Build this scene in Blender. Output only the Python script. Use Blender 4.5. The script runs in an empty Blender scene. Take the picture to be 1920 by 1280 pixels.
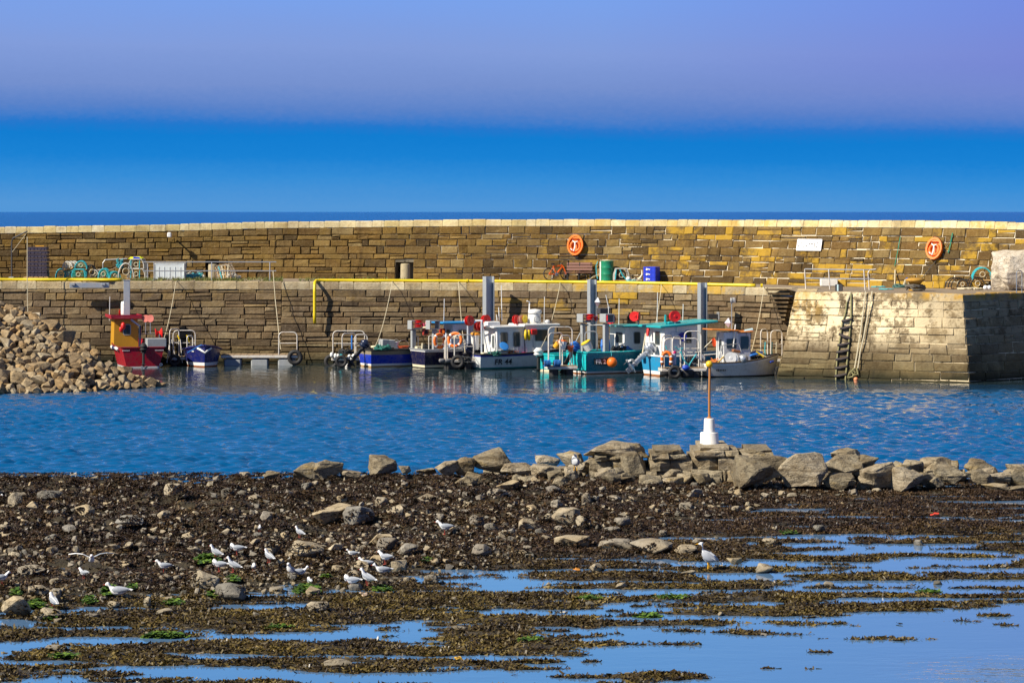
import bpy, math, random
import numpy as np
from mathutils import Vector, Matrix, Euler
R = math.radians
random.seed(7); rng = np.random.default_rng(11)
SC = bpy.context.scene
COL = SC.collection

# ------------------------------------------------------------------ camera
F, CX, HY, CH = 5400.0, 960.0, 396.0, 8.0      # focal length in px of a 1920 wide frame, frame centre, horizon row, eye height
cam_d = bpy.data.cameras.new('camera'); cam = bpy.data.objects.new('camera', cam_d); COL.objects.link(cam)
cam.location = (0, 0, CH); cam.rotation_euler = (R(90), 0, 0)
cam_d.sensor_width = 36.0; cam_d.lens = 36.0 * F / 1920.0
cam_d.shift_y = -(640 - HY) / 1920.0
cam_d.clip_start = 1.0; cam_d.clip_end = 60000
SC.camera = cam

# ------------------------------------------------------------------ sky and sun
SUN_AZ, SUN_EL = 61.0, 39.0                       # azimuth measured to the left of straight behind the camera
sdir = Vector((-math.sin(R(SUN_AZ)) * math.cos(R(SUN_EL)), -math.cos(R(SUN_AZ)) * math.cos(R(SUN_EL)), math.sin(R(SUN_EL))))
sun_d = bpy.data.lights.new('sun', 'SUN'); sun_d.energy = 5.0; sun_d.angle = R(0.5); sun_d.color = (1.0, 0.91, 0.76)
sun = bpy.data.objects.new('sun', sun_d); COL.objects.link(sun)
sun.rotation_euler = sdir.to_track_quat('Z', 'Y').to_euler(); sun.location = (-40, -20, 60)
SC.view_settings.view_transform = 'Standard'; SC.view_settings.look = 'None'
SC.view_settings.exposure = 0.6; SC.view_settings.gamma = 1.0; SC.view_settings.use_curve_mapping = False

def srgb(*c):
    return tuple(((v / 255) / 12.92 if v / 255 <= .04045 else ((v / 255 + .055) / 1.055) ** 2.4) for v in c) + (1,)

world = bpy.data.worlds.new('World'); SC.world = world; world.use_nodes = True
wt = world.node_tree; wt.nodes.clear()
def WN(t, **k):
    n = wt.nodes.new(t)
    for a, b in k.items(): setattr(n, a, b)
    return n
w_out = WN('ShaderNodeOutputWorld'); tc = WN('ShaderNodeTexCoord')
sep = WN('ShaderNodeSeparateXYZ'); wt.links.new(tc.outputs['Generated'], sep.inputs[0])
nish = WN('ShaderNodeTexSky', sky_type='NISHITA', sun_disc=False, sun_elevation=R(SUN_EL), sun_rotation=math.atan2(sdir.x, sdir.y))
nish.altitude = 0; nish.air_density = 1.0; nish.dust_density = 0.3; nish.ozone_density = 1.2
bg_hi = WN('ShaderNodeBackground'); bg_hi.inputs[1].default_value = 0.05
wt.links.new(nish.outputs[0], bg_hi.inputs[0])
# the lower sky: a saturated blue fog bank on the sea with a soft lavender-blue veil above it
nz = WN('ShaderNodeTexNoise'); nz.inputs['Scale'].default_value = 9.0; nz.inputs['Detail'].default_value = 5
mpw = WN('ShaderNodeMapping'); mpw.inputs['Scale'].default_value = (1, 1, 9)
wt.links.new(tc.outputs['Generated'], mpw.inputs[0]); wt.links.new(mpw.outputs[0], nz.inputs[0])
wob = WN('ShaderNodeMath', operation='MULTIPLY_ADD'); wob.inputs[1].default_value = 0.006; wt.links.new(nz.outputs[0], wob.inputs[0])
slant = WN('ShaderNodeMath', operation='MULTIPLY_ADD'); slant.inputs[1].default_value = 0.012; slant.inputs[2].default_value = -0.005
wt.links.new(sep.outputs[0], slant.inputs[0]); 
zs = WN('ShaderNodeMath', operation='ADD'); wt.links.new(sep.outputs[2], zs.inputs[0]); wt.links.new(slant.outputs[0], wob.inputs[2]); wt.links.new(wob.outputs[0], zs.inputs[1])
nf = WN('ShaderNodeTexNoise'); nf.inputs['Scale'].default_value = 420.0; nf.inputs['Detail'].default_value = 3; mpf = WN('ShaderNodeMapping'); mpf.inputs['Scale'].default_value = (1, 1, 1.8)
wt.links.new(tc.outputs['Generated'], mpf.inputs[0]); wt.links.new(mpf.outputs[0], nf.inputs[0]); zf_ = WN('ShaderNodeMath', operation='MULTIPLY_ADD'); zf_.inputs[1].default_value = .0030; wt.links.new(nf.outputs[0], zf_.inputs[0]); wt.links.new(zs.outputs[0], zf_.inputs[2]); zs = zf_
sc5 = WN('ShaderNodeMath', operation='MULTIPLY'); sc5.inputs[1].default_value = 4.0; wt.links.new(zs.outputs[0], sc5.inputs[0])
ramp = WN('ShaderNodeValToRGB'); wt.links.new(sc5.outputs[0], ramp.inputs[0])
stops = [(0.0, (84, 152, 216)), (.010, (54, 142, 216)), (.018, (26, 130, 212)), (.0245, (18, 125, 209)), (.028, (36, 120, 205)),
         (.034, (90, 131, 202)), (.042, (117, 145, 207)), (.055, (130, 157, 219)), (.073, (122, 162, 235)), (.11, (112, 174, 238)),
         (.16, (70, 150, 228)), (.25, (22, 100, 192))]
el = ramp.color_ramp.elements
while len(el) < len(stops): el.new(0.5)
for e, (p, c) in zip(el, stops): e.position = p * 4.0; e.color = srgb(*c)
# towards the right of the view the veil turns violet
mxv = WN('ShaderNodeMix', data_type='RGBA'); mxv.inputs[7].default_value = srgb(108, 106, 208)
mr = WN('ShaderNodeMapRange'); mr.inputs[1].default_value = 0.03; mr.inputs[2].default_value = 0.24; mr.inputs[4].default_value = 0.62
wt.links.new(sep.outputs[0], mr.inputs[0])
mr2 = WN('ShaderNodeMapRange'); mr2.inputs[1].default_value = 0.026; mr2.inputs[2].default_value = 0.05; wt.links.new(sep.outputs[2], mr2.inputs[0])
mm = WN('ShaderNodeMath', operation='MULTIPLY'); wt.links.new(mr.outputs[0], mm.inputs[0]); wt.links.new(mr2.outputs[0], mm.inputs[1])
wt.links.new(mm.outputs[0], mxv.inputs[0]); wt.links.new(ramp.outputs[0], mxv.inputs[6])
bg_lo = WN('ShaderNodeBackground'); bg_lo.inputs[1].default_value = 0.66; wt.links.new(mxv.outputs[2], bg_lo.inputs[0])
mixw = WN('ShaderNodeMixShader'); mrh = WN('ShaderNodeMapRange'); mrh.inputs[1].default_value = 0.18; mrh.inputs[2].default_value = 0.45
wt.links.new(sep.outputs[2], mrh.inputs[0]); wt.links.new(mrh.outputs[0], mixw.inputs[0])
wt.links.new(bg_lo.outputs[0], mixw.inputs[1]); wt.links.new(bg_hi.outputs[0], mixw.inputs[2]); wt.links.new(mixw.outputs[0], w_out.inputs[0])

# ------------------------------------------------------------------ helpers: pixels to world, materials, meshes
def Xof(px, Y): return (px - CX) * Y / F
def Zof(py, Y): return CH - (py - HY) * Y / F
def Yof(py, Z=0.0): return F * (CH - Z) / (py - HY)
def at(px, py, z=0.0):
    Y = Yof(py, z); return Vector((Xof(px, Y), Y, z))
def lerp_tab(tab, x):
    return float(np.interp(x, [a for a, _ in tab], [b for _, b in tab]))

class G:                                           # small wrapper for building node materials
    def __init__(s, name):
        s.m = bpy.data.materials.new(name); s.m.use_nodes = True; s.t = s.m.node_tree; s.t.nodes.clear()
        s.out = s.n('ShaderNodeOutputMaterial'); s.b = s.n('ShaderNodeBsdfPrincipled'); s.l(s.b.outputs[0], s.out.inputs[0])
        s.geo = s.n('ShaderNodeNewGeometry'); s.pos = s.geo.outputs['Position']
    def n(s, t, **k):
        n = s.t.nodes.new(t)
        for a, b in k.items(): setattr(n, a, b)
        return n
    def l(s, a, b): s.t.links.new(a, b)
    def put(s, sock, v):
        if hasattr(v, 'is_linked'): s.l(v, sock)
        else: sock.default_value = v
    def math(s, op, a, b=0.0, c=0.0):
        n = s.n('ShaderNodeMath', operation=op); s.put(n.inputs[0], a); s.put(n.inputs[1], b); s.put(n.inputs[2], c); return n.outputs[0]
    def noise(s, scale, detail=3, rough=.55, vec=None, stretch=None):
        v = vec or s.pos
        if stretch:
            m = s.n('ShaderNodeMapping'); m.inputs['Scale'].default_value = stretch; s.l(v, m.inputs[0]); v = m.outputs[0]
        n = s.n('ShaderNodeTexNoise'); n.inputs['Scale'].default_value = scale; n.inputs['Detail'].default_value = detail
        n.inputs['Roughness'].default_value = rough; s.l(v, n.inputs[0]); return n.outputs[0]
    def rng(s, v, a, b, c=0.0, d=1.0, smooth=False):
        n = s.n('ShaderNodeMapRange'); n.interpolation_type = 'SMOOTHSTEP' if smooth else 'LINEAR'
        s.put(n.inputs[0], v); n.inputs[1].default_value = a; n.inputs[2].default_value = b; n.inputs[3].default_value = c; n.inputs[4].default_value = d
        return n.outputs[0]
    def mix(s, f, a, b, blend='MIX'):
        n = s.n('ShaderNodeMix', data_type='RGBA', blend_type=blend); s.put(n.inputs[0], f); s.put(n.inputs[6], a); s.put(n.inputs[7], b); return n.outputs[2]
    def ramp(s, f, stops, const=False):
        n = s.n('ShaderNodeValToRGB'); s.put(n.inputs[0], f); e = n.color_ramp.elements
        if const: n.color_ramp.interpolation = 'CONSTANT'
        while len(e) < len(stops): e.new(.5)
        for q, (p, c) in zip(e, stops): q.position = p; q.color = tuple(c[:3]) + (1,)
        return n.outputs[0]
    def bump(s, h, dist, strength=1.0):
        n = s.n('ShaderNodeBump'); n.inputs['Strength'].default_value = strength; n.inputs['Distance'].default_value = dist; s.l(h, n.inputs['Height'])
        s.l(n.outputs[0], s.b.inputs['Normal']); return n
    def rand(s):
        o = s.n('ShaderNodeObjectInfo'); a = s.math('ADD', o.outputs['Random'], s.geo.outputs['Random Per Island']); return s.math('FRACT', a)
    def axis(s, i):
        n = s.n('ShaderNodeSeparateXYZ'); s.l(s.pos, n.inputs[0]); return n.outputs[i]
    def fin(s, color, rough=.6, metal=0.0, spec=None):
        s.put(s.b.inputs['Base Color'], color); s.put(s.b.inputs['Roughness'], rough); s.b.inputs['Metallic'].default_value = metal
        if spec is not None: s.b.inputs['Specular IOR Level'].default_value = spec
        return s.m
def c4(c): return tuple(c[:3]) + (1,)
MAT = {}
def paint(name, c, rough=.45, wear=.35, metal=0.0, grime=(.12, .09, .06), scale=5.0, bump=.003):
    if name in MAT: return MAT[name]
    g = G(name)
    tcn = g.n('ShaderNodeTexCoord'); v = tcn.outputs['Object']
    n1 = g.noise(scale, 5, .65, v); n2 = g.noise(scale * 5, 3, .6, v, (1, 1, .25))
    f = g.math('MULTIPLY', g.rng(n1, .48, .8, 0, 1), wear)
    col = g.mix(f, c4(c), c4(grime))
    col = g.mix(g.rng(n2, .3, .75, 0, .35), col, c4([q * .6 for q in c]))
    if bump: g.bump(n2, bump, .6)
    MAT[name] = g.fin(col, g.rng(n1, .3, .7, rough - .1, rough + .15), metal); return MAT[name]

class MB:                                          # collects shapes, then links them as one mesh object
    def __init__(s): s.v, s.f, s.mi, s.T, s.cur = [], [], [], Matrix.Identity(4), 0
    def add(s, vs, fs):
        o = len(s.v); T = s.T
        s.v += [tuple(T @ Vector(p)) for p in vs]; s.f += [tuple(i + o for i in f) for f in fs]; s.mi += [s.cur] * len(fs); return s
    def box(s, c, d, rot=None, bev=0.0, taper=None):
        x, y, z = d[0] / 2, d[1] / 2, d[2] / 2
        if bev:
            b = min(bev, x * .9, y * .9, z * .9); P = []
            rings = [(-z, x - b, y - b), (-z + b, x, y), (z - b, x, y), (z, x - b, y - b)]
            for (zz, xx, yy) in rings:
                k = min(b, xx * .5, yy * .5)
                P += [(-xx + k, -yy, zz), (xx - k, -yy, zz), (xx, -yy + k, zz), (xx, yy - k, zz), (xx - k, yy, zz), (-xx + k, yy, zz), (-xx, yy - k, zz), (-xx, -yy + k, zz)]
            fs = [tuple(range(7, -1, -1)), tuple(range(24, 32))]
            for r in range(3):
                for i in range(8): j = (i + 1) % 8; fs.append((r * 8 + i, r * 8 + j, r * 8 + 8 + j, r * 8 + 8 + i))
        else:
            P = [(-x, -y, -z), (x, -y, -z), (x, y, -z), (-x, y, -z), (-x, -y, z), (x, -y, z), (x, y, z), (-x, y, z)]
            fs = [(3, 2, 1, 0), (4, 5, 6, 7), (0, 1, 5, 4), (1, 2, 6, 5), (2, 3, 7, 6), (3, 0, 4, 7)]
        if taper: P = [(p[0] * (taper[0] if p[2] > 0 else 1), p[1] * (taper[1] if p[2] > 0 else 1), p[2]) for p in P]
        M_ = (Euler(rot).to_matrix() if rot else Matrix.Identity(3)); C_ = Vector(c)
        return s.add([M_ @ Vector(p) + C_ for p in P], fs)
    def tube(s, pts, r, n=6, closed=False, caps=True):
        pts = [Vector(p) for p in pts]; m = len(pts); rr = r if isinstance(r, (list, tuple)) else [r] * m; vs = []; up = None
        for i, p in enumerate(pts):
            a = pts[(i - 1) % m] if (i > 0 or closed) else p; b = pts[(i + 1) % m] if (i < m - 1 or closed) else p
            d = (b - a).normalized() if (b - a).length > 1e-9 else Vector((0, 0, 1))
            if up is None: up = Vector((0, 0, 1)) if abs(d.z) < .9 else Vector((0, 1, 0))
            u = (up - d * up.dot(d)); u = u.normalized() if u.length > 1e-6 else d.orthogonal().normalized(); w = d.cross(u); up = u
            vs += [p + (u * math.cos(2 * math.pi * k / n) + w * math.sin(2 * math.pi * k / n)) * rr[i] for k in range(n)]
        fs = []
        for i in range(m if closed else m - 1):
            j = (i + 1) % m
            for k in range(n): q = (k + 1) % n; fs.append((i * n + k, i * n + q, j * n + q, j * n + k))
        if caps and not closed: fs += [tuple(range(n - 1, -1, -1)), tuple((m - 1) * n + k for k in range(n))]
        return s.add(vs, fs)
    def lathe(s, prof, n=12, mat=None):            # prof: (radius, height) along +z
        M_ = mat or Matrix.Identity(4); vs = [M_ @ Vector((r * math.cos(2 * math.pi * k / n), r * math.sin(2 * math.pi * k / n), z)) for r, z in prof for k in range(n)]
        fs = []
        for i in range(len(prof) - 1):
            for k in range(n): q = (k + 1) % n; fs.append((i * n + k, i * n + q, (i + 1) * n + q, (i + 1) * n + k))
        fs += [tuple(range(n - 1, -1, -1)), tuple((len(prof) - 1) * n + k for k in range(n))]
        return s.add(vs, fs)
    def ball(s, c, r, n=12, m=8, sq=(1, 1, 1)):
        pr = [(max(1e-4, math.sin(math.pi * i / m)), -math.cos(math.pi * i / m)) for i in range(m + 1)]
        return s.lathe([(a, b) for a, b in pr], n, Matrix.Translation(c) @ Matrix.Diagonal((r * sq[0], r * sq[1], r * sq[2], 1)))
    def torus(s, R_, r, n=20, k=8, mat=None):
        M_ = mat or Matrix.Identity(4)
        pts = [M_ @ Vector((R_ * math.cos(2 * math.pi * i / n), R_ * math.sin(2 * math.pi * i / n), 0)) for i in range(n)]
        return s.tube(pts, r, k, closed=True)
    def prism(s, poly, d, mat):                    # polygon in xy, extruded 0..d along z
        n = len(poly); vs = [mat @ Vector((x, y, 0)) for x, y in poly] + [mat @ Vector((x, y, d)) for x, y in poly]
        return s.add(vs, [tuple(range(n - 1, -1, -1)), tuple(range(n, 2 * n))] + [(i, (i + 1) % n, (i + 1) % n + n, i + n) for i in range(n)])
    def ring(s, outer, inner, d, mat):             # frame between two polygons of equal count
        n = len(outer); vs = [mat @ Vector((x, y, z)) for z in (0, d) for P in (outer, inner) for x, y in P]; fs = []
        for i in range(n):
            j = (i + 1) % n
            fs += [(i, j, 2 * n + j, 2 * n + i), (n + j, n + i, 3 * n + i, 3 * n + j), (2 * n + i, 2 * n + j, 3 * n + j, 3 * n + i), (j, i, n + i, n + j)]
        return s.add(vs, fs)
    def build(s, name, mats, parent=None, smooth=False, data=False):
        me = bpy.data.meshes.new(name); me.from_pydata(s.v, [], s.f)
        for m in (mats if isinstance(mats, (list, tuple)) else [mats]): me.materials.append(m)
        if any(s.mi): me.polygons.foreach_set('material_index', s.mi)
        if smooth: me.polygons.foreach_set('use_smooth', [True] * len(s.f))
        me.update()
        if data: return me
        return link(name, me, parent)
def link(name, data, parent=None):
    o = bpy.data.objects.new(name, data); COL.objects.link(o)
    if parent is not None: o.parent = parent
    return o
def tag(o, label=None, cat=None, group=None, kind=None):
    for k, v in (('label', label), ('category', cat), ('group', group), ('kind', kind)):
        if v: o[k] = v
    return o
def empty(name, loc=(0, 0, 0), rz=0.0, label=None, cat=None, group=None):
    o = bpy.data.objects.new(name, None); COL.objects.link(o); o.location = loc; o.rotation_euler = (0, 0, rz); o.empty_display_size = .3
    return tag(o, label, cat, group)
def kids(o): return KID.get(o.name, [])
def copy_tree(o, parent=None):
    c = o.copy(); COL.objects.link(c)
    if parent is not None: c.parent = parent
    for ch in [q for q in o.children]: copy_tree(ch, c)
    return c
def np_mesh(name, V, Q, mat, parent=None, smooth=False):      # numpy arrays -> mesh (Q: n x k faces)
    me = bpy.data.meshes.new(name); V = np.asarray(V, np.float32); Q = np.asarray(Q, np.int32); k = Q.shape[1]
    me.vertices.add(len(V)); me.vertices.foreach_set('co', V.ravel()); me.loops.add(Q.size); me.loops.foreach_set('vertex_index', Q.ravel())
    me.polygons.add(len(Q)); me.polygons.foreach_set('loop_start', np.arange(0, Q.size, k, dtype=np.int32))
    if smooth: me.polygons.foreach_set('use_smooth', np.ones(len(Q), bool))
    for m in (mat if isinstance(mat, (list, tuple)) else [mat]): me.materials.append(m)
    me.update(calc_edges=True); me.validate()
    return link(name, me, parent)
def rrect(w, h, r, n=3, cx=0, cy=0):
    P = []
    for (sx, sy, a0) in ((1, 1, 0), (-1, 1, 90), (-1, -1, 180), (1, -1, 270)):
        for i in range(n + 1):
            a = R(a0 + 90 * i / n); P.append((cx + sx * (w / 2 - r) + r * math.cos(a), cy + sy * (h / 2 - r) + r * math.sin(a)))
    return P
# smooth value noise on arrays, for terrain and scatter masks
def vnoise(x, y, seed=0, octv=4):
    r = np.random.default_rng(seed); T = r.random((256, 256)); out = 0; amp = 1; tot = 0
    for o in range(octv):
        fx = x * 2 ** o + o * 17.3; fy = y * 2 ** o + o * 9.7; ix = np.floor(fx).astype(int); iy = np.floor(fy).astype(int); a = fx - ix; b = fy - iy
        a = a * a * (3 - 2 * a); b = b * b * (3 - 2 * b)
        g = lambda i, j: T[(ix + i) % 256, (iy + j) % 256]
        out = out + amp * ((g(0, 0) * (1 - a) + g(1, 0) * a) * (1 - b) + (g(0, 1) * (1 - a) + g(1, 1) * a) * b); tot += amp; amp *= .5
    return out / tot
# ------------------------------------------------------------------ water
def water_mat(name, deep, calm_fn, wave=0.05, rough=.04):
    g = G(name)
    wv = g.noise(2.6, 3, .6, stretch=(.55, 1.0, 1)); w2 = g.noise(.8, 2, .5, stretch=(.6, 1, 1)); w3 = g.noise(9, 2, .5, stretch=(.7, 1, 1))
    h = g.math('ADD', g.math('MULTIPLY', wv, .6), g.math('ADD', g.math('MULTIPLY', w2, .9), g.math('MULTIPLY', w3, .10)))
    k = calm_fn(g)
    n = g.bump(h, wave); g.l(k, n.inputs['Strength'])
    g.b.inputs['IOR'].default_value = 1.34
    if len(deep) == 2:                              # blue channel; the wall's grey-brown reflection is painted in below the quay
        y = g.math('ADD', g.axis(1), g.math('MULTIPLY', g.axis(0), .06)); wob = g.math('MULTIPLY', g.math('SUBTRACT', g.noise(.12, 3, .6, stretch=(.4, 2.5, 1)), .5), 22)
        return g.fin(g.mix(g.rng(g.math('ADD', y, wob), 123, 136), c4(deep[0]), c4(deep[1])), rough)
    return g.fin(c4(deep), rough)
def calm_harbour(g):
    y = g.axis(1); x = g.axis(0)
    wob = g.noise(.10, 3, .6, stretch=(.5, 1.4, 1))
    yy = g.math('ADD', y, g.math('MULTIPLY', g.math('SUBTRACT', wob, .5), 9.0))
    yy = g.math('ADD', yy, g.math('MULTIPLY', x, -.06))
    return g.rng(yy, 122, 126.5, 1.0, .075, True)
def calm_pool(g):
    y = g.axis(1); x = g.axis(0)
    k = g.rng(g.noise(.16, 3, .6), .52, .72, 0, .05)
    e = g.math('MULTIPLY', g.rng(x, 5.5, 9.0, 0, 1, True), g.rng(y, 49.0, 53.5, .30, 0, True))
    return g.math('ADD', g.math('ADD', k, e), .012)
water_m = water_mat('harbour_water', (.004, .030, .085), calm_harbour, .55)
pool_m = water_mat('pool_water', (.10, .20, .36), calm_pool, .25, .02); pool_m.node_tree.nodes['Principled BSDF'].inputs['IOR'].default_value = 1.58
def sheet(name, x0, x1, y0, y1, z, mat, kind='structure'):
    return tag(MB().add([(x0, y0, z), (x1, y0, z), (x1, y1, z), (x0, y1, z)], [(0, 1, 2, 3)]).build(name, mat), kind=kind)
def calm_none(g): return g.rng(g.noise(.02, 2, .5, stretch=(.3, 1, 1)), .3, .7, .7, 1.0)
sea_m = water_mat('open_sea', (.003, .10, .36), calm_none, 1.2, .3)
tag(MB().add([(-9000, 170, 0), (9000, 170, 0), (9000, 30000, 0), (-9000, 30000, 0)], [(0, 1, 2, 3)]).build('sea', sea_m), kind='structure')
# the harbour: real wind ripples, dying out in the lee of the wall
def ripples(name, x0, x1, y0, y1, nx, ny, slope, mask, mat, seed, lam=(.32, .95), nw=44):
    x = np.linspace(x0, x1, nx); y = np.linspace(y0, y1, ny); X, Y = np.meshgrid(x, y); r = np.random.default_rng(seed); Hh = np.zeros_like(X)
    for i in range(nw):
        L = math.exp(r.uniform(math.log(lam[0]), math.log(lam[1]))); th = r.normal(R(-62), .55); k = 2 * math.pi / L
        wx = X + (vnoise(X * .35 + i, Y * .35, seed + i % 5, 2) - .5) * L * 2.2
        Hh += np.sin(k * (wx * math.cos(th) + Y * math.sin(th)) + r.uniform(0, 6.28)) / k
    Hh *= slope / math.sqrt(nw / 2.0); gust = .45 + 1.1 * vnoise(X * .16, Y * .10, seed + 9, 3)
    Z = Hh * gust * mask(X, Y)
    e = np.minimum(1, np.minimum(X - x0, x1 - X) / 1.0); Z *= np.clip(e, 0, 1)
    V = np.stack([X, Y, Z], -1).reshape(-1, 3); i = np.arange(ny - 1)[:, None] * nx + np.arange(nx - 1)[None]
    Q = np.stack([i, i + 1, i + nx + 1, i + nx], -1).reshape(-1, 4)
    return tag(np_mesh(name, V, Q, mat, smooth=True), kind='structure')
def lee(X, Y):
    w = (vnoise(X * .05 + 3, Y * .30, 4, 4) - .5) * 16
    k = np.clip((130.0 - Y - w - .06 * X) / 6.5, 0, 1); k = k * k * (3 - 2 * k)
    return .085 + .915 * k + .22 * np.clip(vnoise(X * .04 + 9, Y * .55, 14, 3) - .52, 0, 1) * (1 - k)
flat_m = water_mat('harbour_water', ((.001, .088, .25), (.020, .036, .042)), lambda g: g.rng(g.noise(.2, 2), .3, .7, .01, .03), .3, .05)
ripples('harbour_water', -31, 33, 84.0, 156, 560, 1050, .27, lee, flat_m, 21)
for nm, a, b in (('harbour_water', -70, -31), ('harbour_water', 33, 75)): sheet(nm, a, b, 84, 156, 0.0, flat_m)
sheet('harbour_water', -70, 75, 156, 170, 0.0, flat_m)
sheet('tide_pool_water', -70, 75, 15, 84.0, 0.0, pool_m)

# ------------------------------------------------------------------ masonry materials
def masonry(name, tints, lichen=0.0, lich_x=(-999, -998), white=0.0, white_z=(1.85, 3.9), wet=1.5, bumpd=.05, lich_z=None):
    g = G(name); r = g.rand()
    col = g.ramp(r, [(i / (len(tints) - 1), t) for i, t in enumerate(tints)])
    n1 = g.noise(3.2, 5, .65); n2 = g.noise(14, 4, .7, stretch=(.6, .6, 1.8)); big = g.noise(.35, 3, .6)
    col = g.mix(g.rng(n1, .35, .7, .0, .55), col, g.mix(1.0, col, (.62, .50, .36, 1), 'MULTIPLY'))
    col = g.mix(g.rng(n2, .45, .75, 0, .6), col, g.mix(1.0, col, (.40, .34, .28, 1), 'MULTIPLY'))
    col = g.mix(g.rng(n2, .25, .42, .40, 0), col, (.50, .42, .29, 1))
    col = g.mix(1.0, col, g.ramp(big, [(.30, (.58, .55, .52)), (.5, (.95, .95, .95)), (.7, (1.22, 1.18, 1.10))]), 'MULTIPLY')
    st = g.noise(1.5, 5, .7, stretch=(1.2, 1.2, .16)); col = g.mix(g.rng(st, .56, .70, 0, .6), col, g.mix(1.0, col, (.30, .26, .22, 1), 'MULTIPLY'))
    x = g.axis(0); z = g.axis(2)
    if lichen:
        r2 = g.math('FRACT', g.math('MULTIPLY', r, 7.37)); pat = g.noise(1.1, 5, .7)
        k = g.math('MULTIPLY', g.rng(x, lich_x[0], lich_x[1], 0.15, 1.0), lichen)
        if lich_z: k = g.math('MULTIPLY', k, g.math('MULTIPLY', g.rng(z, lich_z[0], lich_z[1], .05, 1), g.rng(x, 6.5, 9.5, 1, 0)))
        a = g.math('MULTIPLY', g.rng(g.math('ADD', pat, g.math('MULTIPLY', r2, .38)), .72, .86, 0, 1), k)
        col = g.mix(a, col, (.50, .30, .022, 1))
    if white:
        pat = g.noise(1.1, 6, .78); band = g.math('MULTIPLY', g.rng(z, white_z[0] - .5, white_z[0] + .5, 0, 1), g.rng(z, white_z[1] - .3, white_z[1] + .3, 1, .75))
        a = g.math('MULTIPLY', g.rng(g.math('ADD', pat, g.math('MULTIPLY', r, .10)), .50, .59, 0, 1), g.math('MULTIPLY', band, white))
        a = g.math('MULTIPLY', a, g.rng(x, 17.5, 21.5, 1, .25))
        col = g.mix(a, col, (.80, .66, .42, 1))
        rust = g.math('MULTIPLY', g.rng(x, 13.2, 15.5, 1, 0), g.math('MULTIPLY', g.rng(z, 2.4, 3.4, 0, 1), g.rng(g.noise(1.3, 4, .7, stretch=(1.5, 1.5, .5)), .42, .6, 0, 1)))
        col = g.mix(rust, col, (.52, .29, .03, 1))
        rt = g.math('MULTIPLY', g.rng(x, 17.0, 19.5, 0, 1), g.math('MULTIPLY', g.rng(z, 3.7, 4.0, 0, 1), g.rng(g.noise(1.7, 4, .7), .42, .58, 0, .9)))
        col = g.mix(rt, col, (.48, .27, .03, 1))
    if wet:
        wz = g.math('ADD', z, g.math('MULTIPLY', g.math('SUBTRACT', big, .5), .7))
        col = g.mix(g.rng(wz, wet * .35, wet, .62, 0), col, g.mix(1.0, col, (.55, .56, .36, 1), 'MULTIPLY'))
        col = g.mix(g.rng(wz, .12, .48, .85, 0), col, (.016, .017, .007, 1))
        streak = g.rng(g.noise(2.2, 4, .6, stretch=(1, 1, .22)), .60, .72, 0, .75); col = g.mix(g.math('MULTIPLY', streak, g.rng(z, .4, 1.4, 1, 0)), col, (.02, .018, .01, 1))
    g.bump(g.math('ADD', n1, g.math('MULTIPLY', n2, .5)), bumpd, .9)
    return g.fin(col, .88, 0, .25)
T_GOLD = [(.12, .075, .022), (.28, .175, .048), (.19, .115, .035), (.34, .23, .075), (.10, .066, .026), (.27, .18, .065), (.22, .135, .032), (.38, .28, .12)]
T_GREY = [(.15, .105, .06), (.29, .215, .125), (.20, .145, .085), (.37, .285, .17), (.11, .08, .05), (.26, .195, .125), (.22, .15, .08), (.42, .34, .21)]
T_PALE = [(.62, .54, .29), (.70, .62, .38), (.55, .46, .22), (.72, .65, .44), (.60, .50, .24)]
T_PIER = [(.21, .16, .09), (.31, .25, .15), (.16, .12, .07), (.26, .20, .11)]
M_PARA = masonry('parapet_stone', [tuple(q * .74 for q in t) for t in T_GOLD], .6, (-2, 9), wet=0)
M_PCOP = masonry('parapet_coping', T_PALE, .55, (-6, 12), wet=0, bumpd=.02)
M_QUAY = masonry('quay_stone', [tuple(q * .74 for q in t) for t in T_GREY], .75, (-3.5, 5), wet=1.5, lich_z=(2.2, 3.4))
M_QCOP = masonry('quay_coping', [(.30, .24, .15), (.55, .48, .33), (.24, .18, .11), (.60, .53, .36), (.40, .33, .21)], .75, (-4, 4), wet=0)
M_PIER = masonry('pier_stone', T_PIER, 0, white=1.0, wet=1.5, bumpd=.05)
def joint_mat(name, dark, light, x0, x1, amt):
    g = G(name); p = g.noise(1.7, 5, .7); k = g.math('MULTIPLY', g.rng(g.axis(0), x0, x1, 0, 1), g.rng(p, .47 - .1 * amt, .56 - .1 * amt, 0, 1))
    return g.fin(g.mix(k, c4(dark), c4(light)), .95, 0, .1)
M_JPARA = joint_mat('parapet_mortar', (.020, .014, .007), (.72, .64, .48), -8, 2, 1.0)
M_JQUAY = joint_mat('quay_mortar', (.016, .012, .008), (.5, .42, .3), 900, 901, 0)
M_JPIER = joint_mat('pier_mortar', (.05, .04, .026), (.68, .56, .36), 16.5, 19.5, .9)

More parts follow.
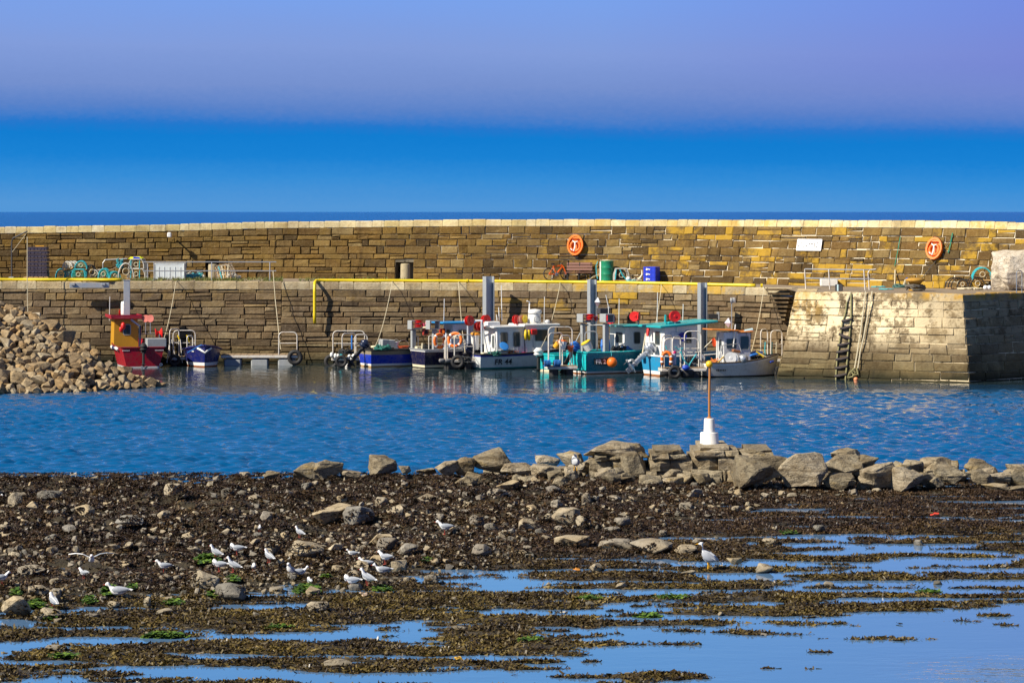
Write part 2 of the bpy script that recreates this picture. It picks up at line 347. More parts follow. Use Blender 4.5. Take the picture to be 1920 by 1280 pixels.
# ------------------------------------------------------------------ masonry walls, stone by stone
class Path:
    def __init__(s, pts, sub=1.0):
        s.p = np.array(pts, float); d = np.diff(s.p, axis=0); L = np.hypot(d[:, 0], d[:, 1]); s.u = np.concatenate([[0], np.cumsum(L)]); s.L = s.u[-1]
        n = np.stack([d[:, 1], -d[:, 0]], 1) / L[:, None]; s.n = n; m = []
        for i in range(len(s.p)):
            a = n[max(i - 1, 0)]; b = n[min(i, len(n) - 1)]; h = a + b; m.append(h / max(1e-6, h @ a))
        s.m = np.array(m)
    def xy(s, u): return np.array([np.interp(u, s.u, s.p[:, 0]), np.interp(u, s.u, s.p[:, 1])])
    def mit(s, u): return np.array([np.interp(u, s.u, s.m[:, 0]), np.interp(u, s.u, s.m[:, 1])])
    def u_of_px(s, px):
        us = np.linspace(0, s.L, 1500); q = np.array([s.xy(u) for u in us]); pp = CX + F * q[:, 0] / q[:, 1]; return float(np.interp(px, pp, us))
class Wall:
    def __init__(s, path, z0, z1, batter):         # z0, z1, batter: functions of u
        s.path, s.z0, s.z1, s.b = path, z0, z1, batter
    def P(s, u, z, out=0.0):
        q = s.path.xy(u); m = s.path.mit(u); k = out - s.b(u) * (z - s.z0(u)); return (q[0] + m[0] * k, q[1] + m[1] * k, z)
    def px(s, u, z):
        p = s.P(u, z); return CX + F * p[0] / p[1], HY + F * (CH - z) / p[1]
def stone_faces():                                   # 12 verts: back ring, outer ring, inner front ring
    fs = []
    for r in (0, 4):
        for i in range(4): j = (i + 1) % 4; fs.append((r + i, r + j, r + 4 + j, r + 4 + i))
    return fs + [(8, 9, 10, 11)]
SF = stone_faces()
def stone_verts(w, ua, ub, za, zb, proud, depth=.16, ch=.035, jit=.022, rough=.02):
    j = lambda s: random.uniform(-s, s)
    c = [(ua + j(jit), za + j(jit)), (ub + j(jit), za + j(jit)), (ub + j(jit), zb + j(jit)), (ua + j(jit), zb + j(jit))]
    cu, cz = (ua + ub) / 2, (za + zb) / 2; ch = min(ch, (ub - ua) * .22, (zb - za) * .22)
    ins = [(u + math.copysign(ch * random.uniform(.6, 1.5), cu - u), z + math.copysign(ch * random.uniform(.6, 1.5), cz - z)) for u, z in c]
    return [w.P(u, z, -depth) for u, z in c] + [w.P(u, z, proud - ch * .75 + j(rough * .4)) for u, z in c] + [w.P(u, z, proud + j(rough)) for u, z in ins]
def lay(w, courses, wid, u0, u1, holes=(), breaks=(), gap=.022, zoff=0.0):
    """rows of stones: returns (ua, ub, za, zb) boxes in wall coordinates; courses: fractions that sum to 1"""
    out = []; vb = 0.0
    for ci, h in enumerate(courses):
        va, vb = vb, vb + h; edges = [u0] + [b for b in breaks if u0 < b < u1] + [u1]
        for ea, eb in zip(edges, edges[1:]):
            u = ea
            while u < eb - 1e-6:
                d = random.uniform(*wid) * (1 + .35 * (random.random() < .15)); nxt = u + d
                if eb - nxt < wid[0] * .8: nxt = eb
                um = (u + nxt) / 2; za = w.z0(um) + (w.z1(um) - w.z0(um)) * va; zb = w.z0(um) + (w.z1(um) - w.z0(um)) * vb
                segs = [(u, nxt)]
                for (ha, hb, hza, hzb) in holes:
                    if hzb > za + .04 and hza < zb - .04:
                        ns = []
                        for (a, b) in segs:
                            if b <= ha or a >= hb: ns.append((a, b))
                            else:
                                if ha - a > .12: ns.append((a, ha))
                                if b - hb > .12: ns.append((hb, b))
                        segs = ns
                for (a, b) in segs:
                    split = random.random() < .16 and zb - za > .26
                    if split:
                        zm = za + (zb - za) * random.uniform(.4, .6); out.append((a + gap / 2, b - gap / 2, za + gap / 2, zm - gap * .3)); out.append((a + gap / 2, b - gap / 2, zm + gap * .3, zb - gap / 2))
                    else: out.append((a + gap / 2, b - gap / 2, za + gap / 2, zb - gap / 2))
                u = nxt
    return out
def core(w, u0, u1, mat, name, parent, rec=.03, holes=(), step=.8, du=()):
    us = sorted(set([round(x, 4) for x in np.arange(u0, u1, step)] + [u1] + [round(x, 4) for x in w.path.u if u0 <= x <= u1] + [h[i] for h in holes for i in (0, 1)]))
    V, Fc = [], []
    for a, b in zip(us, us[1:]):
        um = (a + b) / 2; hz = [h for h in holes if h[0] <= um <= h[1]]
        spans = [(None, None)] if not hz else [(None, hz[0][2]), (hz[0][3], None)]
        for (lo, hi) in spans:
            q = []
            for (u, top) in ((a, 0), (b, 0), (b, 1), (a, 1)):
                z = (w.z1(u) if hi is None else hi) if top else (w.z0(u) if lo is None else lo)
                q.append(w.P(u, z, -rec))
            o = len(V); V += q; Fc.append((o, o + 1, o + 2, o + 3))
        for h in hz:
            if h[0] == a or h[1] == b: pass
            d = 1.0; o = len(V)
            for u, z, dd in ((a, h[2], rec), (b, h[2], rec), (b, h[3], rec), (a, h[3], rec), (a, h[2], d), (b, h[2], d), (b, h[3], d), (a, h[3], d)): V.append(w.P(u, z, -dd))
            Fc += [(o + 4, o + 5, o + 6, o + 7), (o, o + 1, o + 5, o + 4), (o + 3, o + 7, o + 6, o + 2)]
            if a == h[0]: Fc.append((o, o + 4, o + 7, o + 3))
            if b == h[1]: Fc.append((o + 1, o + 2, o + 6, o + 5))
    m = MB(); m.v, m.f, m.mi = V, Fc, [0] * len(Fc); return m.build(name, mat, parent)
def place_stones(w, boxes, mat, parent, name, limit=290, proud=(.02, .065), pit=0.0, **k):
    def score(b):
        x, y = w.px((b[0] + b[1]) / 2, (b[2] + b[3]) / 2); inside = -4 < x < 1924
        return (inside, (b[1] - b[0]) * (b[3] - b[2]))
    order = sorted(boxes, key=score, reverse=True); rest = MB()
    for i, b in enumerate(order):
        pr = random.uniform(*proud) - (.05 if random.random() < pit else 0)
        v = stone_verts(w, *b, pr, **k)
        if i < limit and score(b)[0]:
            m = MB(); m.v, m.f, m.mi = v, SF, [0] * len(SF); m.build(name, mat, parent)
        else: rest.v += v; rest.f += [tuple(q + len(rest.v) - 12 for q in f) for f in SF]; rest.mi += [0] * len(SF)
    if rest.v: tag(rest.build('further_' + name, mat, parent), kind='stuff')
def coping(w, u0, u1, h, wid, mat, parent, name, proud=.05, deep=.8, limit=290, tops=0.0, breaks=()):
    """blocks laid on top of the wall, each a bevelled box following the path"""
    edges = [u0] + [b for b in breaks if u0 < b < u1] + [u1]; rest = MB(); k = 0
    for ea, eb in zip(edges, edges[1:]):
        u = ea
        while u < eb - 1e-6:
            nx = u + random.uniform(*wid)
            if eb - nx < wid[0] * .8: nx = eb
            a, b = u + .008, nx - .008; zt = random.uniform(-.02, .02) + tops; z = w.z1((a + b) / 2); c = .045; j = lambda s: random.uniform(-s, s)
            V = []
            for (ins, dz, po) in ((0, 0.004, 0), (0, h - c + zt, 0), (c, h + zt, -c)):
                for (uu, side) in ((a + ins, 0), (b - ins, 0), (b - ins, 1), (a + ins, 1)):
                    V.append(w.P(uu, z + dz, (proud + po + j(.012)) if side == 0 else -deep - po))
            f = [(0, 1, 5, 4), (1, 2, 6, 5), (2, 3, 7, 6), (3, 0, 4, 7), (4, 5, 9, 8), (5, 6, 10, 9), (6, 7, 11, 10), (7, 4, 8, 11), (8, 9, 10, 11)]
            x, _ = w.px((a + b) / 2, z)
            if -10 < x < 1930 and k < limit:
                m = MB(); m.v, m.f, m.mi = V, f, [0] * len(f); m.build(name, mat, parent); k += 1
            else: rest.add(V, f)
            u = nx
    if rest.v: tag(rest.build('further_' + name, mat, parent), kind='stuff')
def smooth_path(tab, n=70):
    xs = [a for a, _ in tab]; ys = [b for _, b in tab]; px = np.linspace(xs[0], xs[-1], n); Y = np.interp(px, xs, ys)
    for _ in range(6): Y[1:-1] = (Y[:-2] + 2 * Y[1:-1] + Y[2:]) / 4
    return [(Xof(a, b), b) for a, b in zip(px, Y)]
def courses(n, lo=.75, hi=1.3):
    c = [random.uniform(lo, hi) for _ in range(n)]; t = sum(c); return [q / t for q in c]

DECK = [(-400, 4.28), (527, 4.27), (1200, 4.22), (1430, 4.17), (1500, 4.13), (2300, 4.12)]
def deck_z(px): return lerp_tab(DECK, px)
# --- the high sea wall (parapet) at the back of the quay
para_tab = [(-330, 162.5), (0, 161.5), (527, 161), (1000, 158.5), (1200, 156.3), (1350, 153.6), (1500, 150.5), (1700, 146.5), (1920, 142.5), (2250, 137)]
PP = Path(smooth_path(para_tab)); pu = lambda px: PP.u_of_px(px)
_pux = np.linspace(0, PP.L, 400); _ppx = np.array([CX + F * PP.xy(u)[0] / PP.xy(u)[1] for u in _pux]); p_px = lambda u: float(np.interp(u, _pux, _ppx))
TOPROW = [(-330, 426), (0, 425.5), (300, 421.5), (500, 416), (700, 413.5), (900, 411.5), (1300, 412), (1600, 413.2), (1800, 414.5), (1920, 418), (2250, 424)]
COPH = .36
def para_b(u): return lerp_tab([(-330, .08), (850, .08), (1400, .26), (2250, .30)], p_px(u))
def para_top(u):
    px = p_px(u); Y = PP.xy(u)[1] + .3; return Zof(lerp_tab(TOPROW, px), Y) - COPH
W_PARA = Wall(PP, lambda u: deck_z(p_px(u)) - .05, para_top, para_b)
parapet = empty('sea_wall', (0, 158, 4.2), label='high weathered stone sea wall topped with pale coping along the back of the quay', cat='wall')
parapet.location = (0, 0, 0)
h1 = (pu(741), pu(775), W_PARA.z0(pu(741)), Zof(491, 160.6)); h2 = (pu(386), pu(410), W_PARA.z0(pu(386)), Zof(492, 161.2))
core(W_PARA, 0, PP.L, M_JPARA, 'mortar', parapet, .022, (h1, h2), .9)
place_stones(W_PARA, lay(W_PARA, courses(8, .65, 1.35), (.36, 1.3), 0, PP.L, (h1, h2), gap=.032), M_PARA, parapet, 'stone', 290, (.012, .075))
coping(W_PARA, 0, PP.L, COPH, (.5, .95), M_PCOP, parapet, 'coping_stone', .05, .9)
# --- the inner quay wall: two lengths that meet at a small step
def q_b(u): return .07
def quay(name, tab, label, n, hz, limit):
    P_ = Path(smooth_path(tab)); us = np.linspace(0, P_.L, 300); pxs = np.array([CX + F * P_.xy(u)[0] / P_.xy(u)[1] for u in us])
    f = lambda u: float(np.interp(u, us, pxs))
    w = Wall(P_, lambda u: -.3, lambda u: deck_z(f(u)) - .40, q_b)
    o = empty(name, (0, 0, 0), label=label, cat='wall')
    core(w, 0, P_.L, M_JQUAY, 'mortar', o, .075, (), .9)
    place_stones(w, lay(w, courses(n, .62, 1.42), (.42, 1.65), 0, P_.L, gap=.034), M_QUAY, o, 'stone', limit, (.0, .075))
    coping(w, 0, P_.L, .40, (.75, 1.5), M_QCOP, o, 'coping_stone', .05, .9)
    return w
quay_l = [(-330, 152.9), (0, 152.8), (528, 152.4)]
quay_r = [(526.5, 152.0), (900, 151.2), (1200, 148.3), (1430, 144.6), (1475, 143.9), (1530, 143.4)]
W_QL = quay('quay_wall', quay_l, 'grey brown masonry quay wall at the left end behind the red boat', 13, 0, 230)
W_QR = quay('quay_wall', quay_r, 'long masonry quay wall behind the moored boats with the steel piles', 13, 0, 290)
# --- the pier head with its battered, lime-bleached face
c0 = np.array([Xof(1462, 145.5), 145.5]); c1 = np.array([Xof(1455, 138.5), 138.5]); c2 = np.array([Xof(1818, 134.2), 134.2])
c3 = c2 + 11 * np.array([math.cos(R(42)), math.sin(R(42))])
PH = Path([c0, c1, c2, c3]); W_PIER = Wall(PH, lambda u: -.3, lambda u: 4.12 - .38, lambda u: .22)
pier = empty('stone_pier', (0, 0, 0), label='battered stone pier head with bleached upper courses and a dark shaded right face', cat='pier')
core(W_PIER, 0, PH.L, M_JPIER, 'mortar', pier, .014, (), 1.2)
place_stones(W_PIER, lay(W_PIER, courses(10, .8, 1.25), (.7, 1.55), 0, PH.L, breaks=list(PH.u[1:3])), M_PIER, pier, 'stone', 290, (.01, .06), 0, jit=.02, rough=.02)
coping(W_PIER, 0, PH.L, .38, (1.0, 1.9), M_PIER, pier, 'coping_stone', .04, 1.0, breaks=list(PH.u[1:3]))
# --- quay deck
g = G('quay_deck'); n1 = g.noise(.9, 5, .65); n2 = g.noise(7, 4, .6)
dc = g.mix(g.rng(n1, .35, .7), (.30, .235, .165, 1), (.17, .13, .09, 1)); dc = g.mix(g.rng(n2, .5, .75, 0, .6), dc, (.12, .10, .07, 1))
g.bump(n2, .02); M_DECK = g.fin(dc, .9)
fr, bk = [], []
def front_pt(px):
    if px <= 527: tab = quay_l
    elif px <= 1470: tab = quay_r
    else: tab = None
    if tab: Y = np.interp(px, [a for a, _ in tab], [b for _, b in tab]) + .45; return (Xof(px, Y), Y)
    # pier top edge: intersect the view column with the pier's coping line
    for i in (1, 2):
        a, b = [np.array(W_PIER.P(PH.u[k], 4.1)[:2]) for k in (i, i + 1)]; t = np.array([(px - CX) / F, 1.0]); A = np.array([[t[0], -(b - a)[0]], [t[1], -(b - a)[1]]])
        try: s = np.linalg.solve(A, a)
        except Exception: continue
        if -.01 <= s[1] <= 1.01: Y = s[0] + .35; return (Xof(px, Y), Y)
    return (Xof(px, 141), 141)
m = MB(); pxs = list(np.arange(-330, 1471, 40)) + [1470, 1494] + list(np.arange(1500, 2160, 20)); prev = None
for px in pxs:
    f = front_pt(px); Yb = lerp_tab(para_tab, px) + .6; z = deck_z(px) - .02; i = len(m.v)
    m.v += [(f[0], f[1], z), (Xof(px, Yb), Yb, z)]
    if i: m.f.append((i - 2, i, i + 1, i - 1)); m.mi.append(0)
tag(m.build('quay_pavement', M_DECK), kind='structure')
# --- sea bed so the water has a floor
gs = G('sea_bed'); M_BED = gs.fin((.02, .022, .018, 1), .9)
sheet('sea_bed', -9000, 9000, -50, 29000, -4.0, M_BED)
# ------------------------------------------------------------------ rocks
def rock_mesh(name, seed, npts=16, bev=.05, sub=0, rough=.05, squash=(1, 1, 1), box=.5):
    import bmesh
    from mathutils import noise
    r = random.Random(seed); bm = bmesh.new()
    for _ in range(npts):
        d = Vector((r.gauss(0, 1), r.gauss(0, 1), r.gauss(0, 1))).normalized(); k = max(abs(c) for c in d); d = d * ((1 - box) + box / k) * r.uniform(.82, 1.0)
        bm.verts.new((d.x * squash[0], d.y * squash[1], d.z * squash[2]))
    res = bmesh.ops.convex_hull(bm, input=bm.verts)
    bmesh.ops.delete(bm, geom=[v for v in bm.verts if not v.link_faces], context='VERTS')
    bmesh.ops.dissolve_limit(bm, angle_limit=R(14), verts=bm.verts, edges=bm.edges)
    if bev: bmesh.ops.bevel(bm, geom=bm.edges[:], offset=bev, segments=1, affect='EDGES', profile=.6)
    bmesh.ops.triangulate(bm, faces=bm.faces)
    if sub: bmesh.ops.subdivide_edges(bm, edges=bm.edges[:], cuts=sub, use_grid_fill=True)
    off = Vector((r.uniform(0, 50), r.uniform(0, 50), r.uniform(0, 50)))
    for v in bm.verts:
        p = v.co; v.co = p * (1 + rough * 1.5 * noise.noise(p * 1.9 + off) + rough * .9 * noise.noise(p * 5 + off) + (rough * .8 * noise.noise(Vector((p.x * 2, p.y * 2, p.z * 14)) + off) if sub > 1 else 0))
    lo = min(v.co.z for v in bm.verts); hi = max(v.co.z for v in bm.verts); ex = max(abs(v.co.x) for v in bm.verts); ey = max(abs(v.co.y) for v in bm.verts)
    for v in bm.verts: v.co = Vector((v.co.x / ex * .5, v.co.y / ey * .5, (v.co.z - lo) / (hi - lo)))    # unit footprint, unit height
    me = bpy.data.meshes.new(name); bm.to_mesh(me); bm.free(); return me
def rock_mat(name, tints, weed=0.0, bump=.05, barn=0.0, bands=False):
    g = G(name); r = g.rand(); col = g.ramp(r, [(i / (len(tints) - 1), t) for i, t in enumerate(tints)])
    n1 = g.noise(2.5, 6, .68); n2 = g.noise(11, 5, .7, stretch=(.7, .7, 1.6)); n3 = g.noise(30, 2, .6)
    col = g.mix(g.rng(n1, .38, .68, 0, .7), col, g.mix(1.0, col, (.55, .46, .34, 1), 'MULTIPLY'))
    col = g.mix(g.rng(n2, .5, .74, 0, .65), col, g.mix(1.0, col, (.36, .32, .27, 1), 'MULTIPLY'))
    col = g.mix(g.rng(n2, .24, .42, .5, 0), col, g.mix(.5, col, (.58, .53, .44, 1)))
    ck = g.math('ABSOLUTE', g.math('SUBTRACT', g.noise(1.5, 4, .6, stretch=(1, 1, 1.7)), .5)); col = g.mix(g.rng(ck, .0, .014, .8, 0), col, (.03, .024, .016, 1))
    if bands:
        b = g.noise(1.0, 4, .6, stretch=(.5, .5, 7)); col = g.mix(g.rng(b, .5, .62, 0, .55), col, g.mix(1.0, col, (.40, .33, .24, 1), 'MULTIPLY'))
        yl = g.rng(g.noise(1.3, 4, .7, stretch=(.6, .6, 2)), .58, .72, 0, .55); col = g.mix(yl, col, (.34, .23, .06, 1))
    if barn: col = g.mix(g.math('MULTIPLY', g.rng(n3, .68, .74, 0, 1), barn), col, (.62, .52, .30, 1))
    if weed:
        z = g.axis(2); k = g.math('MULTIPLY', g.rng(g.math('ADD', z, g.math('MULTIPLY', n1, .5)), .22, .42, 1, 0), weed); col = g.mix(k, col, (.045, .035, .012, 1))
    g.bump(g.math('ADD', n1, g.math('MULTIPLY', n2, .55)), bump, 1.0)
    return g.fin(col, .85, 0, .3)
T_BRK = [(.36, .27, .155), (.27, .20, .12), (.42, .34, .22), (.30, .21, .11), (.37, .245, .115), (.22, .175, .12), (.46, .39, .27)]
T_SHO = [(.33, .29, .215), (.45, .39, .28), (.22, .20, .17), (.36, .315, .235), (.48, .39, .245), (.26, .25, .225), (.16, .15, .125), (.39, .355, .295)]
T_BAR = [(.26, .22, .15), (.36, .31, .215), (.21, .18, .125), (.31, .255, .165), (.42, .365, .27), (.24, .20, .13)]
M_BRK = rock_mat('breakwater_rock', T_BRK, bump=.05)
M_SHO = rock_mat('shore_rock', T_SHO, weed=.6, bump=.04)
M_BAR = rock_mat('barrier_rock', T_BAR, weed=.6, bump=.09, barn=.7, bands=True)
ANG = [rock_mesh('boulder', 100 + i, 13 + i % 5, .05, 0, .05, (1, .8, .75), .55) for i in range(16)]
RND = [rock_mesh('shore_stone', 300 + i, 16 + i % 6, .10, 1, .06, (1, .9, .8), .35) for i in range(12)]
BIG = [rock_mesh('barrier_rock', 500 + i, 13 + i % 5, .05, 3, .055, (1, .85, .8), .6) for i in range(12)]
PEB = [rock_mesh('pebble', 700 + i, 10, 0, 0, .05) for i in range(6)]
def with_mat(lst, m):
    for me in lst: me.materials.clear(); me.materials.append(m)
ANS = [me.copy() for me in ANG]; with_mat(ANS, M_SHO); with_mat(ANG, M_BRK); with_mat(RND, M_SHO); with_mat(BIG, M_BAR); with_mat(PEB, M_SHO)
def rock(name, me, loc, size, rot=(0, 0, 0), label=None, cat='rock', group=None):
    o = link(name, me); o.location = loc; o.scale = size; o.rotation_euler = rot; return tag(o, label, cat, group)

# --- rubble breakwater on the left, boulder by boulder
crest = [(-260, 548), (-120, 556), (0, 566), (33, 578), (69, 590), (105, 611), (131, 630), (164, 652), (205, 681), (230, 694), (269, 706), (290, 715), (312, 724)]
foot = [(-260, 746), (0, 738), (150, 735), (240, 729), (312, 724)]
def mound_pt(px, s):
    yb = lerp_tab(foot, px); Y0 = Yof(yb, 0.0); top = lerp_tab(crest, px); frac = max(.03, (yb - top) / 170.0)
    Y1 = Y0 + 9.0 * frac; Z1 = max(.05, Zof(top, Y1)); ss = s; Y = Y0 + (Y1 - Y0) * ss; Z = Z1 * (ss ** .9); return Y, Z
m = MB(); nx_, ns_ = 40, 10                                    # the packed rubble under the boulders
for i in range(nx_ + 1):
    px = -260 + 570 * i / nx_
    for j in range(ns_ + 2):
        if j <= ns_: Y, Z = mound_pt(px, j / ns_); Z = max(-.3, Z - .42)
        else: Y, Z = mound_pt(px, 1.0); Y += 5; Z = -.5
        m.v.append((Xof(px, Y), Y, Z))
for i in range(nx_):
    for j in range(ns_ + 1): a = i * (ns_ + 2) + j; m.f.append((a, a + ns_ + 2, a + ns_ + 3, a + 1)); m.mi.append(0)
gk = G('packed_rubble'); tag(m.build('rubble_bank', gk.fin(gk.mix(gk.rng(gk.noise(2.0, 4), .4, .6), (.05, .038, .024, 1), (.10, .078, .05, 1)), .95)), kind='structure')
pts = []; tries = 0
while len(pts) < 285 and tries < 60000:
    tries += 1; px = random.uniform(-55, 311); s = random.random() ** 1.15; Y, Z = mound_pt(px, s); py = HY + F * (CH - Z) / Y
    big = random.random(); rad = (.17 + .33 * big ** 2.0) * (1 if px < 230 else .8); rp = rad * F / Y
    if all(((px - q[0]) / (rp + q[2])) ** 2 + ((py - q[1]) / (.60 * (rp + q[2]))) ** 2 > .52 for q in pts): pts.append((px, py, rp, Y, Z, rad))
ORD = ['first', 'second', 'third', 'fourth', 'fifth', 'sixth', 'seventh', 'eighth', 'ninth', 'tenth', 'eleventh', 'twelfth', 'thirteenth', 'fourteenth', 'fifteenth', 'sixteenth', 'seventeenth', 'eighteenth']
mound_s = lambda q: (lerp_tab(foot, q[0]) - q[1]) / max(20.0, lerp_tab(foot, q[0]) - lerp_tab(crest, q[0]))
low = sorted([q for q in pts if mound_s(q) < .16 and 0 < q[0] and q[2] > 9], key=lambda q: -q[0])[:18]; top_ = sorted([q for q in pts if mound_s(q) > .84 and 0 < q[0] < 250 and q[2] > 8], key=lambda q: q[0])[:18]
for k, q in enumerate(sorted(pts, key=lambda q: -q[2])):
    px, py, rp, Y, Z, rad = q; me = ANG[k % len(ANG)]; w = rad * 2.3 * random.uniform(.9, 1.25); h = rad * 1.75 * random.uniform(.8, 1.2); d = rad * 2.3; f = mound_s(q); gr = 'boulders of the rubble breakwater'
    if q in low: lab = 'boulder at the waterline of the rubble breakwater, %s from its tip' % ORD[low.index(q)]
    elif q in top_: lab = 'boulder on the crest of the rubble breakwater, %s from the left edge' % ORD[top_.index(q)]
    elif f < .35: lab, gr = 'brown boulder low on the slope of the rubble breakwater near the water', 'boulders low on the breakwater'
    elif f > .70: lab, gr = 'pale angular boulder high on the slope of the rubble breakwater', 'boulders high on the breakwater'
    else: lab, gr = 'brown angular boulder halfway up the rubble breakwater beside the red boat', 'boulders halfway up the breakwater'
    rock('boulder', me, (Xof(px, Y), Y, Z - h * .55), (w, d, h), (random.uniform(-.7, .7), random.uniform(-.7, .7), random.uniform(0, 6.28)), lab, 'boulder', gr)
# --- the concrete slab sticking out at the top of the breakwater
mb = MB(); mb.box((0, 0, 0), (1.3, .8, .16), bev=.03)
slab = mb.build('concrete_slab', paint('pale_concrete', (.50, .42, .30), .9, .4)); p = (Xof(50, 137), 137, Zof(592, 137)); slab.location = p; slab.rotation_euler = (.1, -.06, .15)
tag(slab, 'flat pale concrete slab lying on top of the rubble breakwater', 'slab')

# --- shore ground: weedy bank on the left and centre, drowned on the right
bank_edge = [(-400, 1150), (0, 1150), (600, 1122), (900, 1075), (1100, 1030), (1300, 985), (1500, 945), (1750, 925), (2300, 905)]
def bank_val(X, Y):                                         # >0 on the bank, <0 in the pools, in units of metres of cover
    px = CX + F * X / Y; py = HY + F * CH / Y
    e = np.interp(px, [a for a, _ in bank_edge], [b for _, b in bank_edge]); d = (e - py)     # px above the edge = on the bank
    pxs_ = np.clip(px, -400, 2300)
    t = np.clip(-d / (260.0 - .045 * pxs_), 0, 1.9); cov = np.where(d > 0, .60 + np.minimum(d / 110.0, 1) * .4, .60 - .05 * t - .165 * t * t)
    return cov
def cover(X, Y):
    c = bank_val(X, Y); n = vnoise(X * .40 + 40, Y * 1.45 + 10, 5, 6); n2 = vnoise(X * .10, Y * .22, 8, 2)
    n = (n - .5) * 1.55 + .5 + (n2 - .5) * .50 + (vnoise(X * 2.1 + 7, Y * 3.6, 15, 3) - .5) * .34
    return c - n                                           # >0: weed
gx = np.arange(-24, 24.01, .16); gy = np.arange(42, 91.01, .16); GX, GY = np.meshgrid(gx, gy)
def ground_z(X, Y):
    c = cover(X, Y); px = CX + F * X / Y; bank = np.clip((bank_val(X, Y) - .60) / .4, 0, 1)
    lumps = (vnoise(X * 1.5, Y * 1.2, 3, 4) - .45)
    z = np.clip(c, -.25, .30) * .16 + bank * (.10 + .62 * np.clip(lumps, -.12, .6)) * np.clip((86.5 - Y) / 2.5, .12, 1) - .012
    far = np.clip((Y - 83.5) / 4.0, 0, 1) * np.clip((620 - px) / 200, 0, 1) + np.clip((Y - 85.6) / 1.2, 0, 1); return z - far * .45
GZ = ground_z(GX, GY); nx_ = len(gx); i = np.arange(len(gy) - 1)[:, None] * nx_ + np.arange(nx_ - 1)[None]
gg = G('shore_ground'); n1 = gg.noise(3.0, 5, .7); n2 = gg.noise(22, 4, .7)
cg = gg.ramp(n1, [(.30, (.016, .012, .006)), (.5, (.045, .033, .014)), (.68, (.10, .075, .035)), (.8, (.17, .135, .075))])
cg = gg.mix(gg.rng(n2, .4, .7, 0, .7), cg, (.02, .014, .006, 1)); gg.bump(n2, .06)
shore = np_mesh('shore', np.stack([GX, GY, GZ], -1).reshape(-1, 3), np.stack([i, i + 1, i + nx_ + 1, i + nx_], -1).reshape(-1, 4), gg.fin(cg, .8), smooth=True)
tag(shore, kind='structure')
BV = bank_val(GX, GY)
def look(T, x, y):
    fx = min(max((x - gx[0]) / .16, 0), len(gx) - 1.001); fy = min(max((y - gy[0]) / .16, 0), len(gy) - 1.001); i, j = int(fx), int(fy); a, b = fx - i, fy - j
    return float((T[j, i] * (1 - a) + T[j, i + 1] * a) * (1 - b) + (T[j + 1, i] * (1 - a) + T[j + 1, i + 1] * a) * b)
gz1 = lambda x, y: look(GZ, x, y)
bv1 = lambda x, y: look(BV, x, y)
def foot_at(px, py):                                        # where a pixel's ray meets the shore
    z = 0.0
    for _ in range(5):
        p = at(px, py, z); z = max(0.0, gz1(p.x, p.y))
    return at(px, py, z)
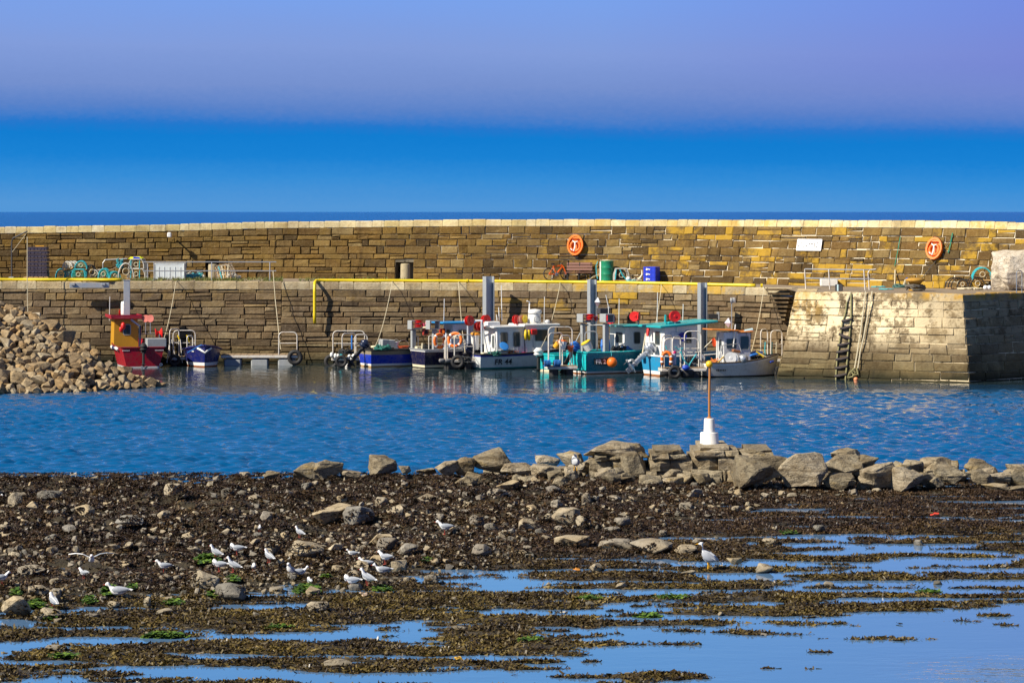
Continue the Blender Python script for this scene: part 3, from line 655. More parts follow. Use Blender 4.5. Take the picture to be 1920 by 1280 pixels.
# --- the line of big rocks between the harbour and the pools (boxes read off the photograph, in its pixels)
bar = [((893, 841, 967, 890), 0, 'tall pointed grey slab rock, left of the beacon outcrop'), ((912, 868, 950, 890), 1, 'low rounded rock leaning on the tall pointed slab'),
 ((945, 868, 1002, 895), 2, 'flat grey rock beside the tall pointed slab'), ((1000, 870, 1064, 897), 3, 'long low ridge rock in front of the heron'), ((1006, 851, 1047, 874), 4, 'small blocky rock left of the heron'),
 ((1043, 847, 1093, 882), 5, 'dark squat rock standing right behind the heron'), ((1064, 870, 1106, 895), 6, 'pale rock at the foot of the heron'), ((1098, 829, 1202, 858), 7, 'broad flat layered slab on top of the ridge left of the beacon'),
 ((1090, 848, 1174, 890), 8, 'cracked layered rock under the broad flat slab'), ((1168, 848, 1212, 898), 9, 'narrow upright rock between the layered slab and the beacon outcrop'),
 ((1350, 853, 1442, 914), 0, 'large slab tilted against the front of the beacon outcrop'), ((1200, 886, 1240, 919), 4, 'square block of rock below the beacon outcrop'),
 ((1392, 848, 1475, 911), 1, 'massive grey boulder at the right end of the beacon outcrop'), ((1463, 850, 1544, 914), 2, 'rounded grey boulder with a crack, second right of the beacon outcrop'),
 ((1537, 854, 1612, 897), 8, 'block of rock carrying a flat cap stone'), ((1558, 840, 1608, 860), 7, 'flat cap stone lying on a rock block'), ((1598, 852, 1646, 886), 5, 'dark broken rock right of the capped block'),
 ((1547, 888, 1612, 918), 6, 'low smooth rock in front of the capped block'), ((1617, 867, 1673, 916), 3, 'grey rock wedged behind the big leaning diamond rock'), ((1648, 875, 1724, 922), 0, 'big leaning diamond shaped rock near the right'),
 ((1684, 863, 1728, 893), 9, 'upright rock behind the leaning diamond rock'), ((1709, 886, 1744, 911), 11, 'small dark rock right of the leaning diamond rock'), ((1725, 857, 1795, 886), 7, 'pale notched slab among the rocks at the right'),
 ((1752, 872, 1806, 908), 10, 'grey sloping rock under the pale notched slab'), ((1812, 864, 1866, 889), 11, 'rounded pale rock with dark hollow at the right end'), ((1823, 877, 1856, 908), 4, 'small triangular rock under the rounded pale rock'),
 ((1855, 884, 1894, 904), 3, 'low rock between the two right end rocks'), ((1873, 870, 1932, 897), 6, 'smooth long rock last of the ridge'), ((1843, 906, 1889, 923), 5, 'low brown rock in the pools near the right edge'),
 ((1885, 911, 1945, 924), 2, 'flat brown rock in the pools at the right edge'), ((550, 868, 610, 899), 7, 'sloping slab in the left group of ridge rocks'), ((588, 862, 642, 899), 1, 'highest rock in the left group of ridge rocks'),
 ((674, 852, 738, 897), 0, 'pyramid shaped rock standing alone on the ridge'), ((741, 873, 768, 888), 6, 'small round rock right of the pyramid rock'), ((820, 863, 862, 893), 10, 'left half of a split rock on the ridge'),
 ((846, 858, 888, 893), 9, 'right half of a split rock on the ridge'), ((782, 876, 816, 890), 4, 'low stone just left of the split rock'), ((497, 882, 528, 899), 5, 'leftmost grey stone on the ridge'),
 ((640, 880, 676, 898), 3, 'low stone left of the pyramid rock'), ((1240, 880, 1280, 905), 11, 'broken rock piece lying before the beacon outcrop'), ((1285, 886, 1330, 908), 6, 'brown rock piece at the foot of the beacon outcrop'),
 ((1118, 880, 1160, 905), 2, 'grey stone in front of the cracked layered rock'), ((1150, 893, 1188, 908), 10, 'small flat stone left of the square block'), ((1612, 895, 1640, 914), 1, 'small stone between the capped block and the diamond rock')]
bar_tops = []
for (x0, y0, x1, y1), k, lab in bar:
    px = (x0 + x1) / 2; Y = Yof(min(y1, 912) + 3, .10) + (0.6 if y1 < 870 else 0)
    if y1 < 865: Y = Yof(898, .1) + .5
    s = Y / F; w = (x1 - x0) * s * 1.03; hh = (y1 - y0) * s; zb = Zof(y1, Y)
    rz = random.uniform(-.3, .3) + (math.pi if random.random() < .5 else 0)
    rock('barrier_rock', BIG[k], (Xof(px, Y), Y, zb), (w * 1.16, w * random.uniform(.8, 1.05), hh * 1.04), (0, 0, rz), lab, 'rock', 'big rocks of the ridge by the beacon')
USED = set()
def near_label(px, py, lms, head, other):
    for cx, cy, lab in sorted(lms, key=lambda q: (q[0] - px) ** 2 + 4 * (q[1] - py) ** 2)[:5]:
        dx, dy = px - cx, (py - cy) * 2; wd = ('right of' if dx > 0 else 'left of') if abs(dx) > abs(dy) else ('in front of' if dy > 0 else 'behind')
        if (wd, lab) not in USED and abs(dx) + abs(dy) < 200: USED.add((wd, lab)); return '%s %s the %s' % (head, wd, lab)
    return other
BLM = [((q[0][0] + q[0][2]) / 2, (q[0][1] + q[0][3]) / 2, q[2]) for q in bar if len(q[2].split()) <= 9]
fill = 0; tries = 0; FILL = []
while fill < 115 and tries < 6000:                              # smaller broken rock packed between the big ones
    tries += 1; px = random.uniform(870, 1935); r_ = random.uniform(9, 21); base = random.uniform(890, 917)
    if px < 1000 and random.random() < .5 or any(abs(px - q) < 9 and abs(base - b_) < 7 for q, b_ in FILL): continue
    FILL.append((px, base)); Y = Yof(base, .05); s_ = Y / F; w = 2.1 * r_ * s_; h_ = w * random.uniform(.55, .85); fill += 1
    rock('barrier_rock', BIG[fill % 12], (Xof(px, Y), Y, -.02 + .10 * random.random()), (w, w * .9, h_), (random.uniform(-.3, .3), random.uniform(-.3, .3), random.uniform(0, 6.28)), near_label(px, base, BLM, 'broken rock just', 'smaller broken rock packed between the big rocks of the ridge'), 'rock', 'small rocks of the ridge')
# the layered outcrop that carries the beacon: bedded blocks one on another
def strata_block(name, x0, x1, y0, y1, Y, depth, seed, lab):
    r = random.Random(seed); s = Y / F; m = MB(); layers = 4; hs = [1.5 * r.uniform(.8, 1.2), 1.1 * r.uniform(.8, 1.2), .62, .40]; t = sum(hs); zt = Zof(y0, Y); zb = Zof(y1 + 8, Y); z = zb
    for L, h in enumerate(hs):
        h = h / t * (zt - zb); f = L / (layers - 1); xa = Xof(x0, Y) + r.uniform(0, .18) + .25 * f * f; xb = Xof(x1, Y) - r.uniform(0, .18) - .25 * f * f
        cuts = sorted([xa, xb] + [r.uniform(xa + .25, xb - .25) for _ in range((2, 1, 1, 0)[L])])
        for a, b in zip(cuts, cuts[1:]):
            if b - a < .12: continue
            yf = Y - depth / 2 + r.uniform(-.06, .14) + .16 * f - (.10 if L == 2 else 0); yb = Y + depth / 2 - r.uniform(0, .3); g = .006; j = lambda q=.06: r.uniform(-q, q); nx = max(2, int((b - a) / .22)); o = len(m.v); cols = []
            topj = [j(.05) for _ in range(nx + 1)]; tilt = j(.05)
            for i in range(nx + 1):
                x = a + g + (b - a - 2 * g) * i / nx; e = .05 if i in (0, nx) else 0; yy = yf + j(.06) + e
                m.v += [(x + j(.02), yy + .03, z + j(.015)), (x + j(.02), yy + j(.03), z + h * .28), (x + j(.02), yy + j(.04), z + h * .74), (x, yy + .07, z + h - .006 + topj[i] * .3 + tilt * (i / nx - .5)), (x, (yy + yb) / 2 + j(), z + h + topj[i] + tilt * (i / nx - .5)), (x, yb, z + h * .9), (x, yb, z)]
            for i in range(nx):
                for q in range(6): m.f.append((o + i * 7 + q, o + i * 7 + 7 + q, o + i * 7 + 8 + q, o + i * 7 + 1 + q)); m.mi.append(0)
            m.f += [tuple(o + q for q in range(6, -1, -1)), tuple(o + nx * 7 + q for q in range(7))]; m.mi += [0, 0]
        z += h
    o = m.build(name, M_BAR); return tag(o, lab, 'rock', 'big rocks of the ridge by the beacon')
Yo = Yof(900, .1)
strata_block('ridge_outcrop', 1096, 1214, 842, 892, Yo + 1.0, 2.0, 13, 'layered outcrop block between the broad flat slab and the beacon outcrop')
strata_block('beacon_outcrop', 1204, 1300, 838, 893, Yo + .6, 2.3, 3, 'left block of the layered outcrop that carries the white beacon')
strata_block('beacon_outcrop', 1282, 1388, 831, 895, Yo + .9, 2.8, 5, 'layered outcrop block directly under the white beacon')
strata_block('beacon_outcrop', 1370, 1458, 836, 893, Yo + .8, 2.4, 9, 'right block of the layered outcrop below the beacon top')
# --- single stones on the weedy shore, biggest first
sho = [((581, 947, 660, 984), 'wide pale rock outcrop half sunk in weed, left of the middle'), ((640, 950, 700, 984), 'pale rock joined to the right of the wide outcrop'), ((724, 948, 757, 978), 'round banded stone right of the wide pale outcrop'),
 ((698, 934, 730, 954), 'grey stone above the round banded stone'), ((526, 1017, 604, 1052), 'biggest smooth rounded rock among the gulls'), ((486, 1008, 538, 1040), 'flat topped rock touching the biggest rounded rock'),
 ((693, 1003, 745, 1025), 'sloping grey slab behind a yellowish stone'), ((708, 1010, 747, 1034), 'yellowish angular stone in front of a grey slab'), ((693, 1043, 719, 1061), 'brown stone below the yellowish angular stone'),
 ((650, 1070, 679, 1092), 'domed stone beside the two front gulls'), ((885, 1022, 921, 1042), 'pale rectangular stone alone in the weed'), ((794, 1079, 823, 1097), 'pale stone at the water edge right of the gulls'),
 ((574, 1129, 616, 1149), 'knobbly stone standing in the pool water'), ((0, 1120, 53, 1157), 'large cleft brown rock at the left edge'), ((51, 1100, 88, 1120), 'smooth oval stone behind the cleft rock'), ((89, 1105, 119, 1133), 'pointed stone behind the gull on the mossy rock'),
 ((56, 1143, 112, 1166), 'long brown rock with green weed on its end'), ((354, 1072, 411, 1107), 'big round tan boulder near the left gulls'), ((405, 1095, 460, 1127), 'cracked tan boulder lower right of the big round one'), ((269, 1120, 283, 1141), 'thin upright stone by green weed'),
 ((198, 1128, 224, 1142), 'low stone that the long gull sits on'), ((164, 1028, 196, 1045), 'smooth grey wedge stone above the landing gull'), ((82, 1003, 112, 1020), 'grey stone in the weed far left'), ((308, 908, 341, 928), 'cube like pale stone near the far water'),
 ((67, 921, 113, 938), 'long grey stone near the left top of the shore'), ((294, 959, 326, 976), 'grey domed stone on the upper shore'), ((216, 969, 270, 984), 'row like flat grey stone on the upper shore'), ((31, 1061, 82, 1082), 'broken tan rock at the left'),
 ((157, 1153, 190, 1164), 'flat stone at the pool edge lower left'), ((292, 1143, 329, 1156), 'pale flat stone in the shallow pool'), ((84, 1212, 122, 1223), 'half drowned flat stone lower left'), ((1133, 842 + 148, 1165, 1000), 'small pale stone in the middle weed'),
 ((930, 902, 975, 925), 'pale wedge rock below the tall pointed slab'), ((912, 917, 952, 938), 'square fronted stone below the tall pointed slab'), ((1018, 912, 1052, 928), 'pale low stone under the ridge'), ((1090, 925, 1108, 947), 'thin greenish upright stone'),
 ((1035, 954, 1088, 985), 'dark jagged rock in the middle of the shore'), ((1073, 964, 1109, 986), 'pale smooth stone beside the dark jagged rock'), ((1150, 972, 1183, 991), 'round pale stone at the edge of the weed'), ((1232, 996, 1253, 1008), 'small round stone at the pool edge'),
 ((973, 974, 1008, 998), 'mottled round stone left of the jagged rock'), ((880, 966, 908, 988), 'tan round stone in the middle weed'), ((906, 982, 934, 999), 'low mottled stone next to the tan round stone'), ((958, 1033, 990, 1042), 'flat pale stone in line with the ledge'),
 ((1041, 1008, 1118, 1030), 'weed topped ledge left part in the middle pools'), ((1125, 1013, 1190, 1034), 'long pale ledge under weed in the middle pools'), ((1185, 1014, 1260, 1040), 'right end of the long pale ledge by the grey bird'), ((1363, 1047, 1391, 1058), 'square stone right of the grey bird'),
 ((1277, 1071, 1306, 1081), 'flat stone below the grey bird'), ((1106, 1058, 1135, 1073), 'pale split stone in the weed left of the grey bird'), ((1524, 986, 1547, 1001), 'small pointed stone standing in the right pools'), ((1424, 1012, 1465, 1027), 'weedy low rock in the right pools'),
 ((1412, 1058, 1452, 1077), 'arched weedy rock right of the grey bird'), ((1420, 922, 1448, 940), 'brown stone under the leaning slabs'), ((1288, 918, 1318, 936), 'stone below the beacon outcrop edge'), ((1372, 950, 1388, 962), 'small stone among weed below the ridge'),
 ((1260, 1022, 1308, 1040), 'brown rock behind the grey bird'), ((845, 1176, 885, 1182), 'flat yellowish stone in the front pool'), ((606, 1240, 660, 1250), 'flat olive stone in the front pools')]
taken = []
for k, ((x0, y0, x1, y1), lab) in enumerate(sho):
    p = foot_at((x0 + x1) / 2, y1 - 2); s = p.y / F; w = (x1 - x0) * s * 1.05; hh = (y1 - y0) * s * 1.12
    rock('shore_stone', ANS[k % 16] if any(q in lab for q in ('ledge', 'slab', 'square', 'cube', 'flat', 'angular', 'wedge', 'cleft', 'jagged', 'outcrop', 'broken')) else RND[k % 12], (p.x, p.y + w * .3, p.z - hh * .12), (w, w * .8, hh), (0, 0, random.uniform(-.5, .5)), lab, 'stone', 'stones on the weedy shore'); taken.append(((x0 + x1) / 2, (y0 + y1) / 2, (x1 - x0) / 2))
n = 0; tries = 0; small = MB(); cnt = 0; GEN = []
while n < 1500 and tries < 60000:
    tries += 1; px = random.uniform(-40, 1760); py = random.uniform(893, 1170)
    if py > 1140 and random.random() < .7: continue
    p = foot_at(px, py); c = bv1(p.x, p.y)
    if c < .62 and random.random() > .02: continue
    dens = .25 + 1.2 * vnoise(np.array([px / 130.]), np.array([py / 55.]), 77, 3)[0] - (.45 if px > 1000 and py > 930 else 0)
    if random.random() > dens: continue
    r_ = random.expovariate(1 / 5.5) + 3.0; r_ = min(r_, 20)
    if any(((px - a) / (r_ + b)) ** 2 + ((py - d) / (.6 * (r_ + b))) ** 2 < .75 for a, d, b in taken): continue
    taken.append((px, py, r_)); GEN.append((r_, px, py, p)); n += 1
GEN.sort(key=lambda q: -q[0])
LM = [((x0 + x1) / 2, (y0 + y1) / 2, lab) for (x0, y0, x1, y1), lab in sho if len(lab.split()) <= 8]
stone_label = lambda px, py: near_label(px, py, LM, 'weathered stone just', 'small weathered stone bedded in the brown seaweed of the shore')
for k, (r_, px, py, p) in enumerate(GEN):
    s = p.y / F; w = 2 * r_ * s; hh = w * random.uniform(.42, .8); args = (w, w * random.uniform(.6, .95), hh)
    if k < 225:
        rock('shore_stone', ANS[k % 16] if k % 3 else RND[(k * 5) % 12], (p.x, p.y, p.z - hh * .34), args, (random.uniform(-.15, .15), random.uniform(-.15, .15), random.uniform(0, 6.28)),
             stone_label(px, py), 'stone', 'stones on the weedy shore')
    else:
        me = PEB[k % 6]; T = Matrix.Translation((p.x, p.y, p.z - hh * .2)) @ Euler((0, 0, random.uniform(0, 6.28))).to_matrix().to_4x4() @ Matrix.Diagonal(args + (1,))
        small.T = T; small.add([v.co for v in me.vertices], [tuple(f.vertices) for f in me.polygons])
small.T = Matrix.Identity(4)
# pebbles and shingle between the weed
for k in range(4200):
    px = random.uniform(-60, 1600); py = random.uniform(895, 1165); p = at(px, py, 0.06); x, y = p.x, p.y
    if bv1(x, y) < .68 or vnoise(np.array([px / 110.]), np.array([py / 45.]), 91, 3)[0] < .47: continue
    w = random.uniform(.035, .12); me = PEB[k % 6]; z = gz1(x, y)
    small.T = Matrix.Translation((x, y, z - w * .1)) @ Euler((0, 0, random.uniform(0, 6.28))).to_matrix().to_4x4() @ Matrix.Diagonal((w, w * .8, w * .7, 1)); small.add([v.co for v in me.vertices], [tuple(f.vertices) for f in me.polygons])
tag(small.build('shingle', M_SHO), kind='stuff')
# --- seaweed: fronds in their hundreds of thousands, bunched in mats
gw = G('seaweed'); isl = gw.geo.outputs['Random Per Island']; big = gw.noise(.55, 4, .65)
k = gw.math('ADD', gw.math('MULTIPLY', isl, .50), gw.rng(big, .28, .72, -.08, .50))
cw = gw.ramp(k, [(0, (.010, .007, .004)), (.25, (.030, .019, .007)), (.45, (.062, .040, .011)), (.62, (.095, .068, .014)), (.8, (.155, .108, .020)), (1, (.24, .165, .035))])
cr = gw.ramp(k, [(0, (.008, .005, .003)), (.3, (.022, .012, .006)), (.55, (.048, .026, .011)), (.78, (.085, .050, .018)), (1, (.16, .105, .035))])
zone = gw.math('ADD', gw.math('ADD', gw.axis(1), gw.math('MULTIPLY', gw.axis(0), -.55)), gw.math('MULTIPLY', gw.math('SUBTRACT', gw.noise(.25, 3), .5), 14)); cw = gw.mix(gw.rng(zone, 60, 68), cw, cr)
M_WEED = gw.fin(cw, gw.rng(isl, 0, 1, .35, .65), 0, .4)
def fronds(n, x0, x1, y0, y1, keep, h, ln, mat, name, seed, lift=0.0):
    r = np.random.default_rng(seed); X = r.uniform(x0, x1, n); Y = r.uniform(y0, y1, n); k = np.abs(X) < Y * .178 + 2.2; X, Y = X[k], Y[k]; k = keep(X, Y, r); X, Y = X[k], Y[k]; n = len(X)
    c = cover(X, Y); Z = np.maximum(ground_z(X, Y), np.where(c < .0, -.02, .0)) + lift + r.uniform(-.01, .025, n)
    a = r.uniform(0, 6.28, n); L = r.uniform(.45, 1.4, n) * ln; el = r.normal(.12, .42, n); wd = L * r.uniform(.16, .42, n); d = np.stack([np.cos(a) * np.cos(el), np.sin(a) * np.cos(el), np.sin(el)], 1) * L[:, None]; b = r.uniform(-.9, .9, n); e = np.stack([-np.sin(a) * np.cos(b), np.cos(a) * np.cos(b), np.sin(b)], 1) * wd[:, None] * .5
    P0 = np.stack([X, Y, Z], 1); e2 = e.copy(); e2[:, 2] += r.normal(0, .5, n) * wd * .5; V = np.stack([P0 - d * .5 - e, P0 - d * .5 + e, P0 + d * .5 + e2 * .7, P0 + d * .5 - e2 * .7], 1).reshape(-1, 3); Q = np.arange(n)[:, None] * 4 + np.arange(4)[None]
    return tag(np_mesh(name, V, Q, mat), kind='stuff')
def weed_keep(X, Y, r):
    c = cover(X, Y); lump = vnoise(X * 1.6, Y * 1.6, 31, 3); on = (c > -.015) & (r.random(len(X)) < np.clip((lump - .22) * 2.4, .10, 1.0)) & (Y < 88); return on
fronds(1900000, -19, 19, 47, 88, weed_keep, 0, .105, M_WEED, 'seaweed', 41)

# weed draped round and over the stones
def drape():
    P = []; r = np.random.default_rng(77)
    for ob in bpy.data.objects:
        if not ob.name.startswith('shore_stone') or ob.type != 'MESH': continue
        l, sc = ob.location, ob.scale
        if bv1(l.x, l.y) < .56: continue
        n = int(40 + 420 * sc.x * sc.y / .12 ** .5); n = min(n, 700); a = r.uniform(0, 6.28, n); q = r.uniform(.0, 1.18, n) ** .6; x, y = np.cos(a) * q, np.sin(a) * q
        lim = .34 + .75 * vnoise(x * 1.4 + l.x * 3, y * 1.4 + l.y * 3, 6, 2); k = q > 1.35 - lim; x, y, q = x[k], y[k], q[k]
        z = l.z + sc.z * .93 * np.sqrt(np.clip(1 - q ** 2.6, 0, 1)) + r.uniform(0, .015, len(q)); z = np.maximum(z, gz1(l.x, l.y)); P.append(np.stack([l.x + x * sc.x * .5, l.y + y * sc.y * .5, z], 1))
    P = np.concatenate(P); n = len(P); a = r.uniform(0, 6.28, n); L = r.uniform(.04, .13, n); el = r.normal(.0, .4, n); d = np.stack([np.cos(a) * np.cos(el), np.sin(a) * np.cos(el), np.sin(el)], 1) * L[:, None] * .5; e = np.stack([-np.sin(a), np.cos(a), r.normal(0, .6, n)], 1) * (L * .16)[:, None]
    tag(np_mesh('draped_seaweed', np.stack([P - d - e, P - d + e, P + d + e * .7, P + d - e * .7], 1).reshape(-1, 3), np.arange(n)[:, None] * 4 + np.arange(4)[None], M_WEED), kind='stuff')
drape()
# ------------------------------------------------------------------ small-craft kit
GLASS = None
def glass_m():
    global GLASS
    if GLASS is None:
        g = G('dark_glass'); GLASS = g.fin((.035, .045, .045, 1), .06, 0, .6)
    return GLASS
WHITE = paint('white_gelcoat', (.82, .82, .80), .3, .38, grime=(.46, .37, .24))
STEEL = paint('galvanised_steel', (.46, .48, .50), .42, .45, .6, (.30, .20, .12))
GREY = paint('grey_paint', (.34, .36, .37), .5, .3)
RUST = paint('rusty_white_rail', (.66, .63, .57), .5, .75, 0, (.36, .17, .07))
RED = paint('signal_red', (.72, .018, .014), .38, .15)
ORANGE = paint('buoy_orange', (.85, .17, .012), .45, .15)
BLACK = paint('black_rubber', (.018, .018, .020), .7, .5, 0, (.09, .08, .07))
NAVY = paint('outboard_navy', (.020, .032, .075), .22, .1)
SILVER = paint('outboard_silver', (.52, .55, .60), .25, .15, .5)
TEAL = paint('teal_paint', (.010, .36, .40), .35, .3, grime=(.25, .35, .33))
WOOD = paint('weathered_wood', (.30, .21, .12), .8, .5)
BLUEBOX = paint('blue_plastic', (.012, .045, .62), .4, .12)
YELLOW = paint('yellow_plastic', (.78, .55, .015), .4, .15)
CREAM = paint('cream_paint', (.74, .66, .46), .5, .3)
ROPE_T = paint('turquoise_rope', (.05, .42, .48), .8, .2); ROPE_W = paint('pale_rope', (.62, .55, .38), .9, .3); ROPE_B = paint('blue_rope', (.02, .17, .55), .8, .2)
def axes(o, X, Y): X, Y = Vector(X), Vector(Y); Z = X.cross(Y); M_ = Matrix((X, Y, Z)).transposed().to_4x4(); M_.translation = Vector(o); return M_
def along(p, d):                                            # matrix whose z runs along d from p
    return Matrix.Translation(p) @ Vector(d).to_track_quat('Z', 'Y').to_matrix().to_4x4()
class Craft:
    def __init__(s, name, px, py, th, label, cat='boat', group='boats moored along the quay'):
        s.Y0 = Yof(py); s.X0 = Xof(px, s.Y0); s.th = R(th); s.c, s.s = math.cos(s.th), math.sin(s.th)
        s.root = empty(name, (s.X0, s.Y0, 0), s.th, label, cat, group)
    def at(s, px, py, y=0.0):
        k = (px - CX) / F; x = (k * (s.Y0 + y * s.c) - s.X0 + y * s.s) / (s.c - s.s * k); Y = s.Y0 + x * s.s + y * s.c
        return Vector((x, y, CH - (py - HY) * Y / F))
    def w(s, v): return Vector((s.X0 + v[0] * s.c - v[1] * s.s, s.Y0 + v[0] * s.s + v[1] * s.c, v[2]))
    def hull(s, L, B, Hs, Hb, bands, tw=.85, rake=.35, deck=.3, deck_m=GREY, rail=BLACK, rail_r=.045, sheer_p=1.9, keel=-.28, n=22, strakes=0, full=2.6):
        s.L, s.B = L, B
        s.sheer = lambda t: Hs + (Hb - Hs) * t ** sheer_p + .05 * (1 - t) ** 3
        hb = lambda t: B / 2 * (tw + (1 - tw) * min(1, t / .4) ** .7 if t < .4 else 1.0) * (max(0.0, 1 - ((t - .42) / .58) ** full) if t > .42 else 1.0)
        def hp(t, z, off=0.0):
            zf = max(0.0, min(1.0, (z - keel) / (s.sheer(t) - keel))); y = hb(t) * (.66 + .34 * zf ** .75) + off
            return (L * t + rake * zf * t ** 3 - .10 * zf * (1 - t) ** 4, y, z)
        s.hp = hp; ts = [i / n for i in range(n + 1)]
        for (za, zb, mt, nm) in bands:
            m = MB(); rows = [(0, 0.0), (1, 0.0)]
            if strakes and zb is None:
                rows = []
                for q in range(strakes): rows += [(q / strakes, .022), ((q + .97) / strakes, .0)]
            if nm != 'hull': rows = [(0, .004), (1, .004)]
            for sd in (1, -1):
                o = len(m.v)
                for t in ts:
                    for (f, off) in rows:
                        top = s.sheer(t) if zb is None else (s.sheer(t) + zb if zb < 0 else zb); low = za if za > -.9 else za
                        if za >= 5: low = s.sheer(t) - (za - 5)
                        z = low + (top - low) * f; x, y, z = hp(t, z, off); m.v.append((x, sd * y, z))
                k = len(rows)
                for i in range(n):
                    for j in range(k - 1):
                        q = (o + i * k + j, o + (i + 1) * k + j, o + (i + 1) * k + j + 1, o + i * k + j + 1); m.f.append(q if sd < 0 else q[::-1]); m.mi.append(0)
            k = len(rows); o2 = (n + 1) * k                       # transom
            for j in range(k - 1): m.f.append((j, j + 1, o2 + j + 1, o2 + j)); m.mi.append(0)
            m.build(nm, mt, s.root)
        m = MB()
        for sd in (1, -1): m.tube([Vector((p[0], sd * (p[1] + .01), p[2])) for p in [hp(t, s.sheer(t)) for t in ts]], rail_r, 6)
        a = hp(0, s.sheer(0)); m.tube([(a[0], a[1], a[2]), (a[0], -a[1], a[2])], rail_r, 6); m.build('gunwale', rail, s.root)
        m = MB(); pts = [hp(t, max(.02, deck), -.02) for t in ts]
        for p in pts: m.v += [(p[0], p[1], deck + .0), (p[0], -p[1], deck)]
        for i in range(n): m.f.append((2 * i, 2 * i + 1, 2 * i + 3, 2 * i + 2)); m.mi.append(0)
        m.build('deck', deck_m, s.root)
        return s
    def window(s, par, M_, cx, cy, w, h, r=.07, fr=.035, frm=None, pane=None):
        m = MB(); T = M_ @ Matrix.Translation((cx, cy, 0)); r = min(r, w * .45, h * .45)
        m.ring(rrect(w + 2 * fr, h + 2 * fr, r + fr * .7), rrect(w, h, r), .018, T); o = m.build('window', frm or GREY, par)
        m = MB(); m.prism(rrect(w + .01, h + .01, r), .008, T); m.build('pane', pane or glass_m(), o)
    def cabin(s, x0, x1, w, z0, z1, mt, yc=0.0, lean=0.0, wins=(), name='cabin', rlean=0.0):
        m = MB(); h = w / 2; t = .94
        m.v = [(x0, yc - h, z0), (x1, yc - h * .96, z0), (x1, yc + h * .96, z0), (x0, yc + h, z0), (x0 + rlean, yc - h * t, z1), (x1 + lean, yc - h * t * .94, z1), (x1 + lean, yc + h * t * .94, z1), (x0 + rlean, yc + h * t, z1)]
        m.f = [(0, 1, 5, 4), (1, 2, 6, 5), (2, 3, 7, 6), (3, 0, 4, 7), (4, 5, 6, 7)]; m.mi = [0] * 5
        o = m.build(name, mt, s.root)
        for (face, u, v, ww, hh) in wins[:]:
            vs = [Vector(p) for p in m.v]
            i, j, k = {'S': (0, 1, 4), 'A': (3, 0, 7), 'F': (1, 2, 5), 'P': (2, 3, 6)}[face]
            X = (vs[j] - vs[i]); lw = X.length; X.normalize(); U = vs[k] - vs[i]; Zn = X.cross(U).normalized(); Yv = Zn.cross(X); lh = U.dot(Yv)
            M_ = axes(vs[i] + X * (u * lw) + Yv * (v * lh) + (U - Yv * lh) * v, X, Yv); s.window(o, M_, 0, 0, ww, hh)
        return o
    def roof(s, x0, x1, w, z, mt, th=.07, yc=0.0, slope=0.0, name='roof', par=None):
        m = MB(); m.box(((x0 + x1) / 2, yc, z + th / 2), (x1 - x0, w, th), (0, -slope, 0), .03); return m.build(name, mt, par or s.root)
    def outboard(s, p, tilt, col, sc=1.0, legm=None, cover=None, turn=0):
        """p: clamp point on the transom; tilt: degrees the leg is swung up aft"""
        T = Matrix.Translation(p) @ Matrix.Rotation(R(turn), 4, 'Z') @ Matrix.Rotation(R(tilt), 4, 'Y') @ Matrix.Scale(sc, 4); m = MB(); m.T = T
        m.box((-.16, 0, -.30), (.17, .12, .62), None, .03); m.box((-.10, 0, .02), (.22, .24, .10), None, .02); m.box((-.20, 0, -.60), (.34, .20, .03), None, .01)
        m.tube([(.12, 0, -.80), (-.05, 0, -.80), (-.24, 0, -.80), (-.36, 0, -.80)], [.02, .075, .07, .04], 8); m.box((-.12, 0, -.95), (.20, .025, .20), None, .008); m.box((-.15, 0, -.68), (.14, .09, .22), None, .02)
        o = m.build('outboard', legm or col, s.root)
        m = MB(); m.T = T; m.box((-.17, 0, .16), (.44, .34, .18), None, .07); m.box((-.17, 0, .34), (.50, .36, .30), None, .11, (.80, .82)); m.build('cowling', cover or col, o, True)
        m = MB(); m.T = T @ Matrix.Translation((-.42, 0, -.80)) @ Matrix.Rotation(R(90), 4, 'Y'); m.lathe([(.04, -.05), (.05, .03), (.01, .07)], 8)
        for q in range(3):
            a = 2 * math.pi * q / 3; M2 = m.T; m.T = M2 @ Matrix.Rotation(a, 4, 'Z') @ Matrix.Rotation(R(28), 4, 'X'); m.box((.11, 0, 0), (.16, .10, .012), None, .004); m.T = M2
        m.build('propeller', STEEL, o); return o
    def reel(s, p, r, mt, axis=(0, -1, 0), wd=.22, name='net_reel'):
        m = MB(); m.lathe([(r * .2, -wd * .5), (r, -wd * .62), (r, -wd * .5), (r * .42, -wd * .12), (r * .42, wd * .12), (r, wd * .5), (r, wd * .62), (r * .3, wd * .5), (r * .25, wd * .66), (.01, wd * .66)], 18, along(p, axis)); return m.build(name, mt, s.root, False)
    def tube(s, pts, r, mt, name, n=6, par=None): return MB().tube(pts, r, n).build(name, mt, par or s.root)
    def lettering(s, text, t, z, size, mt, side=-1, name='registration_lettering'):
        a = Vector(s.hp(t, z)); b = Vector(s.hp(t + .08, z)); c = Vector(s.hp(t, z + .1)); 
        for v in (a, b, c): v.y *= side
        X = (b - a).normalized() * (1 if side < 0 else -1); U = (c - a); Zn = X.cross(U).normalized(); Yv = Zn.cross(X); cu = bpy.data.curves.new(name, 'FONT'); cu.body = text; cu.size = size; cu.extrude = .003; cu.space_character = 1.05; cu.offset = size * .022
        tmp = link('lettering_curve', cu); bpy.context.view_layer.update(); me = bpy.data.meshes.new_from_object(tmp.evaluated_get(bpy.context.evaluated_depsgraph_get())); bpy.data.objects.remove(tmp)
        me.materials.clear(); me.materials.append(mt); o = link(name, me, s.root); o.matrix_local = axes(a + Zn * .035, X, Yv); return o
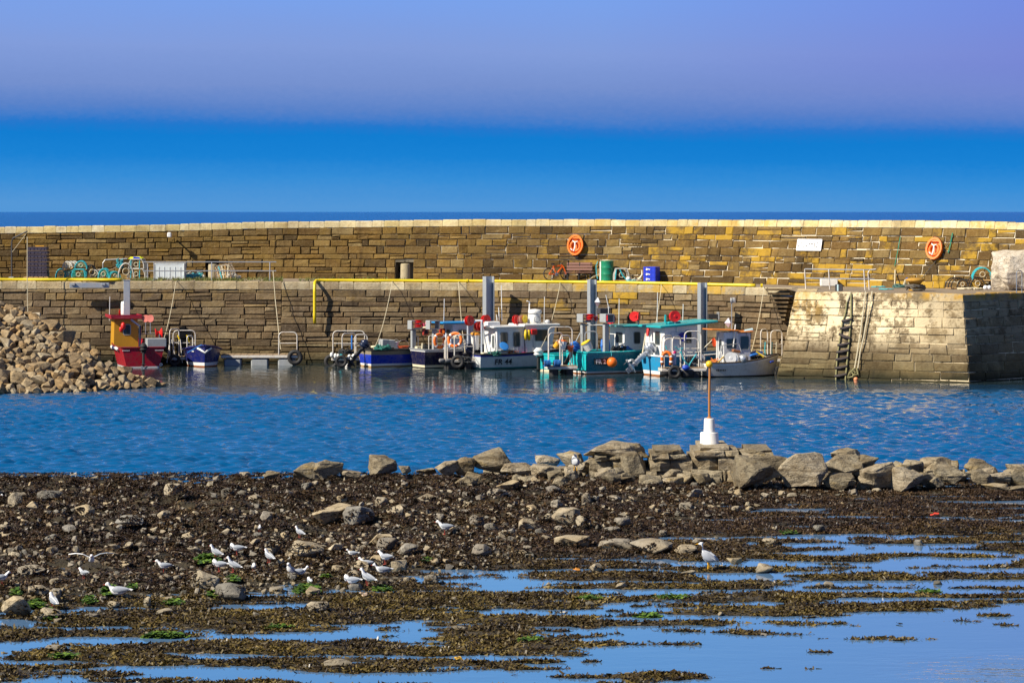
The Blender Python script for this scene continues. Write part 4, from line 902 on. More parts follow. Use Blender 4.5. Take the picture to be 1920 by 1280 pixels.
def on_quay(px, py, z=None): z = deck_z(px) if z is None else z; Y = min(Yof(py, z), lerp_tab(para_tab, px) - .62); return Vector((Xof(px, Y), Y, z))
def hoop(a, b, h, r=.05, n=4):                                # rounded bent-pipe hoop standing from a to b
    a, b = Vector(a), Vector(b); d = (b - a); k = min(.22, d.length * .3); u = d.normalized(); P = [a, a + Vector((0, 0, h - k))]
    P += [a + Vector((0, 0, h - k)) + u * (k - k * math.cos(R(90) * i / n)) + Vector((0, 0, k * math.sin(R(90) * i / n))) for i in range(1, n + 1)]
    P += [b + Vector((0, 0, h - k)) - u * (k - k * math.sin(R(90) * (1 - i / n) + 0) if False else k - k * math.cos(R(90) * (n - i) / n)) + Vector((0, 0, k * math.sin(R(90) * (n - i) / n))) for i in range(0, n + 1)]
    return P + [b]
def lifebuoy(loc, rot, r, label, group='ring lifebuoys'):
    o = empty('lifebuoy', loc, 0, label, 'lifebuoy', group); o.rotation_euler = rot
    MB().torus(r, r * .24, 28, 8).build('ring', ORANGE, o, True); m = MB()
    for q in range(4): a = R(45 + 90 * q); m.T = Matrix.Rotation(a, 4, 'Z') @ Matrix.Translation((r, 0, 0)) @ Matrix.Rotation(R(90), 4, 'X'); m.torus(r * .255, r * .02, 12, 5); m.T = m.T @ Matrix.Scale(1, 4); m.lathe([(r * .262, -r * .12), (r * .262, r * .12)], 12)
    m.build('band', WHITE, o)
    MB().torus(r * 1.24, r * .03, 24, 4).build('grab_line', ROPE_W, o); return o
def bucket(c, r, h, body, lid, label, tilt=(0, 0, 0), name='bucket', group='buckets and tubs on the boats'):
    o = MB().lathe([(r * .82, 0), (r, h * .9), (r * 1.05, h * .9), (r * 1.05, h), (r * .2, h)], 14).build(name, body); o.location = c; o.rotation_euler = tilt; tag(o, label, name, group)
    if lid: MB().lathe([(r * 1.08, h * .97), (r * 1.08, h * 1.08), (r * .9, h * 1.16), (.01, h * 1.18)], 14).build('lid', lid, o)
    else: MB().tube([(r * math.cos(a) * 1.04, 0, h * .92 + r * 1.05 * math.sin(a)) for a in [math.pi * q / 8 for q in range(9)]], .008, 4).build('handle', STEEL, o)
    return o
def fish_box(c, d, mt, label, rz=0, group=None, name='fish_box'):
    x, y, z = d; o = empty(name, c, rz, label, 'box', group); m = MB(); t = .03
    m.box((0, 0, .02), (x * .94, y * .94, .04)); 
    for sx in (-1, 1): m.box((sx * (x / 2 - t), 0, z / 2), (t, y * .96, z), None, .01)
    for sy in (-1, 1): m.box((0, sy * (y / 2 - t), z / 2), (x * .9, t, z), None, .01)
    m.build('body', mt, o); m = MB(); m.ring(rrect(x, y, .05), rrect(x - .09, y - .09, .03), .05, Matrix.Translation((0, 0, z - .05))); m.build('rim', mt, o)
    m = MB()
    for q in range(-2, 3): m.box((q * x * .18, -y / 2 + .005, z * .42), (.025, .02, z * .7))
    m.build('rib', mt, o); return o
def buoy(c, r, mt, label, cat='buoy', group=None, line=None):
    o = MB().ball((0, 0, 0), r, 18, 12).build('buoy', mt, None, True); o.location = c; tag(o, label, cat, group)
    MB().lathe([(r * .22, r * .93), (r * .22, r * 1.2), (r * .1, r * 1.25)], 10).build('eye', BLACK, o)
    if line: MB().tube([Vector(q) - Vector(c) for q in line], .015, 4).build('lanyard', ROPE_T, o)
    return o
def pontoon(name, px, py, th, L, B, label, hoops=(), tyres=(), z=.42, junk=0, deckm=None):
    c = Craft(name, px, py, th, label, 'pontoon', 'floating pontoons between the boats'); m = MB()
    m.box((L / 2, 0, z - .07), (L, B, .14), None, .02); m.build('frame', RUST, c.root); n = max(3, int(L / .32))
    pl = None
    for q in range(n):
        if pl is None: pl = MB().box((0, 0, 0), (L / n - .025, B - .06, .03)).build('plank', WOOD, c.root, data=True) if False else None
        o = MB().box((L * (q + .5) / n, 0, z + .018), (L / n - .03, B - .08, .03)).build('plank', WOOD, c.root)
    for sx in (.15, .5, .85) if L > 3 else (.25, .75):
        for sy in (-1, 1): MB().box((L * sx, sy * B * .3, .08), (L * .22, B * .34, .5), None, .06).build('float', BLACK if (L < 3) else GREY, c.root)
    for (xa, ya, xb, yb, h) in hoops:
        o = MB().tube(hoop((xa, ya, z), (xb, yb, z), h), .032, 6).build('hoop_rail', RUST, c.root); MB().tube([(xa, ya, z + h * .52), (xb, yb, z + h * .52)], .022, 5).build('mid_rail', RUST, o)
    for (x, y, zz, r) in tyres:
        m = MB(); m.torus(r, r * .36, 20, 8, Matrix.Translation((x, y, zz)) @ Matrix.Rotation(R(90), 4, 'X')); m.build('tyre_fender', BLACK, c.root, True)
    return c
def rope(pts, r, mt, label, name='rope', group=None):
    P = [Vector(p) for p in pts]; o = MB().tube(P, r, 5).build(name, mt); return tag(o, label, 'rope', group)
def sag(a, b, d, n=8): a, b = Vector(a), Vector(b); return [a.lerp(b, i / n) - Vector((0, 0, d * 4 * (i / n) * (1 - i / n))) for i in range(n + 1)]
def coil(name, c, r, mt, label, turns=5, h=.18, wob=.25, seed=1, tr=.022, group=None):
    q = random.Random(seed); P = [Vector((math.cos(a) * r * (1 + q.uniform(-wob, wob)), math.sin(a) * r * .8 * (1 + q.uniform(-wob, wob)), tr + h * q.random() * (i / (turns * 12)))) for i, a in enumerate([2 * math.pi * k / 12 for k in range(turns * 12)])]
    o = MB().tube(P, tr, 5).build(name, mt); o.location = c; return tag(o, label, 'rope', group)

# ------------------------------------------------------------------ the boats, left to right
# 1  crimson boat with the ochre wheelhouse, stern to the camera
CRIM = paint('crimson_hull', (.42, .008, .022), .28, .55); OCHRE = paint('ochre_paint', (.55, .27, .012), .45, .2); CRROOF = paint('crimson_roof', (.33, .012, .03), .4, .25)
b = Craft('red_boat', 268, 689, 106, 'crimson fishing boat with ochre wheelhouse, beside the rubble breakwater')
b.hull(5.1, 2.35, .98, 1.35, [(-.28, .06, WHITE, 'boot_stripe'), (.06, -.16, CRIM, 'hull'), (5.16, None, CRIM, 'top_strake')], tw=.92, deck=.45, rail=paint('dark_crimson', (.2, .005, .012), .4), rail_r=.04)
cb = b.cabin(2.5, 3.9, 1.28, .92, 2.42, OCHRE, .50, .0, [('A', .52, .62, .34, .50), ('S', .5, .66, .7, .5)])
b.roof(2.0, 4.1, 1.66, 2.44, CRROOF, .08, .54, .03)
m = MB()
for (dx, dy, sx, sy) in ((-1.03, 0, .05, 1.64), (0, .80, 2.06, .05), (0, -.80, 2.06, .05)): m.box((3.05 + dx, .54 + dy, 2.57), (sx, sy, .12), None, .01)
m.build('roof_edge', CRROOF, b.root)
p = b.at(234, 592, .3); MB().lathe([(.05, 0), (.19, .03), (.21, .12), (.21, .62), (.19, .74), (.05, .78)], 16, Matrix.Translation(p)).build('life_raft_canister', WHITE, b.root, True)
p = b.at(221, 577, .4); MB().box(p + Vector((0, 0, .10)), (.3, .42, .22), None, .04).build('radar_box', WHITE, b.root); b.tube([p, (p.x, p.y, 2.5)], .03, STEEL, 'radar_post')
for px_, ax in ((217, (1, -.2, 0)), (226, (1, .2, 0))): b.reel(b.at(px_, 588, .35), .23, RED, (-.3, -1, 0), .10)
for (px_, py_, sz) in ((204, 597, .11), (214, 598, .10), (223, 610, .13), (227, 617, .12), (231, 611, .13)): MB().ball(b.at(px_, py_, .75 if py_ > 600 else .5), sz, 10, 7, (1, 1, 1.5)).build('float', RED if px_ != 214 else WHITE, b.root, True)
for k in range(3): b.tube([b.at(190, 610 + 5 * k, 1.06) + Vector((-.08, 0, 0)), b.at(206, 605 + 5.5 * k, .6) + Vector((-.08, 0, 0))], .03, RED if k % 2 == 0 else CREAM, 'fender_roll')
for (px_, py_) in ((211, 619), (209, 624)): b.reel(b.at(px_, py_, .55), .19, RED, (.1, .2, 1), .08)
MB().tube([b.at(191, 650, 1.1), b.at(191, 633, 1.1), b.at(199, 633, .9), b.at(199, 641, .9), b.at(191, 641, 1.1)], .02, 6).build('hand_rail', STEEL, b.root)
pa = b.at(262, 655, .1); pb_ = b.at(263, 612, .1); MB().tube([pa, pb_, b.at(247, 600, .3)], .055, 8).build('hauler_crane', NAVY, b.root)
for px_ in (273, 282): p = b.at(px_, 597, -.45); b.reel(p, .19, paint('faded_red', (.75, .22, .17), .5, .4), (.9, -.42, 0), .06); b.tube([p, b.at(px_, 626, -.45)], .02, STEEL, 'reel_post')
b.reel(b.at(298, 625, -1.0), .27, RED, (-.15, -1, .1), .30); b.tube([b.at(299, 626, -1.0), b.at(299, 650, -1.0)], .03, STEEL, 'reel_post')
MB().box(b.at(292, 642, -.7), (.7, 1.0, .45), None, .03).build('locker', GREY, b.root)
MB().tube([b.at(218, 628, .8), b.at(292, 625, -1.05)], .02, 6).build('rail', STEEL, b.root)
for px_ in (218, 246, 287): b.tube([b.at(px_, 626, .1 if px_ == 246 else (.8 if px_ < 240 else -1.0)), b.at(px_, 653, .1 if px_ == 246 else (.8 if px_ < 240 else -1.0))], .018, STEEL, 'stanchion')
for k in range(5): q0 = b.hp(.16 + .15 * k, b.sheer(.2) - .1, .07); MB().tube([Vector(q0), Vector(b.hp(.27 + .15 * k, b.sheer(.2) - .06, .07))], .085, 8).build('fender', WHITE if k % 2 == 0 else paint('fender_navy', (.02, .03, .12), .4), b.root, True)
b.outboard((-.14, .02, .78), 2, BLACK, 1.0, BLACK)
for px_, n_ in ((238, 6), (298, 7)):                            # the weathered white name lettering on the transom, too small to read
    m = MB()
    for k in range(n_): q = b.at(px_ + (k - n_ / 2) * 2.3, 655, 0); q = Vector((-.155, q.y if False else 0, 0)); yy = (268 - (px_ + (k - n_ / 2) * 2.3)) / 35.0; m.box((-.10, yy, .885), (.012, .035, .055)); 
    m.build('name_lettering', WHITE, b.root)
m = MB(); m.torus(.06, .025, 12, 6, Matrix.Translation((-.03, -.92, .14)) @ Matrix.Rotation(R(90), 4, 'Y')); m.build('drain_ring', WHITE, b.root)
p = b.w((1.0, .55, .45)); fish_box(p + Vector((0, 0, .28)), (.75, .45, .28), BLUEBOX, 'blue fish box on the deck of the crimson boat', R(10))
bred = b
# 2  navy boat, bow to the camera
NAVYH = paint('navy_hull', (.010, .016, .13), .25, .55)
b = Craft('navy_boat', 375, 681.5, -80, 'small navy boat with white crescent fender on its bow, right of the crimson boat')
b.hull(3.4, 1.95, .72, 1.12, [(-.28, .07, paint('rust_red_boot', (.33, .10, .03), .6, .5), 'boot_stripe'), (.07, .23, WHITE, 'white_line'), (.23, None, NAVYH, 'hull')], tw=.9, rake=.28, deck=.35, rail=NAVYH, rail_r=.05, full=3.0)
P = [Vector(b.hp(t, b.sheer(t) - .32 + .22 * abs(k), .05)) for t, k in ((.93, 1), (.96, .6), (.985, .2))]; P = [Vector((v.x + .03, -v.y, v.z)) for v in P] + [Vector((3.74, 0, .74))] + [Vector((v.x + .03, v.y, v.z)) for v in reversed(P)]
MB().tube(P, .055, 8).build('bow_fender', WHITE, b.root, True)
MB().box(b.at(337, 647, -.75), (.2, .55, .16), (0, .3, .5), .07).build('rolled_fender', WHITE, b.root)
b.tube([b.at(352, 661, -1.0), b.at(378, 646, -.6)], .03, ROPE_B, 'bow_rope'); MB().box((1.2, 0, .72), (.9, 1.2, .3), None, .05).build('foredeck', NAVYH, b.root); MB().box((2.5, 0, .80), (1.4, .9, .10), None, .04).build('thwart', GREY, b.root)
m = MB()
for k in range(4): q = Vector(b.hp(.84 + .01 * k, .80, .03)); m.box((q.x, -q.y, q.z), (.04, .02, .05), (0, 0, .5))
m.build('name_lettering', WHITE, b.root)
pl = pontoon('pontoon', 316, 684, 8, 1.5, 1.0, 'small pontoon with bent white rails between the crimson boat and the navy boat', [(.05, -.45, .55, .45, 1.45), (.25, .45, 1.4, .45, 1.35), (.95, -.4, 1.25, -.1, 1.1)], [(.3, -.56, .28, .24)])
m = MB()
for (a, c, e) in ((313, 680, 319), (330, 676, 322), (342, 680, 338)): m.tube([pl.at(a, c, -.45), pl.at(e, 636, -.3)], .028, 6)
m.build('brace', RUST, pl.root)
for k, (px_, y0) in enumerate(((333, 628), (350, 628))): rope([pl.w(pl.at(px_, y0, .45)), pl.w(pl.at(px_ + 3, y0 + 7, .40)), pl.w(pl.at(px_ + 6, y0 + 14, .40)), pl.w(pl.at(px_ + 2, y0 + 8, .42))], .035, YELLOW, ('yellow rope looped over the white rail by the crimson boat', 'yellow rope knotted on the white rail above the navy boat')[k])
# long landing pontoon and its end hoop
lp = pontoon('landing_pontoon', 416, 683.5, 1.5, 4.0, 1.5, 'long rusty white landing pontoon lying empty under the quay wall', [(3.0, -.65, 4.2 - .25, -.65, 1.2)], [(3.85, -.82, .42, .30)], z=.52)
rope([(Xof(512, 152), 152, Zof(508, 152)), (Xof(516, 151.6), 151.6, Zof(560, 151.6)), (Xof(526, 150.6), 150.6, Zof(655, 150.6))], .022, ROPE_W, 'pale rope running slantwise down the quay wall to the landing pontoon')
# 3  royal blue skiff
RBLUE = paint('royal_blue_hull', (.008, .035, .42), .28, .55)
b = Craft('blue_skiff', 687, 687.5, 27, 'low open royal blue skiff with a beige top strake and navy outboard')
b.hull(4.2, 1.75, .84, 1.0, [(-.28, .08, paint('tan_boot', (.45, .28, .12), .6, .4), 'boot_stripe'), (.08, .18, WHITE, 'white_line'), (.18, -.24, RBLUE, 'hull'), (5.24, None, paint('beige_strake', (.27, .225, .15), .6, .4), 'top_strake')], tw=.93, deck=.5, rail=BLACK, strakes=0)
b.outboard((-.12, .05, .80), 42, NAVY, 1.12, BLACK)
for (px_, w_, h_, mt, nm) in ((720, .42, .42, GREY, 'crate'), (731, .34, .40, paint('pale_grey_plastic', (.5, .5, .47), .5), 'crate')): MB().box(b.at(px_, 651, 0) + Vector((0, 0, h_ / 2)), (w_, .5, h_), (0, .05, 0), .03).build(nm, mt, b.root)
bucket(b.w(b.at(743, 653, 0)), .13, .36, WHITE, None, 'white bucket standing in the royal blue skiff'); bucket(b.w(b.at(756, 652, -.2)), .30, .10, paint('red_tub', (.75, .10, .02), .4), None, 'low red tub in the royal blue skiff', name='tub')
MB().box(b.at(706, 650, .3), (.5, .4, .12), (0, 0, .3), .03).build('thwart', CREAM, b.root)
pl = pontoon('pontoon', 622, 685, 2, 2.0, 1.2, 'pontoon with bent white rails hung with fenders left of the blue skiff', [(.05, .5, 1.7, .5, 1.35), (.55, -.5, 1.25, .4, 1.25), (1.2, -.5, 1.85, -.3, 1.2)], [(-.02, -.3, .22, .28)])
for k, (px_, py_, mt) in enumerate(((622, 665, WHITE), (629, 667, WHITE), (634, 668, WHITE), (640, 668, ROPE_T), (655, 669, WHITE), (659, 671, WHITE), (663, 667, WHITE))): MB().ball(pl.at(px_, py_, -.66), .10, 9, 6, (1, 1, 1.4)).build('fender', mt, pl.root, True)
MB().tube([pl.at(660, 628, -.4), pl.at(659.5, 640, -.42), pl.at(660, 657, -.4)], .05, 6).build('fender_line', ROPE_B, pl.root)
buoy((Xof(651, 147.9), 147.9, .06), .12, WHITE, 'small white buoy floating beside the pontoon left of the blue skiff')
# 4  dark navy boat with the square grey gantry and blue roofed cabin
DNAVY = paint('ink_navy_hull', (.012, .012, .045), .25, .55); LBLUE = paint('pale_blue_cabin', (.42, .53, .70), .4, .25); BROOF = paint('blue_roof', (.008, .25, .62), .4, .2)
b = Craft('gantry_boat', 786, 689.5, 27, 'dark navy boat with square grey gantry and pale blue cabin')
b.hull(5.4, 1.95, .90, 1.2, [(-.28, .05, BLACK, 'boot_stripe'), (.05, .17, CREAM, 'white_line'), (.17, -.10, DNAVY, 'hull'), (5.10, None, WHITE, 'top_strake')], tw=.93, deck=.5, rail=STEEL)
m = MB(); ya, yb = .85, -.62
for q in (0, 1):
    y = (ya, yb)[q]; pt = b.at((775, 815)[q], 618, y); m.box((pt.x, pt.y, (pt.z + .95) / 2), (.24, .20, pt.z - .95), None, .02)
m.build('gantry_post', GREY, b.root)
for q, (x0, x1_) in enumerate(((768, 784), (802, 821))):
    y = (ya, yb)[q]; a = b.at((x0 + x1_) / 2, 609, y); m = MB(); w = (x1_ - x0) / 33.0
    m.ring(rrect(w, .46, .02, 1), rrect(w - .10, .36, .02, 1), .5, axes(a + Vector((0, -.25, 0)), (1, 0, 0), (0, 0, 1)) @ Matrix.Translation((0, 0, -.5))); m.build('gantry_box', GREY, b.root)
b.tube([b.at(780, 615, .4), b.at(806, 613, -.4)], .04, CREAM, 'gantry_bar')
for (px_, py_) in ((786, 603), (785, 611)): b.reel(b.at(px_, py_, .2), .24, RED, (.05, .1, 1), .10)
b.reel(b.at(796, 608, 0), .10, paint('pink_float', (.75, .12, .2), .5), (1, .2, .3), .16)
b.cabin(1.65, 2.75, 1.15, .8, 2.22, LBLUE, 0, .1, [('A', .5, .62, .42, .46), ('S', .5, .62, .5, .46)]); b.roof(1.0, 2.95, 1.4, 2.24, BROOF, .09)
for px_ in (798, 829): 
    m = MB(); m.box(b.at(px_, 622, .1), (.38, .1, .34), (0, 0, .3), .02); o = m.build('speaker_box', paint('dull_red', (.42, .03, .02), .5), b.root); MB().lathe([(.10, 0), (.10, .03), (.04, .035)], 14, along(b.at(px_, 622, .1) + Vector((.0, -.07, 0)), (-.4, -1, 0))).build('speaker_cone', ORANGE if px_ > 810 else BLACK, o)
m = MB()
for (x0, x1_, y) in ((774, 784, .8), (804, 812, -.5)): m.tube(hoop(b.at(x0, 656, y), b.at(x1_, 656, y), .72), .026, 6)
m.build('stern_rail', RUST, b.root); b.tube([b.at(791, 656, .2), b.at(792, 643, .2)], .04, CREAM, 'bitt'); MB().box(b.at(782, 655, .5) + Vector((.1, 0, .06)), (.34, .3, .2), None, .02).build('crate', CREAM, b.root)
pl = pontoon('pontoon', 828, 692.5, 20, 1.7, .9, 'pontoon with tall bent rails and the orange lifebuoy, before the pale blue cabin', [(.1, -.4, .45, .4, 1.28), (.55, -.4, 1.6, -.3, 1.25), (.3, .4, 1.4, .4, 1.05)], [], z=.50)
for q, px_ in enumerate((829, 840)): MB().box(pl.at(px_, 676, -.5), (.34, .16, .22), (0, 0, .1), .07).build('fender', paint('grey_fender', (.16, .16, .17), .6), pl.root, True)
lifebuoy(pl.w(pl.at(853, 637, -.05)), (R(80), 0, R(-12)), .33, 'orange lifebuoy with white bands on the rail before the pale blue cabin'); lifebuoy(pl.w(pl.at(824, 639, .7)), (R(84), 0, R(40)), .33, 'second orange lifebuoy half hidden behind the grey gantry post')
lbp = MB().box((0, 0, 0), (.22, .06, .13), (0, 0, 0), .02).build('light_box', CREAM); lbp.location = pl.w(pl.at(853, 631, -.15)); lbp.rotation_euler = (.2, -.4, 0); tag(lbp, 'cream rescue light box tied inside the orange lifebuoy', 'rescue light')
# 5  FR 44
b = Craft('white_fishing_boat', 888, 691.5, 28, 'white fishing boat FR 44 with radar dome, wheelhouse and red net reels'); HULLW = paint('grey_white_hull', (.60, .64, .66), .3, .55, grime=(.25, .33, .33))
b.hull(6.0, 2.1, .72, 1.05, [(-.28, .02, BLACK, 'boot_stripe'), (.02, .10, paint('green_line', (.02, .22, .20), .4), 'green_line'), (.10, -.12, HULLW, 'hull'), (5.12, None, paint('blue_band', (.012, .025, .30), .35), 'blue_band')], tw=.93, deck=.45, rail=BLACK, strakes=5)
b.lettering('FR 44', b.at(930, 680, -1.02).x / 6.0, .26, .40, BLACK)
b.outboard((-.16, .22, .62), 38, NAVY, 1.22, BLACK)
cw_ = b.cabin(.98, 2.55, 1.45, .62, 2.06, WHITE, 0, 0, [('A', .68, .52, .16, .62), ('S', .26, .60, .40, .72), ('S', .72, .60, .36, .72)]); b.roof(.72, 2.65, 1.65, 2.07, WHITE, .10)
wh = b.cabin(2.62, 4.05, 1.62, .62, 2.12, WHITE, 0, .28, [('S', .62, .70, .74, .56), ('F', .5, .70, 1.1, .5), ('A', .80, .5, .16, .5)], 'wheelhouse'); b.roof(2.45, 4.55, 1.75, 2.13, WHITE, .12)
p = b.at(921, 613, -.1); MB().box(p + Vector((0, 0, .14)), (.75, .6, .30), None, .04).build('roof_box', WHITE, b.root); 
p = b.at(1003, 612, -.2); MB().lathe([(.10, 0), (.14, .12), (.30, .16), (.30, .62), (.27, .68), (.05, .72)], 18, Matrix.Translation(p)).build('radar_dome', WHITE, b.root, True)
MB().lathe([(.34, .0), (.36, .06), (.34, .20), (.05, .24)], 18, Matrix.Translation(p + Vector((0, 0, .66)))).build('radar_scanner', WHITE, b.root, True); MB().torus(.17, .02, 16, 5, along(p + Vector((-.05, -.31, .38)), (0, -1, 0))).build('dome_port', GREY, b.root)
MB().lathe([(.06, 0), (.06, .12), (.14, .16), (.14, .26), (.05, .30)], 12, Matrix.Translation(b.at(1026, 610, -.5))).build('antenna_dome', WHITE, b.root, True)
MB().tube([b.at(990, 612, 0), b.at(992, 585, 0), b.at(993, 566, 0), b.at(988, 564, 0)], .035, 6).build('mast', WHITE, b.root)
for px_, y0, y1 in ((940, 601, 535), (935, 601, 576), (931, 601, 590)): b.tube([b.at(px_ + 1, y0, -.1), b.at(px_, y1, -.1)], .022, WHITE, 'aerial')
for (px_, py_, r_, mt) in ((967, 599, .24, RED), (976, 599, .22, paint('faded_pink', (.78, .35, .28), .5)), (983, 598, .22, YELLOW)): b.reel(b.at(px_, py_, -.1), r_, mt, (.45, -.9, 0), .11)
for q, (px_, y) in enumerate(((877, .85), (903, -.5))): b.tube([b.at(px_, 664, y), b.at(px_, 602, y)], .042, paint('pale_blue_steel', (.55, .60, .68), .4), 'gallows_post')
b.tube([b.at(870, 601, .95), b.at(905, 601, -.52)], .042, paint('pale_blue_steel', (.55, .60, .68), .4), 'gallows_bar'); b.tube([b.at(904, 604, -.5), b.at(914, 660, -.8)], .03, STEEL, 'gallows_stay')
for (px_, py_, r_) in ((880, 601, .26), (897, 612, .23), (911, 600, .27), (902, 611, .22)): b.reel(b.at(px_, py_, .1), r_, RED, (.3, -1, .1), .15)
m = MB()
for px_ in (988, 994): q = b.at(px_ - 1, 627, -.86); m.tube([q + Vector((-.06, -.04, .24)), q + Vector((-.08, -.06, .0)), q + Vector((-.05, -.05, -.28))], [.05, .085, .06], 7)
m.build('oilskin', YELLOW, b.root, True); MB().box(b.at(1001, 622, -.93), (.34, .12, .28), (0, 0, .02), .03).build('red_locker', RED, b.root)
MB().lathe([(.24, 0), (.26, .02), (.2, .04), (.02, .05)], 16, Matrix.Translation(b.at(945, 649, -.9)) @ Matrix.Rotation(R(50), 4, 'X')).build('blue_lid', paint('mid_blue', (.03, .22, .62), .4), b.root)
MB().box(b.at(950, 656, -.85), (.85, .3, .06), None, .01).build('bench_top', GREY, b.root)
for px_ in (929, 951, 963, 920, 970): b.tube([b.at(px_, 668, -.9), b.at(px_, 651, -.9)], .022, STEEL, 'stanchion')
MB().tube([b.at(1000, 628, -.85), b.at(1000, 668, -.9)], .03, 6).build('door_rail', STEEL, b.root)
bucket(b.w(b.at(983, 667, -.8)), .15, .16, paint('mid_blue', (.03, .22, .62), .4), paint('magenta_lid', (.7, .02, .15), .4), 'blue tub with pink lid on the side deck of FR 44', name='tub'); bucket(b.w(b.at(891, 655, 1.0)), .22, .75, WHITE, paint('orange_lid', (.8, .33, .03), .4), 'tall white bucket with orange lid at the stern of FR 44')
MB().box(b.at(909, 666, -.6) + Vector((0, 0, .02)), (.34, .3, .26), None, .02).build('crate', CREAM, b.root)
# 6  small turquoise boat
TURQ = paint('turquoise_hull', (.012, .46, .50), .3, .55)
b = Craft('turquoise_boat', 1026, 696.5, 26, 'small turquoise boat with white outboard between FR 44 and the teal boat')
b.hull(4.4, 2.2, .80, 1.0, [(-.28, .10, CREAM, 'boot_stripe'), (.10, None, TURQ, 'hull')], tw=.93, deck=.4, rail=TURQ, strakes=4, deck_m=CREAM)
b.outboard((-.14, .35, .70), 0, WHITE, 1.0, BLACK); m = MB()
for k in range(5): q = Vector(b.hp(.16 + k * .025, .55, .03)); m.box((q.x, -q.y, q.z), (.07, .01, .07), (0, 0, 0))
m.build('name_lettering', WHITE, b.root)
pl = pontoon('pontoon', 1024, 702.5, 12, 1.5, .8, 'pontoon with bent rails and rope bound fenders beside the turquoise boat', [(.05, -.35, .9, .35, 1.62), (.62, -.35, 1.25, .2, 1.5), (.2, .38, 1.4, .38, 1.9)], [], z=.42)
for q, px_ in enumerate((1026, 1044)):
    o = MB().box(pl.at(px_, 681, -.5), (.42, .26, .30), (0, 0, .1), .12).build('fender', BLACK, pl.root, True); m = MB()
    for k in range(-2, 3): m.torus(.165, .02, 14, 5, Matrix.Translation(pl.at(px_ + k * 2.6, 681, -.5)) @ Matrix.Rotation(R(90), 4, 'Y') @ Matrix.Diagonal((1.0, .85, 1, 1)))
    m.build('binding', ROPE_B, o)
bucket(pl.w(pl.at(1053, 655, .1)), .21, .40, WHITE, ORANGE, 'white bucket with orange lid by the rail of the turquoise boat', (-.1, .15, 0)); bucket(pl.w(pl.at(1041, 651, .1)), .16, .28, paint('amber_plastic', (.8, .38, .02), .4), None, 'amber bucket lying by the turquoise boat', (.3, .7, 0)); bucket(pl.w(pl.at(1069, 658, .2)), .15, .26, paint('red_tub', (.75, .10, .02), .4), None, 'red bucket between the turquoise and the teal boat', (.2, .1, 0))
# 7  FR 2: teal clinker boat
TEALH = paint('teal_hull', (.010, .22, .29), .28, .55, grime=(.02, .09, .12))
b = Craft('teal_fishing_boat', 1085, 700, 28, 'teal fishing boat numbered FR 2 with grey gallows and white cabin')
b.hull(5.7, 2.15, 1.02, 1.3, [(-.28, .05, paint('rust_boot', (.35, .13, .04), .6, .5), 'boot_stripe'), (.05, .13, WHITE, 'white_line'), (.13, None, TEALH, 'hull')], tw=.94, deck=.5, rail=TURQ, rail_r=.045, strakes=7)
m = MB(); m.v = [(-.12, .95, .2), (-.12, -.95, .2), (-.15, -1.0, 1.0), (-.15, 1.0, 1.0)]; m.f = [(0, 3, 2, 1)]; m.mi = [0]; m.build('transom', TURQ, b.root)
o = MB().box((0, 0, 0), (.98, .03, .28)).build('number_board', paint('black_board', (.012, .012, .014), .4), b.root); q = Vector(b.hp(.14, .62, .05)); o.location = (b.at(1131, 675, -1.05).x, -q.y - .03, .62); o.rotation_euler = (R(-10), 0, 0)
lt = b.lettering('FR 2', .1, .5, .30, WHITE); lt.parent = o; lt.matrix_local = axes((-.42, -.022, -.11), (1, 0, 0), (0, 0, 1))
b.outboard((-.16, .12, .95), 32, BLACK, 1.15, BLACK, paint('blue_cover', (.012, .16, .62), .8, .15))
for q, (x0, x1_, y) in enumerate(((1083, 1102, .85), (1126, 1143, -.75))):
    pt = b.at((1093, 1136)[q], 606, y); m = MB(); m.box((pt.x, pt.y, (pt.z + .6) / 2), (.20 + .06 * q, .22, pt.z - .6), None, .02); m.build('gallows_post', GREY, b.root)
    a = b.at((x0 + x1_) / 2, 596, y); w = (x1_ - x0) / 34; m = MB(); m.ring(rrect(w, .42, .02, 1), rrect(w - .1, .32, .02, 1), .6, axes(a + Vector((0, .1, 0)), (1, 0, 0), (0, 0, 1)) @ Matrix.Translation((0, 0, -.0))); m.build('gallows_box', GREY, b.root)
b.tube([b.at(1092, 609, .8), b.at(1134, 609, -.7)], .035, GREY, 'gallows_bar'); b.tube([b.at(1076, 648, .9), b.at(1088, 624, .85)], .03, GREY, 'brace')
for (px_, py_, r_, ax) in ((1108, 592, .22, (.1, .1, 1)), (1106, 597, .20, (.1, .1, 1)), (1145, 598, .26, (-.8, -.5, 0)), (1118, 597, .12, (1, 0, .3))): b.reel(b.at(px_, py_, .1), r_, RED, ax, .10)
MB().box(b.at(1131, 583, -.3), (.6, .4, .30), None, .03).build('net_box', paint('dark_steel', (.05, .05, .055), .5), b.root); b.tube([b.at(1141, 590, -.5), b.at(1141, 576, -.5), b.at(1136, 553, -.5)], .02, WHITE, 'aerial')
p = b.at(1121, 566, 0); m = MB(); m.lathe([(.004, -.24), (.20, 0), (.004, .24)], 4, Matrix.Translation(p)); m.build('radar_reflector', SILVER, b.root); b.tube([p, b.at(1119, 606, 0)], .022, STEEL, 'reflector_post')
b.cabin(2.25, 3.55, 1.55, .85, 2.26, WHITE, .1, .05, [('A', .62, .62, .62, .50), ('S', .55, .62, .34, .55)]); b.roof(1.75, 3.95, 1.9, 2.28, TEAL, .07, .1)
MB().box(b.at(1178, 652, -.5), (.75, .45, .34), (.1, .25, .3), .12, (.7, .6)).build('blue_tarpaulin', paint('tarp_blue', (.015, .16, .58), .6), b.root)
m = MB()
